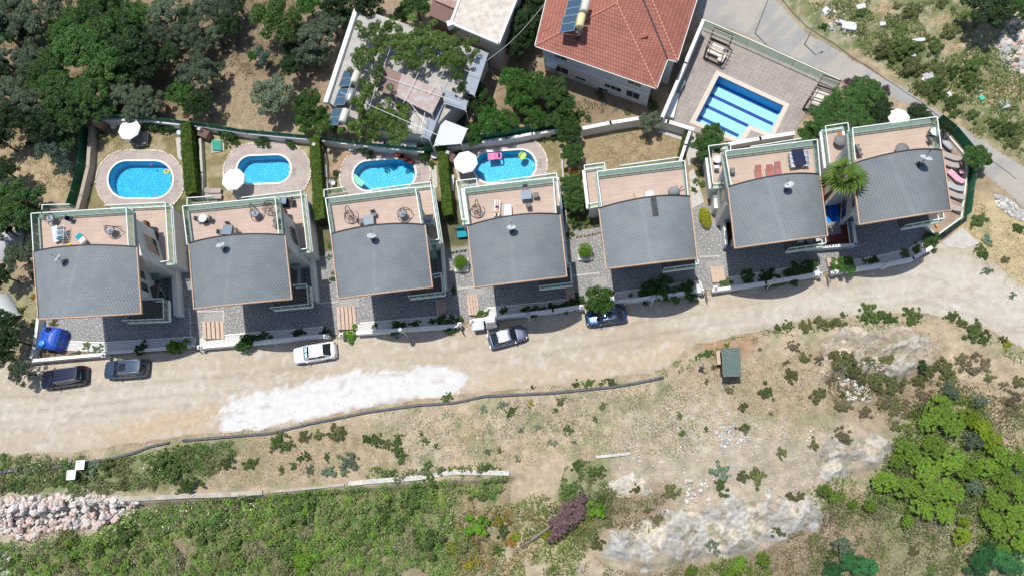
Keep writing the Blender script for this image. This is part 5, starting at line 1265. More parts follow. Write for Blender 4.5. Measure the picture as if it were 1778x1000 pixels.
def chair(m, frame=BLACKM):
    r = empty('chair')
    for x in (-.21, .21):
        for y in (-.21, .21): MB().bar((x, y, 0), (x, y, .45), .035).build('leg', frame, r, True)
    MB().box((0, 0, .45), (.48, .48, .06)).build('seat', m, r, True, bevel=.02); MB().box((-.24, 0, .72), (.05, .46, .5), M=Matrix.Rotation(R(-10), 3, 'Y')).build('backrest', m, r, True)
    for s in (-.25, .25): mb = MB(); mb.bar((-.24, s, .66), (.2, s, .66), .04); mb.bar((.2, s, .45), (.2, s, .66), .03); mb.build('armrest', frame, r, True)
    return r
def table(m, lx=1.0, ly=1.0, rnd=False, frame=BLACKM):
    r = empty('table')
    if rnd: MB().lathe([(lx*.5, .71), (lx*.5, .75)], 24).build('table_top', m, r, True); MB().lathe([(.26, 0), (.26, .04), (.04, .06), (.04, .7)], 12).build('pedestal', frame, r, True)
    else:
        MB().box((0, 0, .73), (lx, ly, .05)).build('table_top', m, r, True, bevel=.01)
        for x in (-1, 1):
            for y in (-1, 1): MB().bar((x*(lx/2-.07), y*(ly/2-.07), 0), (x*(lx/2-.07), y*(ly/2-.07), .71), .05).build('leg', frame, r, True)
    return r
def swing(seatm=None):
    r = empty('swing_chair'); pts = [(.75*math.cos(t), -.1+.75*math.sin(t), 0.03) for t in [R(-60+k*24) for k in range(13)]]
    MB().tube(pts, .03, 6).build('base_ring', BLACKM, r, True)
    MB().tube([(0, -.85, .03), (0, -.95, .7), (0, -.8, 1.45), (0, -.35, 1.95), (0, .02, 1.9)], .04, 8).build('arched_post', BLACKM, r, True)
    MB().tube([(0, .02, 1.9), (0, .02, 1.55)], .012, 4).build('chain', BLACKM, r, True)
    mb = MB()
    for k in range(9): a = R(40*k); mb.tube([(.02*math.cos(a), .02+.02*math.sin(a), 1.55), (.38*math.cos(a), .02+.38*math.sin(a), 1.25), (.5*math.cos(a), .02+.5*math.sin(a), .9), (.35*math.cos(a), .02+.35*math.sin(a), .5), (0, .02, .4)], .018, 5)
    for z, q in ((1.25, .38), (.9, .5), (.62, .44)): mb.tube([(q*math.cos(R(30*k)), .02+q*math.sin(R(30*k)), z) for k in range(13)], .015, 5)
    mb.build('basket', RATTAN, r, True)
    if seatm: MB().ball((0, .04, .75), .43, 14, (1, 1, .5)).build('cushion', seatm, r, True)
    return r
def place(o, px, py, z, rot, label=None, cat=None, group=None, top=.5, sc=None):
    p = W(px, py, z+top) if z is not None else None
    o.location = (p.x, p.y, z); o.rotation_euler.z = R(rot)
    if label: tag(o, label, cat, group)
    if sc: o.scale = (sc,)*3
    return o
U = umbrella(); reg(U)
for i, (x, y, z, t) in enumerate([(223, 224, 0, 'white parasol above grey loungers behind the leftmost pool'), (404, 311, 0, 'white parasol beside the left end of the second pool'), (808, 281, 0, 'white parasol beside the left end of the fourth pool'), (1565, 200, 1.0, 'white parasol behind the seventh villa near the asphalt road')]):
    place(U if i == 0 else copy_tree(U), x, y, z+.03, 10*i, t, 'parasol', 'white garden parasols', top=2.2, sc=.78 if i == 3 else .98)
def many(proto, L, cat, group):
    reg(proto)
    for i, (x, y, z, rot, t) in enumerate(L): place(proto if i == 0 else copy_tree(proto), x, y, z, rot, t, cat, group)
many(lounger(FABG), [(231, 238, .02, -82, 'grey lounger half under the leftmost parasol'), (241, 241, .02, -88, 'grey lounger between two others by the leftmost parasol')], 'sun lounger', 'garden loungers')
many(lounger(FABT), [(251, 240, .02, -86, 'pale taupe lounger, right one by the leftmost parasol'), (369, 331, .02, 180, 'upper lounger of the pair above the second villa'), (370, 341, .02, 180, 'lower lounger of the pair above the second villa'),
    (1654, 272, .1, -28, 'topmost taupe lounger right of the last villa'), (1650, 284, .1, -28, 'second taupe lounger from the top right of the last villa'), (1659, 338, .1, -30, 'taupe lounger second from the bottom right of the last villa'), (1655, 359, .1, -30, 'bottom lounger with a white towel right of the last villa')], 'sun lounger', 'taupe sun loungers')
many(lounger(FABP), [(1661, 307, .1, -55, 'lounger with a pink towel right of the last villa')], 'sun lounger', None)
many(lounger(mat('light_grey_fabric', (.42, .43, .46), .9)), [(1658, 324, .1, -30, 'lounger with a grey towel below the pink one')], 'sun lounger', None)
many(lounger(mat('red_white_stripe', (.40, .16, .14), .9)), [(1318, 303, ZD, 95, 'red striped lounger, left of three on the sixth villa terrace'), (1338, 302, ZD, 96, 'red lounger, middle of three on the sixth villa terrace'), (1352, 297, ZD, 96, 'red lounger, right of three on the sixth villa terrace')], 'sun lounger', 'red loungers')
many(lounger(FABW), [(863, 362, ZD, 268, 'white lounger under the sunbathing person'), (783, 318, .02, 88, 'white lounger below the fourth parasol')], 'sun lounger', 'white loungers')
many(chair(FABW, FRAME), [(1244, 291, 3.1, 90, 'white chair below the round white table on the sixth villa'), (774, 262, .02, 20, 'white garden chair at the top of the fourth pool garden'), (545+88, 326-20, .02, 0, 'white chair left of the pool with the green board') if False else (578, 318, .02, 0, 'white chair left of the third pool')], 'chair', 'white chairs')
many(chair(FABG), [(345, 381, ZD, 0, 'grey chair left of the small table on the second villa'), (363, 380, ZD, 160, 'grey chair right of the small table on the second villa'), (478, 380, ZD, 180, 'upper grey chair by the right balustrade of the second villa'), (478, 390, ZD, 180, 'lower grey chair by the right balustrade of the second villa'), (396, 392, ZD, -90, 'grey chair above the blue grey table on the second villa'), (409, 402, ZD, 180, 'grey chair right of the blue grey table on the second villa'), (384, 404, ZD, 0, 'grey chair left of the blue grey table on the second villa'),
    (649, 372, ZD, -80, 'grey chair above the table on the third villa'), (626, 385, ZD, 0, 'grey chair left of the table on the third villa'), (912, 328, ZD, -90, 'black chair above the square table on the fourth villa'), (930, 340, ZD, 180, 'chair right of the square table on the fourth villa'), (918, 357, ZD, 95, 'chair below the square table on the fourth villa'),
    (1489, 257, ZD, 10, 'upper grey armchair left side of the seventh villa terrace'), (1493, 266, ZD, 10, 'lower grey armchair left side of the seventh villa terrace'), (1616, 231, ZD, -20, 'upper dark chair by the right edge of the seventh villa terrace'), (1616, 243, ZD, 20, 'lower dark chair by the right edge of the seventh villa terrace'), (1272, 298, ZD, 0, 'brown pot stand chair at the left edge of the sixth villa terrace')], 'chair', 'dark terrace chairs')
TBL = mat('blue_grey_table', (.17, .23, .30), .35, .06)
many(table(TBL, 1.05, 1.0), [(396, 401, ZD, -4, 'square blue grey table on the second villa terrace'), (641, 384, ZD, 8, 'square blue grey table on the third villa terrace'), (914, 340, ZD, 4, 'square blue grey table on the fourth villa terrace')], 'table', 'square blue grey tables')
many(table(FABW, .9, .9, True), [(1245, 279, 3.1, 0, 'round white table on the sixth villa side terrace'), (1128, 340, ZD, 0, 'round white table against the roof of the fifth villa'), (354, 381, ZD, 0, 'small white table between grey chairs on the second villa'), (1622, 231, ZD, 0, 'white table by the right edge of the seventh villa terrace')], 'table', 'round white tables')
many(table(FABG, 1.3, 1.3, True), [(1565, 261, ZD, 0, 'large round grey table on the seventh villa terrace'), (1458, 246, 3.1, 0, 'large round grey table on the seventh villa side terrace')], 'table', 'round grey tables')
many(table(mat('black_glass_top', (.02, .025, .06), .15, spec=.7), 1.15, 1.75, False, FRAME), [(1386, 275, ZD, 6, 'long dark glass dining table on the sixth villa terrace')], 'table', None)
many(chair(mat('pale_chair_mesh', (.55, .56, .66), .8), FRAME), [(1374, 271, ZD, 6, 'upper left white dining chair on the sixth villa'), (1375, 279, ZD, 6, 'middle left white dining chair on the sixth villa'), (1376, 287, ZD, 6, 'lower left white dining chair on the sixth villa'), (1396, 268, ZD, 186, 'upper right white dining chair on the sixth villa'), (1397, 277, ZD, 186, 'middle right white dining chair on the sixth villa'), (1398, 285, ZD, 186, 'lower right white dining chair on the sixth villa')], 'chair', 'dining chairs round the dark glass table')
many(chair(mat('white_balcony_chair', (.5, .5, .48), .8), FRAME), [(1390, 417, 3.1, -90, 'white chair left of the round table on the front balcony of the sixth villa'), (1420, 415, 3.1, 200, 'white chair right of the round table on the front balcony of the sixth villa')], 'chair', 'balcony chairs')
many(table(FABG, .85, .85, True), [(1405, 417, 3.1, 0, 'round table on the front balcony of the sixth villa')], 'table', None)
many(swing(), [(608, 376, ZD, 190, 'empty black swing chair frame at the left of the third villa terrace'), (828, 366, ZD, 175, 'empty black swing chair at the left of the fourth villa terrace'), (468, 362, ZD, 120, 'brown swing chair near the top right of the second villa terrace')], 'swing chair', 'bare swing chairs')
many(swing(mat('pale_blue_cushion', (.50, .56, .64), .9)), [(445, 372, ZD, 200, 'swing chair with a pale cushion on the second villa terrace'), (700, 373, ZD, 110, 'swing chair with a pale cushion on the third villa terrace'), (195, 402, ZD, 100, 'big swing seat with a blue white cushion on the leftmost villa'), (90, 381, ZD, 210, 'swing chair with a white cushion at the corner of the leftmost villa')], 'swing chair', 'cushioned swing chairs')
def thing1(name, mb, m, label, cat, bevel=0): o = mb.build(name, m, bevel=bevel); tag(o, label, cat); return o
def bx(px, py, z, sx, sy, sz, rot=0): p = W(px, py, z+sz); return MB().box((p.x, p.y, z+sz/2), (sx, sy, sz), R(rot))
thing1('cushion_box', bx(1110, 339, ZD, .85, .75, .6, 3), WOOD, 'beige box on the fifth villa terrace', 'box', .03)
p = W(1170, 334, ZD+.6); r = empty('covered_swing_seat', (p.x, p.y, ZD)); tag(r, 'grey covered seat with black poles on the fifth villa terrace', 'covered seat')
MB().ball((0, 0, .62), .6, 16, (1, .9, 1)).build('cover', mat('grey_cover', (.24, .26, .27), .8, .1), r, True); mb = MB()
for k in range(5): a = R(20+k*38); mb.tube([(.5, .3, .05), (.5+.9*math.cos(a), .3+.7*math.sin(a), .08)], .025, 5)
mb.build('pole', BLACKM, r, True)
AC = bx(746, 384, 3.1, .85, .75, .9, 3).build('air_conditioner', mat('pale_grey_metal', (.55, .56, .58), .5)); tag(AC, 'large pale air conditioning unit on the third villa side terrace', 'air conditioner')
MB().lathe([(.28, 4.0), (.28, 4.03), (.02, 4.03)], 16, (W(746, 383, 4).x, W(746, 383, 4).y, .01)).build('fan_grille', GREYP, AC)
r = empty('grill', tuple(W(491, 350, 3.9))[:2]+(3.1,)); tag(r, 'dark blue gas grill on the second villa side terrace', 'grill')
MB().box((0, 0, .45), (.95, .8, .9)).build('cabinet', FABN, r, True); MB().box((0, 0, .98), (1.0, .85, .16)).build('lid', TBL, r, True, bevel=.05)
many(chair(BLACKM), [(505, 347, 3.1, 180, 'upper black chair right of the gas grill'), (506, 353, 3.1, 180, 'lower black chair right of the gas grill')], 'chair', 'black chairs by the grill')
# laundry rack and loungers on the leftmost villa
p = W(104, 404, ZD+.9); r = empty('laundry_rack', (p.x, p.y, ZD), R(8)); tag(r, 'folding laundry rack hung with pale clothes on the leftmost villa', 'laundry rack')
mb = MB()
for s in (-.45, .45): mb.bar((s, -.75, 0), (s, .3, .95), .03); mb.bar((s, .75, 0), (s, -.3, .95), .03); mb.bar((s, -.9, .95), (s, .9, .95), .03)
for k in range(8): mb.bar((-.45, -.8+.22*k, .96), (.45, -.8+.22*k, .96), .015)
mb.build('frame', FRAME, r, True)
for k, mm in enumerate((TEAL, FABW, mat('pale_blue_cloth', (.35, .48, .66), .9), FABW, TBL)):
    mb = MB(); y = -.66+.3*k
    for s in (-1, 1): mb.bar((-.38+.03*k, y+s*.05, .98), (.36, y+s*.05, .98), .02, .02); mb.box((0, y+s*.07, .72), (.7, .02, .5))
    mb.build('cloth', mm, r, True)
many(lounger(mat('white_blue_fabric', (.66, .68, .78), .9), FRAME, True), [(95, 406, ZD, -70, 'white padded lounger left of the laundry rack')], 'sun lounger', None)
p = W(140, 414, ZD+.35); r = empty('sun_lounger', (p.x, p.y, ZD), R(-42)); tag(r, 'folding lounger with teal and white towels on the leftmost villa', 'sun lounger')
MB().box((0, 0, .34), (1.3, .62, .06)).build('seat', FABW, r, True); MB().box((-.3, .0, .39), (.6, .66, .03)).build('towel', TEAL, r, True); MB().box((.75, 0, .42), (.6, .6, .06), M=Matrix.Rotation(R(-22), 3, 'Y')).build('backrest', mat('brown_grey_cloth', (.22, .18, .16), .9), r, True)
for x in (-.5, .5):
    for s in (-.27, .27): MB().bar((x, s, 0), (x, s, .33), .035).build('leg', METAL, r, True)
many(chair(FABN), [(122, 381, ZD, -10, 'navy chair with a dark bag near the top of the leftmost villa terrace')], 'chair', None)
thing1('mop_bucket', MB().lathe([(.12, ZD), (.17, ZD+.3), (.15, ZD+.3), (.1, ZD+.03)], 14, tuple(W(122, 426, ZD+.1))[:2]+(0,)), mat('yellow_plastic', (.75, .60, .03), .5), 'yellow bucket beside the laundry rack', 'bucket')
# brick barbecues in the garden corners
for x, y, t in ((168, 213, 'brick barbecue at the top left corner of the first pool garden'), (351, 230, 'brick barbecue at the corner left of the second pool'), (549, 257, 'brick barbecue at the corner left of the third pool'), (779, 271, 'brick barbecue at the corner left of the fourth pool')):
    p = W(x, y, 1.3); r = empty('barbecue', (p.x, p.y, 0), R(-22)); tag(r, t, 'barbecue', 'brick garden barbecues')
    MB().box((0, 0, .5), (1.2, .9, 1.0)).build('base', mat('barbecue_brick', (.32, .16, .11), .9, .2, 6), r, True)
    mb = MB(); mb.add([(-.65, -.5, 1.05), (.65, -.5, 1.05), (.65, .5, 1.05), (-.65, .5, 1.05), (-.2, -.15, 1.8), (.2, -.15, 1.8), (.2, .2, 1.8), (-.2, .2, 1.8)], [(0, 1, 5, 4), (1, 2, 6, 5), (2, 3, 7, 6), (3, 0, 4, 7), (3, 2, 1, 0)]); mb.build('hood', mat('barbecue_hood', (.42, .26, .2) if x < 400 else (.42, .40, .38), .85, .2), r, True)
    MB().box((0, .02, 1.95), (.42, .38, .36)).build('chimney', STONE, r, True)
# pool toys
def ring_(name, px, py, R_, r_, m, label, z=-.1):
    p = W(px, py, z); mb = MB(); V_ = []; n, m_ = 20, 8
    for i in range(n):
        a = 2*math.pi*i/n
        for k in range(m_): b = 2*math.pi*k/m_; V_.append((p.x+(R_+r_*math.cos(b))*math.cos(a), p.y+(R_+r_*math.cos(b))*math.sin(a), z+r_*.6+r_*math.sin(b)))
    mb.add(V_, [(i*m_+k, i*m_+(k+1) % m_, ((i+1) % n)*m_+(k+1) % m_, ((i+1) % n)*m_+k) for i in range(n) for k in range(m_)], True); return thing1(name, mb, m, label, 'pool float')
ring_('ring_float', 290, 299, .27, .1, mat('yellow_vinyl', (.75, .55, .05), .4), 'yellow ring float at the right end of the leftmost pool')
p = W(858, 272, -.05); r = empty('air_mattress', (p.x, p.y, -.12), R(5)); tag(r, 'pink inflatable lilo at the top of the fourth pool', 'air mattress'); PKV = mat('pink_vinyl', (.82, .30, .52), .4)
for k in range(5): MB().tube([(-.75, -.36+.18*k, .08), (.35, -.36+.18*k, .08)], .095, 8).build('tube', PKV, r, True)
MB().tube([(.4, -.4, .08), (.78, -.38, .08), (.85, 0, .08), (.78, .38, .08), (.4, .4, .08), (.38, 0, .08), (.4, -.4, .08)], .1, 8).build('head_ring', PKV, r, True)
p = W(908, 272, -.05); r = empty('inflatable_chair', (p.x, p.y, -.12), R(60)); tag(r, 'lime inflatable seat near the right end of the fourth pool', 'pool float'); LV = mat('lime_vinyl', (.42, .66, .16), .4)
MB().ball((0, 0, .08), .5, 16, (1.1, .8, .25)).build('seat', LV, r, True); MB().tube([(-.4, .3, .2), (0, .42, .25), (.4, .3, .2)], .1, 8).build('backrest', LV, r, True)
mb = MB(); q = pl([(615, 302), (619, 305), (634, 318), (628, 325), (620, 320), (614, 309)], -.08); mb.prism(q, -.1, -.04); thing1('float_board', mb, mat('mint_foam', (.22, .68, .45), .6), 'pale green board floating in the corner of the third pool', 'float board')
for x, y, c_, t in ((262, 287, (.6, .02, .4), 'tiny magenta float near the top edge of the leftmost pool'), (270, 340, (.6, .2, .6), 'tiny pink float near the bottom edge of the leftmost pool')): ring_('ring_float', x, y, .12, .04, mat(t, c_, .5), t)
r = empty('covered_sandpit', tuple(W(376, 255))); tag(r, 'green covered sandpit on a pale slab in the second pool garden', 'sandpit')
MB().prism(pl([(367, 244), (389, 243), (390, 263), (368, 267)]), 0, .09).build('slab', STONE, r); MB().prism(pl([(368, 244), (385, 245), (386, 262), (369, 262)], .2), .09, .3).build('cover', mat('green_tarp', (.03, .28, .19), .6, .15), r, bevel=.05)
thing1('step_stone_path', MB().prism(pl([(305, 240), (317, 239), (319, 262), (315, 280), (309, 275)]), -.05, .03), STONE, 'grey stepping stone strip left of the first hedge', 'path')
thing1('step_stone_path', MB().prism(pl([(748, 290), (758, 288), (760, 325), (752, 330)]), -.05, .03), STONE, 'grey stepping stone strip left of the third hedge', 'path')
thing1('plant_pot', MB().lathe([(.25, 0), (.4, .35), (.36, .35), (.05, .3)], 16, tuple(W(612, 260))[:2]+(0,)), WALLW, 'white round pot behind the third pool', 'pot')
thing1('plant_pot', MB().lathe([(.4, 0), (.5, .45), (.44, .45), (.05, .4)], 16, tuple(W(756, 272))[:2]+(0,)), WALLW, 'white round pot right of the third pool', 'pot')
many(lounger(FABR, BLACKM), [(697, 272, .03, -35, 'dark lounger with a red towel at the top of the third pool'), (706, 276, .03, -35, 'dark folding lounger right of the red towel')], 'sun lounger', None)
for x, y, t in ((232, 218, 0),): pass
thing1('side_table', bx(195, 218, 0, .5, .5, .45), FABW, 'small white box table left of the leftmost parasol', 'side table')
thing1('round_mirror_pool', MB().lathe([(.4, .0), (.4, .18), (.3, .18), (.02, .1)], 16, tuple(W(313, 231))[:2]+(0,)), mat('pale_blue_basin', (.5, .65, .72), .4), 'pale blue basin at the top of the first hedge', 'basin')
p = W(802, 405, .5); r = empty('garden_swing', (p.x, p.y, 0), R(4)); tag(r, 'teal garden swing seat left of the fourth villa', 'garden swing')
MB().box((0, 0, .45), (1.1, 1.0, .08)).build('seat', TEAL, r, True, bevel=.03); MB().box((0, .45, .8), (1.2, .08, .7)).build('backrest', TEAL, r, True)
for s in (-.65, .65): MB().bar((s, -.5, 0), (s, .4, 1.3), .04).build('side_frame', BLACKM, r, True)
p = W(1625, 389, .2); thing1('kayak_toy', MB().ball((p.x, p.y, .28), .5, 14, (.32, 1, .36)), mat('orange_vinyl', (.72, .36, .05), .5), 'small orange float on the timber deck', 'toy')
p = W(1618, 384, .2); thing1('swim_ring', MB().ball((p.x, p.y, .2), .3, 12, (1, .7, .4)), mat('bright_blue_vinyl', (.02, .22, .6), .5), 'small blue float beside the orange one on the timber deck', 'toy')
many(table(FABP, .45, .45), [(1668, 300, .1, 0, 'small pinkish side table right of the pink towel')], 'side table', None)
p = W(1643, 252, .4); r = empty('hammock', (p.x, p.y, .08), R(-60)); tag(r, 'grey hammock on a stand at the top of the timber deck', 'hammock')
MB().ball((0, 0, .5), .9, 14, (1, .38, .2)).build('sling', mat('light_grey_fabric', (.4, .4, .4)), r, True); MB().tube([(-1.1, 0, .9), (-.7, 0, .1), (.7, 0, .1), (1.1, 0, .9)], .03, 6).build('stand', METAL, r, True)
o = MB().box(W(1429, 285, .6), (.7, .9, .35), R(20)).build('pool_toy_bag', mat('red_vinyl', (.6, .03, .05), .5), bevel=.1); tag(o, 'red inflatable toy on the red deck left of the palm', 'toy')
o = MB().prism(pl([(1455, 238), (1464, 236), (1463, 228), (1456, 228)], 3.4), 3.1, 3.16).build('doormat', mat('rust_mat', (.40, .17, .05), .9)); tag(o, 'rust brown mat on the seventh villa side terrace', 'mat')
# ---------------------------------------------------------------- foliage
def blobleaves(rs, cents, rads, n, size, cols, up=.25, jit=.3):
    """leaves on the shells of clumps; cols = list of (rgb, weight)"""
    k = len(cents); w_ = np.array(rads)**2; idx = rs.choice(k, n, p=w_/w_.sum())
    d_ = rs.randn(n, 3); d_ /= np.linalg.norm(d_, axis=1, keepdims=True); d_[:, 2] = np.abs(d_[:, 2])*.9+d_[:, 2]*.1
    rr = np.array(rads)[idx][:, None]*(1-jit*rs.rand(n, 1)**1.5)
    c_ = np.array(cents)[idx]+d_*rr*np.array([1, 1, .8])
    nn = d_+rs.randn(n, 3)*.55+np.array([0, 0, up])
    pal = np.array([c for c, _ in cols]); pw = np.array([q for _, q in cols], float); pw /= pw.sum()
    base = pal[rs.choice(len(pal), k, p=pw)][idx]*.5+pal[rs.choice(len(pal), n, p=pw)]*.5
    base = base*(.75+.5*rs.rand(n, 1))
    return leaves(c_, nn, size*(.7+.6*rs.rand(n)), base, rs)
def crown(kind, seed):
    """unit crown, radius about 1, standing on z = 0"""
    rs = np.random.RandomState(seed); P = KINDS_[kind]; K = P['k']; C_ = []; Q = []
    for i in range(K):
        a = rs.rand()*2*math.pi*(.75 if kind.startswith('bush') and seed % 2 else 1); r = (rs.rand()**.6)*(.80+.16*rs.randn()*P.get('ir', .6)); z = P['h']*(.35+.65*math.sqrt(max(0, 1-min(r, 1)**2))*(.55+.45*rs.rand()))
        C_.append((r*math.cos(a), r*math.sin(a), z)); Q.append(P['r']*(.65+.7*rs.rand()))
    C_.append((0, 0, P['h']*.75)); Q.append(P['r']*1.3)
    if kind in ('topiary', 'yellowbox'): C_ = [(0, 0, .62)]+[(.45*math.cos(i), .45*math.sin(i), .62+.1*math.sin(i*3)) for i in range(9)]; Q = [.92]+[.45]*9
    V_, F_, c_ = blobleaves(rs, C_, Q, P['n'], P['s'], P['c'], P.get('up', .5), P.get('j', .4))
    V_[:, 2] = np.maximum(V_[:, 2], .02)
    return arrmesh(kind+'_crown', V_, F_, c_, LEAF)
KINDS_ = {
 'oak': dict(k=80, r=.16, h=1.0, n=11000, s=.043, c=[((.058, .13, .035), 3), ((.085, .18, .045), 2), ((.042, .10, .03), 2), ((.115, .21, .05), 1)]),
 'olive': dict(k=60, r=.15, h=.95, n=7500, s=.040, c=[((.115, .16, .10), 3), ((.085, .125, .075), 2), ((.17, .215, .14), 2)], ir=1.1),
 'silver': dict(k=26, r=.22, h=.9, n=4200, s=.06, c=[((.17, .21, .14), 3), ((.12, .16, .10), 2), ((.22, .26, .17), 2)], ir=1.3),
 'dark': dict(k=46, r=.19, h=1.1, n=5200, s=.052, c=[((.03, .065, .02), 3), ((.045, .09, .027), 2), ((.02, .045, .015), 2)]),
 'citrus': dict(k=40, r=.2, h=.9, n=4800, s=.055, c=[((.055, .14, .025), 3), ((.08, .19, .035), 2), ((.035, .09, .02), 2)]),
 'blue': dict(k=16, r=.28, h=.9, n=2600, s=.06, c=[((.12, .19, .15), 2), ((.08, .14, .11), 2)]),
 'round': dict(k=40, r=.22, h=1.0, n=5200, s=.045, c=[((.06, .12, .025), 3), ((.08, .15, .035), 2), ((.045, .09, .02), 2)], ir=.25),
 'acacia': dict(k=120, r=.11, h=.85, n=14000, s=.029, c=[((.155, .265, .03), 3), ((.21, .33, .035), 2), ((.11, .19, .03), 2)], up=1.0, j=.75),
 'acaciayel': dict(k=100, r=.115, h=.75, n=11000, s=.029, c=[((.24, .33, .02), 3), ((.30, .38, .03), 2), ((.15, .24, .02), 2)], up=1.0, j=.75),
 'emerald': dict(k=26, r=.25, h=.8, n=3600, s=.055, c=[((.04, .16, .05), 3), ((.06, .21, .07), 2), ((.03, .11, .04), 2)]),
 'topiary': dict(k=60, r=.16, h=1.1, n=4000, s=.05, c=[((.10, .20, .015), 3), ((.14, .26, .02), 2)], ir=.05),
 'yellowbox': dict(k=60, r=.18, h=1.0, n=4000, s=.055, c=[((.62, .56, .03), 3), ((.42, .45, .03), 2)], ir=.05),
 'bushgreen': dict(k=26, r=.20, h=.42, n=1700, s=.075, c=[((.09, .165, .04), 3), ((.13, .21, .06), 2), ((.15, .17, .07), 2)], ir=2.2),
 'busholive': dict(k=26, r=.19, h=.34, n=1600, s=.07, c=[((.17, .19, .075), 3), ((.22, .22, .10), 2), ((.12, .14, .055), 2)], ir=1.2),
 'bushgrey': dict(k=24, r=.17, h=.3, n=1300, s=.065, c=[((.20, .27, .20), 3), ((.26, .32, .24), 2), ((.15, .21, .15), 2)], ir=1.3),
 'bushbrown': dict(k=26, r=.19, h=.3, n=1500, s=.07, c=[((.25, .20, .145), 3), ((.20, .165, .11), 2), ((.2, .2, .10), 2)], ir=1.3),
 'bushbright': dict(k=24, r=.20, h=.5, n=1500, s=.08, c=[((.15, .30, .03), 3), ((.22, .36, .04), 2), ((.09, .2, .03), 2)], ir=1.0),
 'bushdark': dict(k=26, r=.21, h=.6, n=1700, s=.08, c=[((.05, .11, .03), 3), ((.075, .15, .038), 2)], ir=1.0),
 'bushred': dict(k=20, r=.2, h=.45, n=1200, s=.075, c=[((.42, .17, .05), 3), ((.45, .30, .04), 2), ((.16, .22, .04), 2)], ir=1.2),
 'bushyellow': dict(k=22, r=.2, h=.45, n=1300, s=.075, c=[((.34, .34, .03), 3), ((.20, .30, .04), 2), ((.42, .33, .04), 1)], ir=1.1),
 'bushpink': dict(k=12, r=.34, h=.6, n=800, s=.09, c=[((.34, .14, .34), 2), ((.08, .13, .04), 3)], ir=1.2),
 'purple': dict(k=18, r=.24, h=.6, n=2200, s=.07, c=[((.17, .10, .115), 3), ((.21, .135, .145), 2), ((.12, .09, .085), 2)], ir=1.2)}
CR = {}
def getcrown(kind, i):
    if (kind, i) not in CR: CR[(kind, i)] = crown(kind, hash_(kind)+i*31)
    return CR[(kind, i)]
def hash_(s): return sum(ord(c)*(i+3) for i, c in enumerate(s)) % 9973
def trunkmesh(seed):
    rs = random.Random(seed); mb = MB(); lean = (rs.uniform(-.12, .12), rs.uniform(-.12, .12))
    mb.tube([(0, 0, -.15), (0, 0, .2), (lean[0]*.5, lean[1]*.5, .6), (lean[0], lean[1], 1.0)], [.10, .075, .06, .035], 8)
    for k in range(7):
        a = k*.9+rs.random(); z = .35+.08*k; mb.tube([(lean[0]*.5, lean[1]*.5, z), (.35*math.cos(a), .35*math.sin(a), z+.25), (.72*math.cos(a+.2), .72*math.sin(a+.2), z+.42)], [.045, .028, .01], 6)
    me = bpy.data.meshes.new('trunk'); me.from_pydata([tuple(p) for p in mb.v], [], mb.f); me.polygons.foreach_set('use_smooth', mb.sm); me.materials.append(TRUNK); return me
TM = [trunkmesh(i) for i in range(4)]
NT = [0]
def tree(px, py, rpx, kind, look, sq=1.0, hmul=1.0, name='tree', cat='tree', group=None, zc=None, label=None):
    NT[0] += 1; i = NT[0]; g0 = G(px, py)
    rad = rpx/14.8*1.0; hgt = rad*1.5*hmul+.9
    p = G(px, py, hgt*.62); base = empty(name, (p.x, p.y, p.z), random.uniform(0, 6.28)); rad *= 1-hgt*.62/H
    c_ = bpy.data.objects.new('crown', getcrown(kind, i % 3)); col.objects.link(c_); c_.parent = base
    c_.location = (0, 0, hgt*.30); c_.scale = (rad, rad*sq, (hgt*.70)/1.1)
    t_ = bpy.data.objects.new('trunk', TM[i % 4]); col.objects.link(t_); t_.parent = base; t_.scale = (rad*.9, rad*.9, hgt*(.8 if hmul > .6 else .45))
    if label: tag(base, label, cat, group)
    else: auto(base, look, cat, px, py, group)
    return base
def bush(px, py, rpx, kind, look, sq=1.0, hm=1.0, name='shrub', cat='shrub', group=None, label=None, z=None):
    NT[0] += 1; i = NT[0]; rad = rpx/16.0
    p = G(px, py, rad*.5*hm); z = p.z if z is None else z
    o = bpy.data.objects.new(name, getcrown(kind, i % 5)); cat = 'garden shrub' if name == 'garden_shrub' else cat; col.objects.link(o); o.location = (p.x, p.y, z-.04); o.scale = (rad, rad*sq, rad*1.15*hm); o.rotation_euler.z = random.uniform(0, 6.28) if sq == 1.0 else R(8)
    if label: tag(o, label, cat, group)
    else: auto(o, look, cat, px, py, group)
    return o
GR = 'trees of the orchard behind the gardens'
OAK, OLV, DRK, CIT = 'broad mid green tree', 'grey green olive tree', 'dark leaved tree', 'glossy bright green fruit tree'
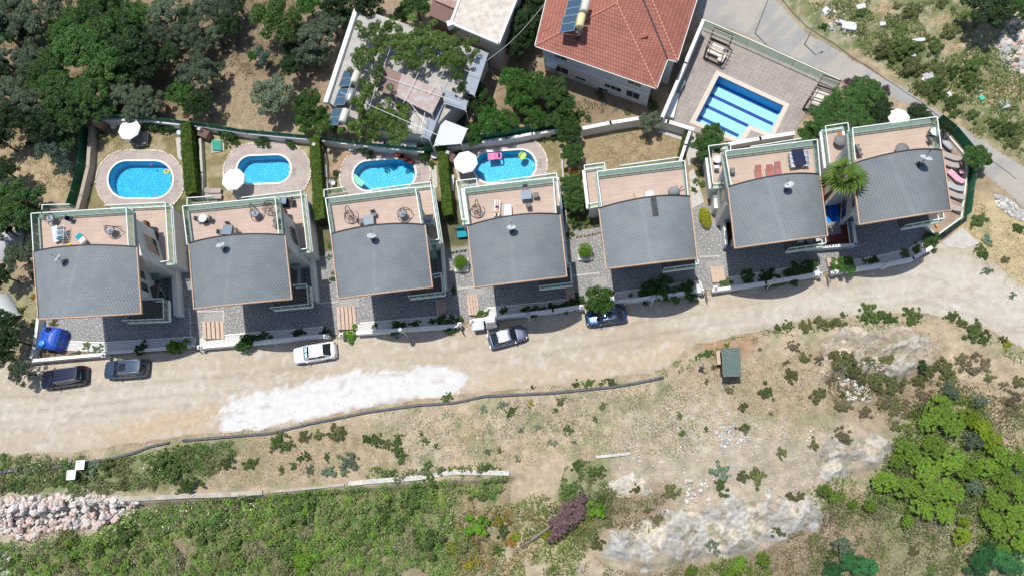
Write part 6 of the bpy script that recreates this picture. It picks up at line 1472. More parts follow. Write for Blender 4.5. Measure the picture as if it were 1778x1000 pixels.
for a in [(130, 40, 34, 'oak'), (10, 60, 34, 'oak'), (75, 150, 34, 'oak'), (215, 135, 34, 'oak'), (180, 195, 28, 'oak'), (60, 130, 26, 'dark'), (240, 30, 32, 'oak'), (5, 130, 30, 'dark'), (60, 200, 28, 'olive'), (8, 250, 24, 'dark'), (285, 60, 30, 'olive'), (230, 60, 34, 'oak'), (335, 35, 30, 'dark'), (375, 60, 24, 'olive'), (415, 15, 24, 'dark'), (440, 100, 12, 'citrus'), (560, 100, 24, 'olive'), (510, 95, 22, 'dark'), (600, 35, 24, 'citrus'), (20, 15, 55, 'olive'), (60, 45, 52, 'olive'), (-10, 95, 45, 'olive'), (45, 60, 30, 'dark'), (100, 15, 42, 'olive'), (175, 22, 50, 'oak'), (205, 60, 56, 'oak'), (150, 90, 60, 'oak'), (110, 60, 36, 'oak'), (55, 105, 40, 'olive'), (95, 120, 48, 'oak'), (190, 115, 50, 'oak'), (240, 95, 50, 'dark'), (265, 120, 36, 'dark'),
          (15, 165, 42, 'olive'), (50, 180, 40, 'olive'), (110, 165, 50, 'oak'), (160, 165, 44, 'oak'), (205, 20, 40, 'oak'), (25, 215, 40, 'dark'), (85, 225, 42, 'dark'), (120, 215, 40, 'oak'), (140, 190, 34, 'dark'), (215, 165, 34, 'olive'), (250, 175, 34, 'olive'), (262, 190, 26, 'olive'), (232, 200, 24, 'olive'),
          (290, 25, 42, 'olive'), (325, 60, 40, 'olive'), (350, 85, 30, 'olive'), (265, 60, 28, 'olive'), (300, 95, 26, 'dark'), (360, 20, 38, 'olive'), (395, 15, 34, 'olive'), (400, 48, 28, 'dark'), (345, 130, 42, 'olive'), (322, 165, 36, 'citrus'), (350, 185, 30, 'dark'), (375, 125, 22, 'olive'),
          (545, 70, 42, 'olive'), (575, 40, 34, 'olive'), (530, 95, 30, 'olive'), (585, 10, 38, 'dark'), (640, 8, 38, 'dark'), (535, 12, 30, 'citrus'), (540, 185, 34, 'citrus'), (535, 215, 26, 'citrus'), (570, 215, 24, 'citrus'), (510, 120, 26, 'dark'), (528, 60, 26, 'olive'),
          (90, 262, 30, 'blue'), (112, 285, 24, 'blue'), (120, 250, 24, 'oak'), (12, 300, 30, 'dark'), (35, 365, 56, 'oak'), (20, 340, 34, 'olive'), (60, 385, 34, 'oak'), (8, 400, 30, 'dark'), (40, 448, 34, 'olive'), (8, 480, 26, 'dark'), (22, 590, 32, 'dark'), (15, 560, 24, 'dark'), (38, 645, 24, 'olive'), (8, 620, 22, 'dark'),
          (722, 12, 34, 'oak'), (700, 30, 22, 'dark'), (910, 45, 38, 'dark'), (925, 15, 34, 'dark'), (900, 85, 30, 'dark'), (945, 30, 24, 'citrus'), (912, 65, 24, 'citrus'), (890, 140, 30, 'citrus'), (925, 155, 34, 'citrus'), (958, 165, 36, 'oak'), (975, 185, 28, 'oak'), (900, 175, 26, 'citrus'), (835, 185, 28, 'citrus'), (850, 215, 32, 'citrus'), (822, 235, 22, 'citrus'), (880, 215, 26, 'citrus'), (930, 205, 24, 'citrus'), (965, 210, 22, 'oak'), (830, 160, 20, 'oak'), (985, 215, 20, 'citrus')]:
    x, y, r, k = a
    tree(x, y, r, k, {'oak': OAK, 'olive': OLV, 'dark': DRK, 'citrus': CIT, 'blue': 'blue green leafy tree'}[k], group=GR)
tree(482, 45, 58, 'round', '', label='big evenly rounded green tree top left of the vine covered building', hmul=.9)
tree(467, 172, 46, 'silver', '', label='silvery olive tree standing alone on bare orchard soil', hmul=.8)
tree(457, 98, 20, 'blue', '', label='small powdery blue green tree below the big rounded tree')
for x, y, r in ((990, 235, 24), (995, 272, 24), (994, 325, 24), (1000, 352, 22)): tree(x, y, r, 'oak', 'clipped round dark green tree', group='row of trees between the fourth and fifth gardens')
tree(994, 300, 16, 'bushred', 'browned small tree'); tree(1130, 212, 22, 'silver', '', label='small silvery tree on the wall of the dry lawn')
tree(1228, 258, 30, 'oak', '', label='dense green tree between the dry lawn and the sixth villa'); tree(1238, 232, 20, 'citrus', '', label='bright green treetop overhanging the corner of the lap pool')
for x, y, r, k in ((1500, 165, 34, 'oak'), (1465, 185, 36, 'oak'), (1430, 210, 34, 'oak'), (1480, 215, 34, 'oak'), (1520, 190, 26, 'dark'), (1405, 232, 22, 'citrus'), (1448, 240, 24, 'citrus'), (1530, 200, 26, 'dark')): tree(x, y, r, k, {'oak': OAK, 'dark': DRK, 'citrus': CIT}[k], hmul=.7, group='trees between the lap pool and the last villa')
for x, y, r in ((1480, 145, 16), (1535, 160, 14), (1597, 188, 16)): bush(x, y, r, 'bushpink', 'purple flowering bougainvillea', 1.0, 2.0, 'bougainvillea', 'shrub')
tree(1590, 205, 24, 'dark', '', label='dark tree behind the white parasol of the seventh villa', hmul=.7); tree(1694, 277, 24, 'oak', '', label='bushy dark green tree at the corner of the bright green screen', hmul=.9); tree(1640, 225, 14, 'dark', '', label='small dark tree at the top of the bright green screen')
tree(1042, 522, 27, 'citrus', '', label='round light green tree leaning over the deep blue car', hmul=1.1)
tree(1715, 20, 46, 'dark', '', label='huge dark bush tree at the top right edge', hmul=.7); tree(1760, 15, 30, 'oak', '', label='green tree in the top right corner of the photo')
# bright acacias lower right
AC_ = [(1632, 712, 34, 'acacia'), (1612, 730, 24, 'acacia'), (1655, 735, 28, 'acacia'), (1685, 725, 22, 'acaciayel'), (1708, 745, 24, 'acaciayel'), (1725, 765, 22, 'acaciayel'), (1740, 790, 24, 'acacia'), (1690, 765, 20, 'olive'), (1620, 775, 26, 'acacia'), (1578, 785, 28, 'acacia'), (1650, 800, 30, 'acacia'), (1610, 815, 30, 'acacia'), (1680, 815, 26, 'acacia'), (1715, 810, 24, 'acacia'), (1555, 800, 16, 'acacia'),
 (1535, 835, 26, 'acacia'), (1572, 845, 28, 'acacia'), (1612, 850, 30, 'acacia'), (1650, 850, 28, 'acacia'), (1600, 880, 26, 'acacia'), (1640, 888, 24, 'acacia'), (1745, 830, 26, 'acacia'), (1772, 850, 26, 'acacia'), (1730, 865, 26, 'acacia'), (1765, 895, 28, 'acacia'), (1735, 915, 26, 'acacia'), (1775, 940, 26, 'acacia'), (1670, 930, 20, 'acaciayel'), (1675, 905, 14, 'acaciayel'), (1510, 878, 15, 'acacia'), (1432, 850, 15, 'acacia'), (1448, 862, 12, 'acacia'), (1478, 876, 9, 'acacia'), (1715, 965, 26, 'emerald'), (1755, 975, 28, 'emerald'), (1700, 985, 22, 'emerald'), (1478, 972, 24, 'emerald'), (1500, 985, 24, 'emerald'), (1448, 990, 20, 'emerald'), (1462, 948, 20, 'olive'), (1285, 980, 18, 'acacia'), (1268, 996, 18, 'acacia'), (1325, 970, 16, 'acacia'), (1575, 905, 14, 'acacia'), (1700, 695, 16, 'olive'), (1770, 800, 20, 'acacia'), (1200, 990, 14, 'acacia'), (1650, 678, 18, 'olive'), (1740, 955, 18, 'acacia'), (1690, 845, 18, 'olive'), (1715, 895, 18, 'acacia')]
for x, y, r, k in AC_: tree(x, y, r*.86, k, {'acacia': 'bright green feathery tree', 'acaciayel': 'yellow green feathery tree', 'emerald': 'emerald green leafy tree', 'olive': 'dull olive green small tree'}[k], hmul=.38, sq=.8, group='trees on the lower right slope')
# hedges
def hedge(pts, wpx, h, label):
    P = pl(pts, h*.6); rs = np.random.RandomState(int(pts[0][0])); A_ = []; Nn = []
    r = empty('hedge', (P[0].x, P[0].y, 0)); tag(r, label, 'hedge', 'tall clipped hedges between gardens'); w_ = wpx/16.
    for a, b in zip(P, P[1:]):
        L = (b-a).length; d_ = (b-a)/L; s_ = Vector((d_.y, -d_.x, 0)); n = int(L*1500)
        t = rs.rand(n)*L; f = rs.rand(n); side = np.where(f < .45, 0, np.where(f < .72, 1, -1)); uu = np.where(side == 0, (rs.rand(n)-.5)*w_, side*w_/2); zz_ = np.where(side == 0, h, rs.rand(n)*h)
        bump_ = .42*(fbm(t*1.6+3, zz_*1.5+uu*1.5, 3, 5)-.5)*2; uu = uu*(1+bump_*.5)+rs.randn(n)*.03; zz_ = np.where(side == 0, h+bump_*.8, zz_)
        A_.append(np.stack([a.x+d_.x*t+s_.x*uu, a.y+d_.y*t+s_.y*uu, zz_], -1)); Nn.append(np.stack([side*s_.x, side*s_.y, (side == 0)*1.], -1)+rs.randn(n, 3)*.6)
    c_ = np.concatenate(A_); nn = np.concatenate(Nn); n = len(c_); g = fbm(c_[:, 0]*1.3, c_[:, 1]*1.3, 3, 2)[:, None]
    cl = np.array((.07, .15, .025))*(1-g)+np.array((.15, .22, .03))*g; cl = cl*(.65+.7*rs.rand(n, 1))
    V_, F_, cc = leaves(c_, nn, .055+.05*rs.rand(n), cl, rs); o = link(arrmesh('foliage', V_-np.array([P[0].x, P[0].y, 0]), F_, cc, LEAF), 'foliage', r)
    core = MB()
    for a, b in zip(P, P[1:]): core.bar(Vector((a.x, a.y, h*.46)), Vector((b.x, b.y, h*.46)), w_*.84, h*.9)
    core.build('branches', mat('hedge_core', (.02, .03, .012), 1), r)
hedge([(327, 219), (331, 275), (337, 342)], 22, 2.0, 'tall clipped hedge between the first and second pools')
hedge([(549, 240), (553, 310), (559, 386)], 19, 2.0, 'tall clipped hedge between the second and third pools')
hedge([(769, 257), (773, 310), (780, 378)], 17, 2.0, 'tall clipped hedge between the third and fourth pools')
hedge([(1192, 232), (1184, 262), (1180, 276)], 9, 1.2, 'short bright hedge at the right edge of the dry lawn')
# clipped shrubs in planters, potted plants
for x, y, r, k, t in ((801, 459, 15, 'topiary', 'clipped green ball in a square planter left of the fourth villa'), (1016, 439, 15, 'topiary', 'clipped green ball in a square planter left of the fifth villa')):
    p = W(x, y, .6); q = MB().box((p.x, p.y, .25), (1.55, 1.55, .4)).build('planter', WALLW); tag(q, 'square white planter under the '+t.split(' in ')[0]+t.split('planter')[1], 'planter', 'square planters')
    bush(x, y, r, k, '', 1.0, 1.2, 'topiary_ball', 'topiary', label=t, z=.42)
bush(1224, 379, 15, 'yellowbox', '', 1.5, .9, 'golden_shrub', 'shrub', label='tall oval golden yellow shrub between the fifth and sixth villas').scale.x *= .78
bpy.context.view_layer.update()
for i in range(7): bush(1003+i*6.4, 412-i*1.2, 3.6, 'bushred', 'small red flowered pot plant', 1.0, 1.4, 'pot_plant', 'pot plant', 'row of red plants left of the fifth villa')
for i in range(4): bush(786+i*7, 439-i*1.2, 4, 'bushgreen', 'small upright green pot plant', .8, 1.6, 'pot_plant', 'pot plant', 'row of green plants left of the fourth villa')
# shrubs along the white front walls
for x, y, r, k, sq, hm in [(434, 593, 26, 'bushdark', .5, 1.0), (447, 588, 16, 'bushgreen', .7, .9), (304, 600, 20, 'bushbright', .7, 1.0), (243, 603, 11, 'bushdark', 1, 1), (165, 606, 12, 'bushgrey', .8, .7), (150, 600, 8, 'busholive', 1, .7), (520, 577, 8, 'bushdark', 1, .7), (561, 577, 8, 'bushdark', 1, .8), (512, 580, 6, 'bushdark', 1, .7), (607, 578, 13, 'bushbright', 1, 1.2), (691, 569, 15, 'bushdark', .8, 1), (720, 561, 8, 'bushdark', .8, .6), (748, 558, 6, 'bushdark', 1, .6), (650, 565, 6, 'bushdark', 1, .6),
    (778, 560, 17, 'bushdark', .9, 1), (782, 568, 11, 'busholive', 1, .9), (787, 504, 6, 'bushgreen', 1, 1), (834, 550, 11, 'bushgreen', 1, .8), (875, 540, 7, 'bushdark', 1, .6), (924, 540, 16, 'bushdark', .6, 1), (958, 531, 7, 'bushdark', 1, 1.3), (988, 529, 17, 'bushdark', .7, .9), (1003, 522, 10, 'bushdark', 1, .9), (1128, 507, 17, 'bushdark', 1, 1), (1155, 503, 20, 'bushdark', 1, 1.1), (1197, 503, 17, 'bushdark', 1, 1.2), (1095, 512, 5, 'bushdark', 1, .6), (1258, 490, 10, 'bushgreen', 1, 1), (1302, 482, 13, 'bushdark', 1, .8), (1322, 482, 6, 'bushdark', 1, .6), (1338, 484, 14, 'busholive', 1, .9), (1334, 480, 12, 'bushdark', 1, .9),
    (1384, 477, 20, 'bushgreen', .7, .9), (1408, 464, 16, 'bushdark', .7, 1), (1376, 483, 10, 'bushdark', 1, .9), (1518, 452, 8, 'bushdark', 1, .8), (1576, 440, 10, 'busholive', 1, .8), (1595, 432, 9, 'busholive', 1, .8), (1620, 418, 16, 'bushdark', .8, 1), (1500, 452, 6, 'bushgreen', 1, .7), (303, 604, 10, 'bushgreen', 1, .8), (88, 610, 10, 'bushbrown', 1, .6), (130, 612, 9, 'busholive', .6, .5), (92, 560, 8, 'busholive', 1, .8), (75, 617, 9, 'bushbrown', 1, .7)]:
    bush(x, y, r*1.3, k, {'bushdark': 'dark green shrub', 'bushgreen': 'mid green shrub', 'bushbright': 'lime green shrub', 'busholive': 'olive green shrub', 'bushgrey': 'thin greyish shrub', 'bushbrown': 'dry brownish shrub'}[k]+' by a front wall', sq, hm, group='shrubs along the front walls', name='garden_shrub')
tree(1464, 462, 19, 'citrus', '', label='light green tree on the wall below the seventh villa', hmul=.7)
# garden shrubs
for x, y, r, k in [(396, 235, 22, 'bushdark'), (372, 250, 6, 'bushgreen'), (400, 248, 12, 'bushgreen'), (455, 242, 18, 'bushdark'), (505, 248, 14, 'bushdark'), (230, 213, 20, 'bushdark'), (262, 216, 22, 'bushdark'), (290, 219, 18, 'bushdark'), (175, 235, 10, 'bushdark'), (150, 322, 9, 'bushdark'), (150, 345, 7, 'bushgreen'), (585, 300, 9, 'bushdark'), (578, 312, 10, 'busholive'), (636, 262, 16, 'bushdark'), (740, 265, 20, 'bushdark'), (748, 285, 9, 'bushdark'), (795, 262, 9, 'bushdark'), (925, 233, 12, 'bushgreen'), (945, 240, 9, 'bushgreen'), (965, 235, 12, 'bushdark'), (1000, 385, 14, 'bushdark'), (1020, 385, 12, 'bushgreen'), (1035, 365, 9, 'bushgreen'), (990, 405, 10, 'bushgreen'), (1208, 315, 8, 'bushgreen'), (1205, 330, 7, 'bushgreen'), (1222, 318, 9, 'bushgreen'), (1215, 300, 8, 'bushdark'), (575, 425, 7, 'bushgreen'), (576, 485, 8, 'bushgreen'), (578, 475, 6, 'busholive'), (320, 440, 8, 'bushdark'), (337, 450, 6, 'bushgreen'), (570, 445, 8, 'bushgrey'), (560, 440, 6, 'bushgreen'),
                   (1040, 165, 12, 'busholive'), (1050, 178, 8, 'bushgrey'), (1005, 200, 14, 'bushgreen'), (1020, 205, 8, 'bushgreen'), (1090, 195, 8, 'busholive'), (1070, 190, 6, 'bushgrey'), (1100, 160, 12, 'bushdark'), (1120, 170, 14, 'bushdark'), (1135, 185, 12, 'bushdark'), (905, 122, 12, 'busholive'), (60, 480, 10, 'bushgreen'), (58, 515, 8, 'bushred'), (50, 250, 10, 'bushdark'), (66, 320, 12, 'bushbrown'), (60, 560, 12, 'bushgreen'), (30, 540, 12, 'bushgreen'), (1445, 320, 8, 'bushgreen')]:
    bush(x, y, r, k, {'bushdark': 'dark green shrub', 'bushgreen': 'mid green shrub', 'busholive': 'olive green shrub', 'bushgrey': 'greyish shrub', 'bushbrown': 'dry brown shrub', 'bushred': 'red tinged shrub'}[k], group='garden and orchard shrubs', name='garden_shrub')
# vines over the old building
VI = [(640, 55, 26), (668, 50, 20), (690, 65, 26), (720, 75, 24), (750, 60, 24), (780, 80, 26), (815, 82, 20), (800, 105, 20), (770, 105, 22), (740, 100, 22), (705, 100, 20), (640, 95, 24), (622, 110, 20), (655, 125, 18), (645, 150, 22), (628, 175, 22), (640, 200, 24), (668, 195, 22), (695, 205, 22), (660, 225, 24), (690, 235, 24), (618, 225, 22), (700, 85, 22), (720, 110, 20), (665, 75, 22), (655, 215, 20), (680, 215, 20), (795, 135, 12), (800, 155, 12), (745, 75, 20), (785, 110, 18), (560, 225, 20), (765, 75, 20), (730, 55, 18), (640, 235, 18), (800, 120, 12)]
def vinemesh(i):
    rs = np.random.RandomState(100+i); K = 16; C_ = [(rs.randn()*.42, rs.randn()*.42, .1+.35*rs.rand()) for _ in range(K)]
    V_, F_, c_ = blobleaves(rs, C_, [.18+.16*rs.rand() for _ in range(K)], 1500, .075, [((.10, .19, .04), 3), ((.16, .24, .06), 2), ((.07, .12, .03), 2), ((.2, .24, .1), 1)])
    return arrmesh('vine', V_, F_, c_, LEAF)
VM = [vinemesh(i) for i in range(4)]
for i, (x, y, r) in enumerate(VI):
    p = W(x, y, 5.1 if y < 190 else 3.7); o = bpy.data.objects.new('vine', VM[i % 4]); col.objects.link(o); o.location = (p.x, p.y, 4.85 if y < 190 else 3.45); o.scale = (r/14.5,)*2+(1.7,); o.rotation_euler.z = random.uniform(0, 6.28); auto(o, 'leafy green vine on the pergola', 'vine', x, y, 'vines over the old building')
# palm
p = W(1466, 304, 11.0); r = empty('palm_tree', (p.x, p.y, 0)); tag(r, 'fan palm with brown edged fronds left of the seventh villa', 'palm tree')
MB().tube([(0, 0, 0), (.1, .05, 3), (.05, 0, 7), (0, 0, 10.4)], [.28, .22, .2, .24], 10).build('trunk', TRUNK, r, True)
rs = random.Random(3)
for k in range(22):
    a = k*2.399+rs.uniform(-.3, .3); el_ = R(72-4.2*k); L = 1.15+.55*rs.random(); dirv = Vector((math.cos(a)*math.cos(el_), math.sin(a)*math.cos(el_), math.sin(el_))); o0 = Vector((0, 0, 10.4)); e = o0+dirv*L*rs.uniform(.3, .9)
    side = Vector((-math.sin(a), math.cos(a), 0)); up_ = side.cross(dirv)*-1; V_ = [tuple(e)]; F_ = []; cc = []; n = 9; dead = k > 18; V2 = []; Fq = []
    base_c = np.array((.42, .34, .17) if dead else ((.08, .155, .025) if k % 3 else (.15, .24, .045)))
    for j in range(n):
        t = R(-62+124*j/(n-1)); d2 = (dirv*math.cos(t)+side*math.sin(t)).normalized(); L2 = L*(.85+.2*rs.random()); s2 = d2.cross(up_).normalized()*.10; m1 = e+d2*L2*.5+up_*.03; tip = e+d2*L2+Vector((0, 0, -.5*L2*rs.uniform(.5, 1.4)))
        i0 = len(V2); V2 += [tuple(e), tuple(m1-s2), tuple(tip), tuple(m1+s2)]; Fq.append((i0, i0+1, i0+2, i0+3)); g_ = base_c*(.8+.4*rs.random()); tipc = g_*.75+np.array((.22, .18, .08))*.25; cc += [g_, g_, tipc, g_]
    fr = link(arrmesh('frond', np.array(V2), np.array(Fq), np.array(cc), LEAF), 'frond', r)
    if dead: fr['label'] = 'dry brown hanging frond'
    MB().tube([o0, o0+dirv*L*.4+Vector((0, 0, .04)), e], .02, 5).build('stalk', mat('palm_stalk', (.2, .24, .07)), fr, True)
# toppled purple tree
p = G(905, 948, .3); q = G(975, 900, .6); r = empty('toppled_tree', tuple(p)); tag(r, 'half toppled tree with a grey trunk and dull purple foliage', 'tree')
d_ = q-p; MB().tube([(0, 0, .1), tuple(d_*.35+Vector((0, 0, .5))), tuple(d_*.7+Vector((0, 0, .8))), tuple(d_+Vector((0, 0, 1.0)))], [.32, .2, .13, .06], 8).build('trunk', mat('grey_bark', (.24, .2, .18), .9, .2, 6, .5), r, True)
c_ = bpy.data.objects.new('crown', getcrown('purple', 0)); col.objects.link(c_); c_.parent = r; c_.location = d_*1.05+Vector((0, 0, .2)); c_.scale = (3.1, 1.7, 1.9); c_.rotation_euler.z = R(38)
# ---------------------------------------------------------------- scrub on the slopes
rs = np.random.RandomState(5)
def scatter(poly, n, kinds, rr, look, name='shrub', grp='scrub bushes on the slopes'):
    xs = [p[0] for p in poly]; ys = [p[1] for p in poly]; k = 0; t = 0
    while k < n and t < n*40:
        t += 1; x = rs.uniform(max(min(xs), 2), min(max(xs), 1776)); y = rs.uniform(max(min(ys), 2), min(max(ys), 998))
        if inpoly(np.array([x]), np.array([y]), poly)[0] < 0: continue
        kd = kinds[rs.randint(len(kinds))]; bush(x, y, rr[0]+(rr[1]-rr[0])*rs.rand()**1.6, kd, LK[kd], .75+.25*rs.rand(), .8+.4*rs.rand(), name, 'shrub', grp); k += 1
LK = {'bushgreen': 'mid green scrub bush', 'busholive': 'olive scrub bush', 'bushgrey': 'grey green scrub bush', 'bushbrown': 'dry brown scrub bush', 'bushbright': 'lime green scrub bush', 'bushdark': 'dark scrub bush', 'bushred': 'orange red scrub bush', 'bushyellow': 'yellow green scrub bush'}
scatter([(1480, 10), (1640, 0), (1690, 90), (1700, 150), (1640, 190), (1560, 110)], 26, ['bushgreen', 'bushgreen', 'busholive', 'bushgreen'], (12, 30), '')
scatter([(1640, 160), (1700, 200), (1778, 230), (1778, 270), (1700, 220)], 7, ['bushgreen', 'busholive'], (10, 22), '')
scatter([(1500, 80), (1560, 110), (1640, 190), (1700, 215), (1600, 120), (1480, 40)], 7, ['busholive', 'bushgreen', 'bushbrown'], (8, 16), '')
scatter([(1680, 360), (1778, 400), (1778, 560), (1690, 440)], 4, ['busholive', 'bushgreen', 'bushgrey'], (6, 12), '')
for x, y, r, k in [(1700, 378, 15, 'bushgreen'), (1775, 395, 13, 'bushgreen'), (1708, 443, 9, 'bushdark'), (1718, 415, 14, 'bushgrey'), (1640, 165, 10, 'bushdark'), (1432, 47, 9, 'bushdark'), (1622, 162, 5, 'bushdark')]: bush(x, y, r, k, LK[k], group='scrub bushes on the slopes')
# row along the pipe and road edge
for x, y, r, k in [(1515, 545, 18, 'bushgreen'), (1530, 548, 12, 'bushgreen'), (1545, 552, 14, 'bushgreen'), (1502, 552, 10, 'bushgreen'), (1580, 550, 14, 'bushgreen'), (1592, 545, 12, 'bushgreen'), (1465, 546, 7, 'bushgreen'), (1430, 556, 16, 'busholive'), (1455, 562, 14, 'busholive'), (1400, 565, 14, 'busholive'), (1370, 563, 9, 'bushgreen'), (1352, 568, 8, 'bushgreen'), (1655, 548, 11, 'bushgreen'), (1698, 578, 18, 'bushgreen'), (1710, 585, 12, 'bushgreen'), (1745, 590, 7, 'bushgreen'), (1750, 600, 8, 'bushyellow'), (1672, 558, 10, 'busholive'),
                   (1230, 610, 9, 'bushgreen'), (1215, 618, 7, 'bushgreen'), (1262, 598, 6, 'bushbright'), (1000, 666, 8, 'bushgreen'), (1022, 664, 9, 'bushgreen'), (1064, 662, 9, 'bushgreen'), (1045, 664, 6, 'bushgreen'), (775, 692, 10, 'bushgreen'), (925, 672, 5, 'bushgreen'),
                   (480, 765, 16, 'bushgreen'), (497, 770, 12, 'bushgreen'), (526, 757, 13, 'busholive'), (555, 755, 12, 'busholive'), (580, 752, 18, 'busholive'), (595, 746, 10, 'busholive'), (565, 792, 7, 'bushgreen'), (522, 792, 9, 'bushgreen'), (532, 792, 7, 'bushgreen'), (508, 808, 8, 'bushgreen'), (488, 815, 7, 'bushgreen'), (432, 808, 13, 'bushgreen'), (640, 760, 12, 'bushgreen'), (655, 765, 12, 'bushgreen'), (672, 770, 11, 'busholive'), (690, 765, 11, 'bushgreen'), (688, 785, 13, 'bushgreen'), (695, 795, 10, 'bushgreen'), (535, 815, 10, 'bushgrey'), (570, 820, 17, 'bushgrey'), (600, 800, 20, 'bushgrey'), (592, 815, 12, 'bushgrey'),
                   (730, 752, 5, 'bushgreen'), (737, 765, 7, 'bushgreen'), (757, 774, 6, 'bushgreen'), (888, 712, 9, 'bushgreen'), (884, 722, 6, 'busholive'), (958, 770, 9, 'bushgrey'), (985, 745, 8, 'bushgreen'), (997, 768, 6, 'bushgrey'), (905, 745, 7, 'bushgrey'), (933, 744, 7, 'bushgrey'), (897, 796, 7, 'bushgrey'), (847, 783, 7, 'bushgrey'), (868, 782, 6, 'bushgreen'), (870, 704, 9, 'bushgrey'), (842, 710, 9, 'bushgrey'), (878, 700, 7, 'bushgrey'), (975, 695, 10, 'busholive'), (964, 712, 6, 'bushgreen'), (1045, 704, 8, 'busholive'), (1032, 727, 6, 'bushgreen'), (920, 700, 7, 'bushyellow'), (745, 830, 10, 'bushgreen'),
                   (1330, 678, 15, 'bushgreen'), (1424, 688, 16, 'busholive'), (1398, 618, 12, 'busholive'), (1375, 650, 14, 'busholive'), (1358, 868, 1, 'bushgreen'), (1290, 742, 12, 'busholive'), (1184, 750, 8, 'bushgreen'), (1226, 744, 5, 'bushgreen'), (1182, 722, 6, 'bushgreen'), (1358, 785, 11, 'busholive'), (1415, 770, 12, 'busholive'), (1390, 860, 9, 'busholive'), (1377, 862, 12, 'busholive'), (1245, 820, 20, 'emeraldx'), (1255, 845, 14, 'bushgreen'), (1315, 830, 18, 'busholive'), (1290, 825, 12, 'busholive'), (1210, 918, 6, 'busholive'), (1350, 922, 12, 'busholive'), (1285, 880, 6, 'bushgrey'), (1240, 945, 14, 'bushgrey'), (1470, 625, 24, 'busholive'), (1480, 640, 18, 'busholive'), (1530, 660, 22, 'busholive'), (1555, 665, 22, 'busholive'), (1500, 655, 14, 'busholive'), (1610, 640, 16, 'busholive'), (1640, 640, 20, 'busholive'), (1650, 660, 18, 'busholive'), (1600, 632, 10, 'bushdark'), (1722, 655, 10, 'busholive'), (1770, 660, 12, 'busholive'), (1690, 640, 16, 'bushbrown'), (1710, 630, 14, 'bushbrown')]:
    k = 'bushgrey' if k == 'emeraldx' else k
    if r > 2: bush(x, y, r, k, LK[k], group='scrub bushes on the slopes')
scatter([(0, 800), (110, 815), (240, 790), (250, 850), (150, 860), (0, 860)], 11, ['bushgreen', 'busholive', 'bushgreen', 'bushgrey'], (9, 20), '')
scatter([(250, 790), (340, 770), (400, 775), (400, 800), (330, 850), (260, 845)], 8, ['bushgreen', 'bushgreen', 'busholive'], (10, 22), '')
scatter([(930, 880), (870, 880), (850, 940), (880, 1000), (960, 990), (990, 940)], 9, ['bushyellow', 'bushyellow', 'bushbright', 'bushred', 'bushgreen'], (8, 18), '')
scatter([(820, 860), (880, 870), (900, 960), (850, 990), (760, 960)], 8, ['bushyellow', 'bushred', 'bushbright', 'bushgreen'], (7, 17), '')
scatter([(990, 800), (1040, 800), (1070, 850), (1050, 900), (1000, 890), (985, 850)], 7, ['bushgreen', 'bushgreen', 'bushbright', 'busholive'], (10, 20), '')
scatter([(1070, 840), (1190, 850), (1160, 920), (1060, 930), (1020, 960), (1000, 990)], 7, ['busholive', 'bushbrown', 'busholive'], (8, 18), '')
scatter([(1380, 900), (1480, 870), (1560, 900), (1660, 960), (1660, 1000), (1340, 1000)], 9, ['busholive', 'bushbrown', 'busholive', 'bushgreen'], (9, 20), '')
scatter([(1440, 680), (1600, 680), (1580, 770), (1440, 800)], 6, ['bushbrown', 'busholive'], (9, 18), '')
scatter([(1640, 600), (1778, 640), (1778, 760), (1700, 680)], 6, ['bushbrown', 'busholive', 'bushbrown'], (8, 18), '')
scatter([(650, 815), (740, 808), (830, 800), (880, 815), (800, 815), (660, 830)], 4, ['bushgreen'], (6, 12), '')
scatter([(1430, 600), (1500, 610), (1640, 640), (1650, 700), (1560, 740), (1440, 700)], 26, ['bushbrown', 'busholive', 'busholive'], (8, 18), '')
scatter([(1220, 600), (1420, 590), (1440, 700), (1300, 740), (1200, 700)], 12, ['bushbrown', 'busholive'], (5, 12), '')
cwall([(470, 853), (530, 848), (598, 841)], .3, 'thin overgrown stretch between the grey and the whitewashed walls', OLDC)
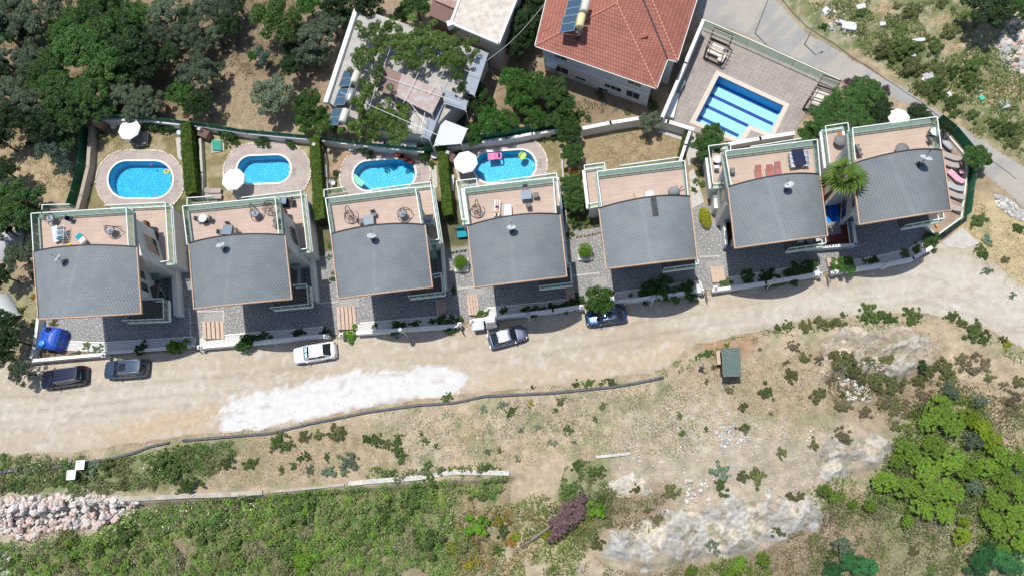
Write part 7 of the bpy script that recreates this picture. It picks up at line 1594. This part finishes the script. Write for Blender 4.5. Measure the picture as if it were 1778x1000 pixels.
# thick undergrowth: one mass of leaves nobody could count
def masscover(name, label, polys, dens, size, cols, hgt, nf=.45, seed=1, thr=.0, lo=.0):
    rs = np.random.RandomState(seed); Vs = []
    xs = [p[0] for q in polys for p in q]; ys = [p[1] for q in polys for p in q]; Q = [W(a, b, -2) for a, b in ((min(xs), min(ys)), (max(xs), min(ys)), (min(xs), max(ys)), (max(xs), max(ys)))]
    x0, x1, y0, y1 = min(p.x for p in Q), max(p.x for p in Q), min(p.y for p in Q), max(p.y for p in Q); n = int((x1-x0)*(y1-y0)*dens)
    x = rs.uniform(x0, x1, n); y = rs.uniform(y0, y1, n); z = hz(x, y); px, py = projn(x, y, z)
    s = np.full(n, -99.)
    pxj = px+16*(fbm(x*.6, y*.6, 3, 5)-.5)*2; pyj = py+16*(fbm(x*.6, y*.6, 3, 7)-.5)*2
    for q in polys: s = np.maximum(s, inpoly(pxj, pyj, q))
    f = fbm(x*nf, y*nf, 4, 11); keep = (s > 0) & (f > thr) & (rs.rand(n) < sst(-1, 12, s)+.3); x, y, z, f, s = x[keep], y[keep], z[keep], f[keep], s[keep]; n = len(x)
    f2 = fbm(x*1.5, y*1.5, 3, 13); lump = hgt*np.clip((f2-.3)*1.9, 0, 1)*sst(0, 10, s)*(.5+f)+lo
    zz_ = z+lump*(.55+.45*rs.rand(n)); g = fbm(x*.35, y*.35, 3, 17); pal = np.array([c for c in cols]); t = np.clip((g-.25)*2*(len(pal)-1)+rs.randn(n)*.35, 0, len(pal)-1.001); i0 = t.astype(int); cl = pal[i0]*(1-(t-i0))[:, None]+pal[i0+1]*(t-i0)[:, None]
    cl = cl*(.7+.6*rs.rand(n, 1)); V_, F_, cc = leaves(np.stack([x, y, zz_], -1), np.stack([rs.randn(n)*.6, rs.randn(n)*.6, np.ones(n)], -1), size*(.6+.8*rs.rand(n)), cl, rs, .45)
    o = link(arrmesh(name, V_, F_, cc, LEAF), name); tag(o, label, 'ground cover', None, 'stuff'); return o
masscover('undergrowth', 'thick green undergrowth below the concrete walls', [[(-20, 950), (60, 940), (150, 925), (230, 885), (330, 869), (470, 857), (600, 846), (700, 838), (885, 827), (890, 850), (850, 872), (800, 862), (790, 900), (830, 925), (810, 960), (800, 1010), (-20, 1010)]], 120, .11, [(.25, .25, .14), (.12, .20, .05), (.15, .28, .05), (.22, .33, .06), (.13, .26, .045), (.25, .26, .12), (.18, .29, .07), (.11, .21, .05), (.15, .28, .055)], 1.6, nf=.22, seed=2, thr=.33)
scatter([(230, 890), (600, 860), (860, 850), (800, 990), (250, 990)], 24, ['bushgreen', 'bushbright', 'bushgreen', 'busholive'], (14, 34), '')
scatter([(0, 945), (230, 900), (260, 990), (0, 995)], 10, ['bushgreen', 'busholive'], (12, 28), '')
masscover('undergrowth', 'mixed olive and brown weeds at the bottom left', [[(-20, 935), (250, 885), (460, 865), (600, 855), (640, 880), (560, 1010), (-20, 1010)]], 60, .10, [(.25, .22, .14), (.20, .21, .09), (.28, .25, .17), (.17, .2, .07)], .9, nf=.5, seed=31, thr=.46)
masscover('undergrowth', 'yellow green weeds round the toppled purple tree', [[(780, 870), (900, 870), (990, 850), (1040, 900), (1000, 1010), (790, 1010)]], 70, .11, [(.15, .24, .04), (.25, .29, .05), (.10, .19, .05), (.34, .22, .08), (.12, .22, .05)], 1.0, nf=.5, seed=32, thr=.43)
masscover('undergrowth', 'tangled green weeds on the lower right slope', [[(1400, 850), (1560, 770), (1700, 680), (1790, 700), (1790, 1010), (1380, 1010), (1420, 920)]], 55, .10, [(.15, .2, .06), (.20, .2, .09), (.11, .18, .045), (.24, .2, .13)], .7, nf=.4, seed=33, thr=.44)
masscover('undergrowth', 'bright green scrub knitting the trees at the lower right', [[(1590, 690), (1700, 690), (1790, 780), (1790, 960), (1700, 960), (1680, 890), (1560, 900), (1500, 850), (1540, 780)], [(1420, 835), (1500, 870), (1480, 890), (1420, 865)], [(1240, 970), (1340, 960), (1340, 1010), (1190, 1010)]], 90, .10, [(.12, .19, .04), (.17, .28, .04), (.22, .33, .05), (.13, .22, .04), (.20, .22, .09)], 1.7, nf=.45, seed=35, thr=.37)
masscover('orchard_weeds', 'dull green weeds and dead grass between the orchard trees', [[(-20, -20), (600, -20), (560, 120), (450, 120), (330, 205), (150, 205), (130, 260), (-20, 240)], [(380, 50), (480, 120), (430, 150), (380, 110)], [(850, 130), (1130, 195), (1000, 212), (860, 240)]], 42, .09, [(.13, .14, .06), (.20, .17, .10), (.26, .2, .13), (.10, .13, .05)], .25, nf=.4, seed=34, thr=.42)
masscover('white_flowers', 'specks of white flowers in the weeds', [[(110, 880), (270, 870), (450, 870), (440, 925), (300, 925), (180, 910)], [(250, 800), (290, 800), (300, 850), (250, 850)], [(740, 875), (800, 870), (800, 930), (760, 930)], [(620, 850), (700, 850), (700, 870), (620, 870)], [(60, 790), (100, 800), (90, 840), (0, 850), (0, 810)]], 2.6, .10, [(.8, .8, .72), (.75, .74, .5)], .3, .8, seed=12, thr=.45, lo=.9)
masscover('undergrowth', 'dense weeds on the bank beneath the pipe at the lower left', [[(-20, 790), (60, 790), (200, 800), (330, 770), (420, 765), (410, 800), (340, 850), (240, 855), (-20, 865)], [(640, 815), (880, 805), (880, 820), (640, 835)], [(985, 800), (1040, 805), (1080, 860), (1020, 960), (960, 880)]], 95, .12, [(.08, .15, .03), (.13, .18, .06), (.18, .17, .09), (.09, .17, .04)], .7, seed=3, thr=.33)
masscover('roadside_weeds', 'low green weeds edging the dirt road', [[(320, 758), (600, 720), (800, 690), (1000, 668), (1120, 655), (1140, 662), (800, 698), (600, 728), (330, 770)], [(1120, 650), (1205, 600), (1340, 568), (1500, 548), (1620, 545), (1600, 560), (1450, 580), (1320, 590), (1240, 620), (1160, 655)], [(1640, 545), (1790, 610), (1790, 640), (1640, 562)]], 60, .09, [(.10, .17, .05), (.16, .2, .08), (.10, .2, .05)], .25, 1.2, seed=4, thr=.43)
masscover('hillside_weeds', 'green weeds and grass beyond the asphalt road', [[(1440, 40), (1400, 0), (1790, -10), (1790, 290), (1660, 210), (1560, 145)]], 62, .12, [(.12, .18, .05), (.17, .21, .07), (.09, .17, .035), (.20, .2, .09)], .6, .35, seed=5, thr=.40)
masscover('dry_brush', 'dry olive brown brush on the lower right slope', [[(1040, 850), (1190, 850), (1150, 930), (1040, 930), (1000, 1010), (1700, 1010), (1790, 900), (1790, 680), (1600, 650), (1440, 600), (1440, 690), (1560, 740), (1540, 830), (1440, 870), (1400, 930), (1250, 980), (1100, 1000), (1030, 960)]], 60, .10, [(.17, .16, .09), (.23, .19, .13), (.15, .17, .07), (.19, .15, .11), (.16, .17, .09)], .5, .5, seed=6, thr=.41)
masscover('sparse_herbs', 'sparse grey green herbs on the bare slope', [[(600, 740), (1000, 680), (1180, 660), (1240, 700), (1200, 800), (1060, 790), (900, 800), (700, 810)]], 34, .09, [(.22, .28, .20), (.27, .30, .20), (.18, .24, .14)], .15, .9, seed=7, thr=.5)
masscover('dry_grass', 'dry straw grass on the slopes and verges', [[(330, 770), (640, 735), (1000, 675), (1200, 650), (1460, 590), (1620, 570), (1790, 700), (1790, 800), (1600, 720), (1400, 760), (1080, 800), (640, 820), (450, 850), (240, 855)], [(1650, 330), (1790, 400), (1790, 530), (1650, 430)], [(0, 230), (120, 220), (135, 350), (0, 330)], [(1010, 215), (1120, 205), (1190, 230), (1190, 285), (1020, 300)], [(160, 220), (325, 222), (325, 260), (160, 270)], [(1400, -10), (1790, -10), (1790, 300), (1640, 200)]], 46, .075, [(.46, .38, .24), (.52, .44, .29), (.36, .30, .18), (.30, .24, .15)], .06, .8, seed=8, thr=.36, lo=.04)
masscover('leaf_litter', 'dry leaf litter under the orchard trees', [[(380, 60), (450, 130), (540, 140), (540, 240), (160, 205), (0, 230), (0, 0), (380, 0)], [(860, 140), (960, 140), (1150, 200), (1000, 210), (860, 240)]], 20, .08, [(.36, .27, .17), (.28, .2, .12), (.44, .34, .22)], .03, .8, seed=9, lo=.03)
# ---------------------------------------------------------------- rocks
def rockmesh(i):
    rs = np.random.RandomState(300+i); bm = bmesh.new(); bmesh.ops.create_icosphere(bm, subdivisions=2, radius=1); pn = rs.randn(9, 3); pn /= np.linalg.norm(pn, axis=1, keepdims=True); dd = .62+.25*rs.rand(9)
    for v_ in bm.verts:
        p_ = np.array(v_.co)
        for a, b in zip(pn, dd):
            s = p_ @ a
            if s > b: p_ = p_-a*(s-b)
        v_.co = Vector(p_*np.array([1, .82, .62])*(1+.06*rs.randn()))
    me = bpy.data.meshes.new('rock'); bm.to_mesh(me); bm.free(); return me
RK = {}
def rk(c_, i):
    if (c_, i) not in RK:
        me = rockmesh(i); me.materials.append({'w': mat('white_rock', (.66, .60, .56), .9, .16, 2.5, .5), 'p': mat('pink_rock', (.64, .49, .44), .9, .2, 2.5, .5), 'g': mat('grey_rock', (.42, .42, .41), .9, .18, 2.5, .5), 'r': mat('rusty_rock', (.50, .35, .29), .9, .2, 2.5, .5)}[c_]); RK[(c_, i)] = me
    return RK[(c_, i)]
rs = np.random.RandomState(77)
NR = {'w': 'whitish boulder', 'p': 'pinkish boulder', 'g': 'grey boulder', 'r': 'rust stained boulder'}
def rubble(poly, n, rr, cw, label, name='rubble'):
    xs = [p[0] for p in poly]; ys = [p[1] for p in poly]; k = 0; Vs = []; Fs = []; C_ = []; o_ = 0
    protos = [rk('w', i) for i in range(6)]; CO = {'w': (.62, .585, .54), 'p': (.56, .42, .36), 'g': (.42, .42, .41), 'r': (.45, .27, .2)}
    PD = [(np.array([tuple(v.co) for v in m.vertices]), np.array([tuple(f.vertices) for f in m.polygons])) for m in protos]
    while k < n:
        x, y = rs.uniform(min(xs), max(xs)), rs.uniform(min(ys), max(ys))
        if inpoly(np.array([x]), np.array([y]), poly)[0] < 0: continue
        p = G(x, y); rad = (rr[0]+(rr[1]-rr[0])*rs.rand()**2.5)/16; v, f = PD[rs.randint(6)]; a = rs.rand()*6.28; ca_, sa_ = math.cos(a), math.sin(a)
        q = np.stack([v[:, 0]*ca_-v[:, 1]*sa_, v[:, 0]*sa_+v[:, 1]*ca_, v[:, 2]], -1)*rad+np.array([p.x, p.y, p.z+rad*.2]); Vs.append(q); Fs.append(f+o_); o_ += len(v); C_.append(np.tile(np.array(CO[cw[rs.randint(len(cw))]])*(.85+.3*rs.rand()), (len(v), 1))); k += 1
    o = link(arrmesh(name, np.concatenate(Vs), np.concatenate(Fs), np.concatenate(C_), mat('loose_stone', (1, 1, 1), .9, .15, 3, .4, vc=True)), name); tag(o, label, 'rubble', None, 'stuff')
def rocks(poly, n, rr, cw, label, grp, lift=.25, cat='boulder', each=False, name='boulder'):
    xs = [p[0] for p in poly]; ys = [p[1] for p in poly]; k = 0; T = 0
    while k < n and T < n*60:
        T += 1; x, y = rs.uniform(min(xs), max(xs)), rs.uniform(min(ys), max(ys)); s = inpoly(np.array([x]), np.array([y]), poly)[0]
        if s < 0 or not (-8 < x < 1786 and -8 < y < 1008): continue
        c_ = cw[rs.randint(len(cw))]; rad = (rr[0]+(rr[1]-rr[0])*rs.rand()**2.2)/16; p = G(x, y); o = bpy.data.objects.new(name, rk(c_, rs.randint(6))); col.objects.link(o)
        o.location = (p.x, p.y, p.z+rad*.15+lift*min(1, s/18)*rs.rand()); o.scale = (rad,)*3; o.rotation_euler = (rs.rand()*.8, rs.rand()*.8, rs.rand()*6.28)
        if each: auto(o, NR[c_].replace('boulder', 'stone'), cat, x, y, grp)
        else: tag(o, label % NR[c_], cat, grp+', '+NR[c_].split()[0])
        k += 1
PILE = [(-10, 868), (60, 862), (110, 858), (175, 860), (240, 872), (230, 905), (190, 925), (150, 915), (90, 920), (60, 938), (0, 925), (-10, 900)]
rocks(PILE, 295, (4, 9.5), 'wwpwpgwp', '%s in the heap left of the long concrete wall', 'boulder heap at the lower left', .9)
rubble(PILE, 500, (2, 6), 'wwpg', 'smaller white and pink stones filling the boulder heap')
rubble([(1728, 85), (1752, 40), (1778, 25), (1785, 130), (1765, 122)], 330, (2, 8), 'wwpgp', 'pink and white rubble at the top right edge')
rubble([(1725, 340), (1740, 338), (1785, 372), (1785, 390), (1760, 380), (1728, 356)], 260, (1.2, 4.5), 'wg', 'grey white gravel bank beside the asphalt road')
rubble([(-5, 965), (18, 962), (24, 985), (12, 1000), (-5, 1000)], 30, (3, 8), 'w', 'white stones in the bottom left corner')
rubble([(1235, 735), (1290, 740), (1300, 770), (1250, 780)], 90, (1, 4.5), 'wg', 'loose white stones below the small green shed', 'loose_stones')
rubble([(1450, 650), (1500, 655), (1515, 700), (1460, 695)], 110, (1, 5), 'w', 'loose white stones on the slope right of the shed', 'loose_stones')
rubble([(1185, 830), (1228, 835), (1232, 868), (1190, 872)], 50, (1.5, 5.5), 'wwp', 'pale stones above the white rock outcrop', 'loose_stones')
rubble([(1400, 10), (1460, 20), (1510, 65), (1450, 70)], 80, (1, 5), 'wg', 'whitish stones on the rubbish strewn verge', 'loose_stones')
rubble([(1080, 720), (1200, 700), (1420, 740), (1440, 860), (1250, 850), (1060, 830)], 1300, (.6, 2.4), 'wgp', 'small stones scattered over the bare slope', 'loose_stones')
rubble([(640, 740), (1000, 680), (1180, 660), (1180, 760), (1000, 800), (700, 800)], 700, (.5, 1.8), 'wgp', 'small pale stones scattered below the pipe', 'loose_stones')
rubble([(50, 800), (240, 775), (330, 758), (600, 722), (600, 730), (330, 768), (240, 790), (60, 812)], 260, (.6, 1.8), 'wgp', 'pebbles along the road shoulder', 'pebbles')
rubble([(360, 722), (385, 725), (392, 745), (362, 745)], 26, (1, 3), 'wp', 'pinkish rubble crumbs left of the white road patch', 'loose_stones')
# rubbish beside the asphalt road
for i, (x, y, sx, sy, rot, c_, nm, t) in enumerate([(1612, 142, 1.5, .35, -35, (.78, .78, .76), 'scrap_board', 'long white board dumped beside the asphalt road'), (1574, 83, .7, .6, 20, (.5, .55, .5), 'scrap_sheet', 'pale green scrap panel on the verge'), (1585, 95, .7, .55, -20, (.6, .6, .56), 'scrap_sheet', 'whitish scrap panel below the pale green one'), (1595, 70, 1.4, .35, 0, (.7, .7, .7), 'scrap_sheet', 'white crumpled sheet near the top of the verge'), (1475, 45, 1.6, 1.0, -15, (.74, .72, .78), 'plastic_sheet', 'big white plastic sheet dumped on the verge'), (1460, 38, 1.2, .5, -30, (.68, .6, .72), 'plastic_sheet', 'lilac white plastic sheet beside the big white one'), (1705, 170, .5, .6, 30, (.1, .5, .3), 'plastic_sack', 'small green sack on the verge'), (1645, 165, .8, .7, 10, (.66, .7, .72), 'plastic_sack', 'grey white sack on the verge'), (1745, 182, 1.0, .9, 10, (.45, .45, .44), 'plastic_sack', 'grey rubbish sack at the right edge of the verge'), (1700, 157, .8, .4, 0, (.7, .6, .54), 'scrap_board', 'pinkish white scrap left of the green sack'), (1495, 12, 1.0, .6, 10, (.66, .66, .64), 'scrap_sheet', 'white scrap panel at the top edge'), (1436, 18, 1.0, .8, 40, (.7, .7, .7), 'scrap_sheet', 'white scrap at the top edge near the poles'), (1533, 42, .6, .5, 0, (.66, .64, .62), 'scrap_sheet', 'small white scrap in the green weeds'), (1612, 132, 1.1, .8, 20, (.46, .44, .42), 'scrap_sheet', 'grey slab above the long white board')]):
    p = G(x, y, .2); mb = MB(); m_ = mat('scrap%d' % i, c_, .7, .15, 4); n = 6; V_ = [(sx*(a/n-.5), sy*(b/n-.5), .12+.22*float(fbm(a*.5+i, b*.5, 3, i))) for b in range(n+1) for a in range(n+1)]
    F_ = [(b*(n+1)+a, b*(n+1)+a+1, (b+1)*(n+1)+a+1, (b+1)*(n+1)+a) for b in range(n) for a in range(n)]; k = len(V_); V_ += [(a, b, -.1) for a, b, c in V_]; F_ += [tuple(j+k for j in f[::-1]) for f in F_]; e = list(range(n+1))+[(n+1)*(j+1)+n for j in range(n)]+[(n+1)*n+n-1-j for j in range(n)]+[(n+1)*(n-1-j) for j in range(n-1)]
    F_ += [(e[j], e[j]+k, e[(j+1) % len(e)]+k, e[(j+1) % len(e)]) for j in range(len(e))]
    mb.add(V_, F_, nm != 'scrap_board'); o = mb.build(nm, m_, local=True); o.location = p+Vector((0, 0, .05)); o.rotation_euler.z = R(rot); tag(o, t, 'rubbish', 'rubbish dumped beside the asphalt road')
# utility poles and cable at the top right
for x, y, t in ((1338, -12, 'leaning steel pole at the top edge beside the asphalt road'), (1432, 8, 'steel pole with a lamp arm at the top edge above the rubbish')):
    p = W(x, y, 7); r = empty('utility_pole', (p.x, p.y, 0)); tag(r, t, 'pole', 'poles at the top edge'); MB().tube([(0, 0, -.2), (0, 0, 7.2)], [.08, .05], 10).build('pole', METAL, r, True); 
    if x > 1400: MB().bar((0, 0, 6.9), (.6, .3, 7.3), .05).build('lamp_arm', METAL, r, True); MB().box((.7, .35, 7.3), (.4, .2, .08), R(30)).build('lamp_head', METAL, r, True)
a, b = W(842, 108, 4.6), W(945, 8, 9.0); mb = MB(); mb.tube([a.lerp(b, k/8)-Vector((0, 0, .8*math.sin(math.pi*k/8))) for k in range(9)], .035, 5); o = mb.build('overhead_cable', mat('pale_cable', (.45, .44, .42), .7)); tag(o, 'slack cable from the blue tin roof to the red roofed house', 'cable')
o = MB().tube([G(5, 243, .1)+Vector((0, 0, .15)), G(38, 264, .1)+Vector((0, 0, .15)), G(45, 275)+Vector((0, 0, .15)), G(12, 312)+Vector((0, 0, .15))], .05, 6).build('irrigation_pipe', mat('pale_hose', (.5, .46, .38), .8)); tag(o, 'thin pale irrigation pipe across the dry grass at left', 'pipe')
p = G(18, 425); r = empty('tarpaulin', tuple(p)); tag(r, 'grey tarpaulin cover left of the leftmost villa', 'tarpaulin'); n = 10; mb = MB(); mb.add([(3.4*(a/n-.5), 4.0*(b/n-.5), .9*math.sin(math.pi*a/n)*math.sin(math.pi*b/n)+.25*float(fbm(a*.5, b*.5, 3, 1))) for b in range(n+1) for a in range(n+1)], [(b*(n+1)+a, b*(n+1)+a+1, (b+1)*(n+1)+a+1, (b+1)*(n+1)+a) for b in range(n) for a in range(n)], True); mb.build('sheet', mat('grey_tarpaulin', (.42, .42, .44), .6, .1), r, True)
p = G(14, 540); r = empty('greenhouse_tunnel', tuple(p), R(-50)); tag(r, 'white plastic tunnel at the left edge below the leftmost villa', 'plastic tunnel'); n = 10; mb = MB(); mb.add([(3.5*(b/4-.5), 1.2*math.cos(math.pi*a/n), 1.1*math.sin(math.pi*a/n)) for b in range(5) for a in range(n+1)], [(b*(n+1)+a, b*(n+1)+a+1, (b+1)*(n+1)+a+1, (b+1)*(n+1)+a) for b in range(4) for a in range(n)], True); mb.build('cover', mat('tunnel_plastic', (.45, .47, .48), .5, .06), r, True)
# ---------------------------------------------------------------- person sunbathing
def skinned(name, nodes, edges, m, parent=None, sub=2):
    me = bpy.data.meshes.new(name); me.from_pydata([n[:3] for n in nodes], edges, []); o = bpy.data.objects.new(name, me); col.objects.link(o); o.parent = parent; me.materials.append(m)
    sk = o.modifiers.new('skin', 'SKIN'); sk.use_smooth_shade = True
    for i, n in enumerate(nodes): me.skin_vertices[0].data[i].radius = (n[3], n[4] if len(n) > 4 else n[3])
    me.skin_vertices[0].data[0].use_root = True
    s = o.modifiers.new('sub', 'SUBSURF'); s.levels = s.render_levels = sub; return o
SKIN = mat('sunlit_skin', (.62, .34, .25), .6, .06)
L0 = bpy.data.objects
lg = next(o for o in L0 if o.get('label') == 'white lounger under the sunbathing person'); pr = empty('person', tuple(lg.location), lg.rotation_euler.z)
tag(pr, 'person in navy swimwear lying face up on a white lounger, arms bent beside the head', 'person')
z = .53; N__ = [(-.02, 0, z, .15, .12), (.2, 0, z+.02, .125, .10), (.42, 0, z+.11, .165, .11), (.52, 0, z+.17, .07, .07), (.60, 0, z+.21, .06, .065), (.70, 0, z+.27, .095, .105), (.80, 0, z+.30, .075, .09)]; E__ = [(i, i+1) for i in range(6)]
for s in (1, -1):
    k = len(N__); N__ += [(.44, s*.17, z+.12, .065), (.52, s*.40, z+.10, .045), (.76, s*.33, z+.22, .036), (.84, s*.27, z+.26, .026, .02)]; E__ += [(2, k), (k, k+1), (k+1, k+2), (k+2, k+3)]
    for j in range(4): q = len(N__); N__ += [(.90, s*(.30-.022*j), z+.29+.005*j, .010), (.95-.01*abs(j-1.5), s*(.305-.026*j), z+.29, .009)]; E__ += [(k+3, q), (q, q+1)]
    q = len(N__); N__ += [(.86, s*.235, z+.285, .011)]; E__ += [(k+3, q)]
    k = len(N__); N__ += [(-.10, s*.10, z, .095), (-.52, s*.12, z+.01, .062), (-.62, s*.12, z, .058), (-.95, s*.14, z-.03, .038), (-1.0, s*.15, z+.03, .04, .035), (-1.03, s*.16, z+.14, .03, .025)]; E__ += [(0, k)]+[(k+i, k+i+1) for i in range(5)]
skinned('body', N__, E__, SKIN, pr)
MB().ball((.80, 0, z+.27), .125, 14, (1, .95, .85)).build('hair', mat('dark_hair', (.03, .02, .015), .8), pr, True)
o = MB().ball((-.08, 0, z), .205, 16, (.85, 1.0, .66)).build('swim_shorts', FABN, pr, True); o['label'] = 'navy swim shorts'
mb = MB(); mb.ball((.735, 0, z+.375), .016, 8); mb.build('nose', SKIN, pr, True)
mb = MB()
for s in (-.035, .035): mb.ball((.755, s, z+.365), .014, 8)
mb.build('eyes', mat('eye', (.05, .03, .02), .2), pr, True); MB().box((.70, 0, z+.368), (.012, .05, .008)).build('mouth', mat('lips', (.4, .12, .1), .5), pr, True)
o = MB().prism([(W(868, 300+60, ZD+.5).x-.3, 0), ], 0, 1) if False else None
wt = MB().box(W(882, 366, ZD+.4), (.75, 1.2, .36), R(3)).build('side_table', WHITE, bevel=.03); tag(wt, 'white low table right of the sunbathing person', 'side table')
finish_labels()
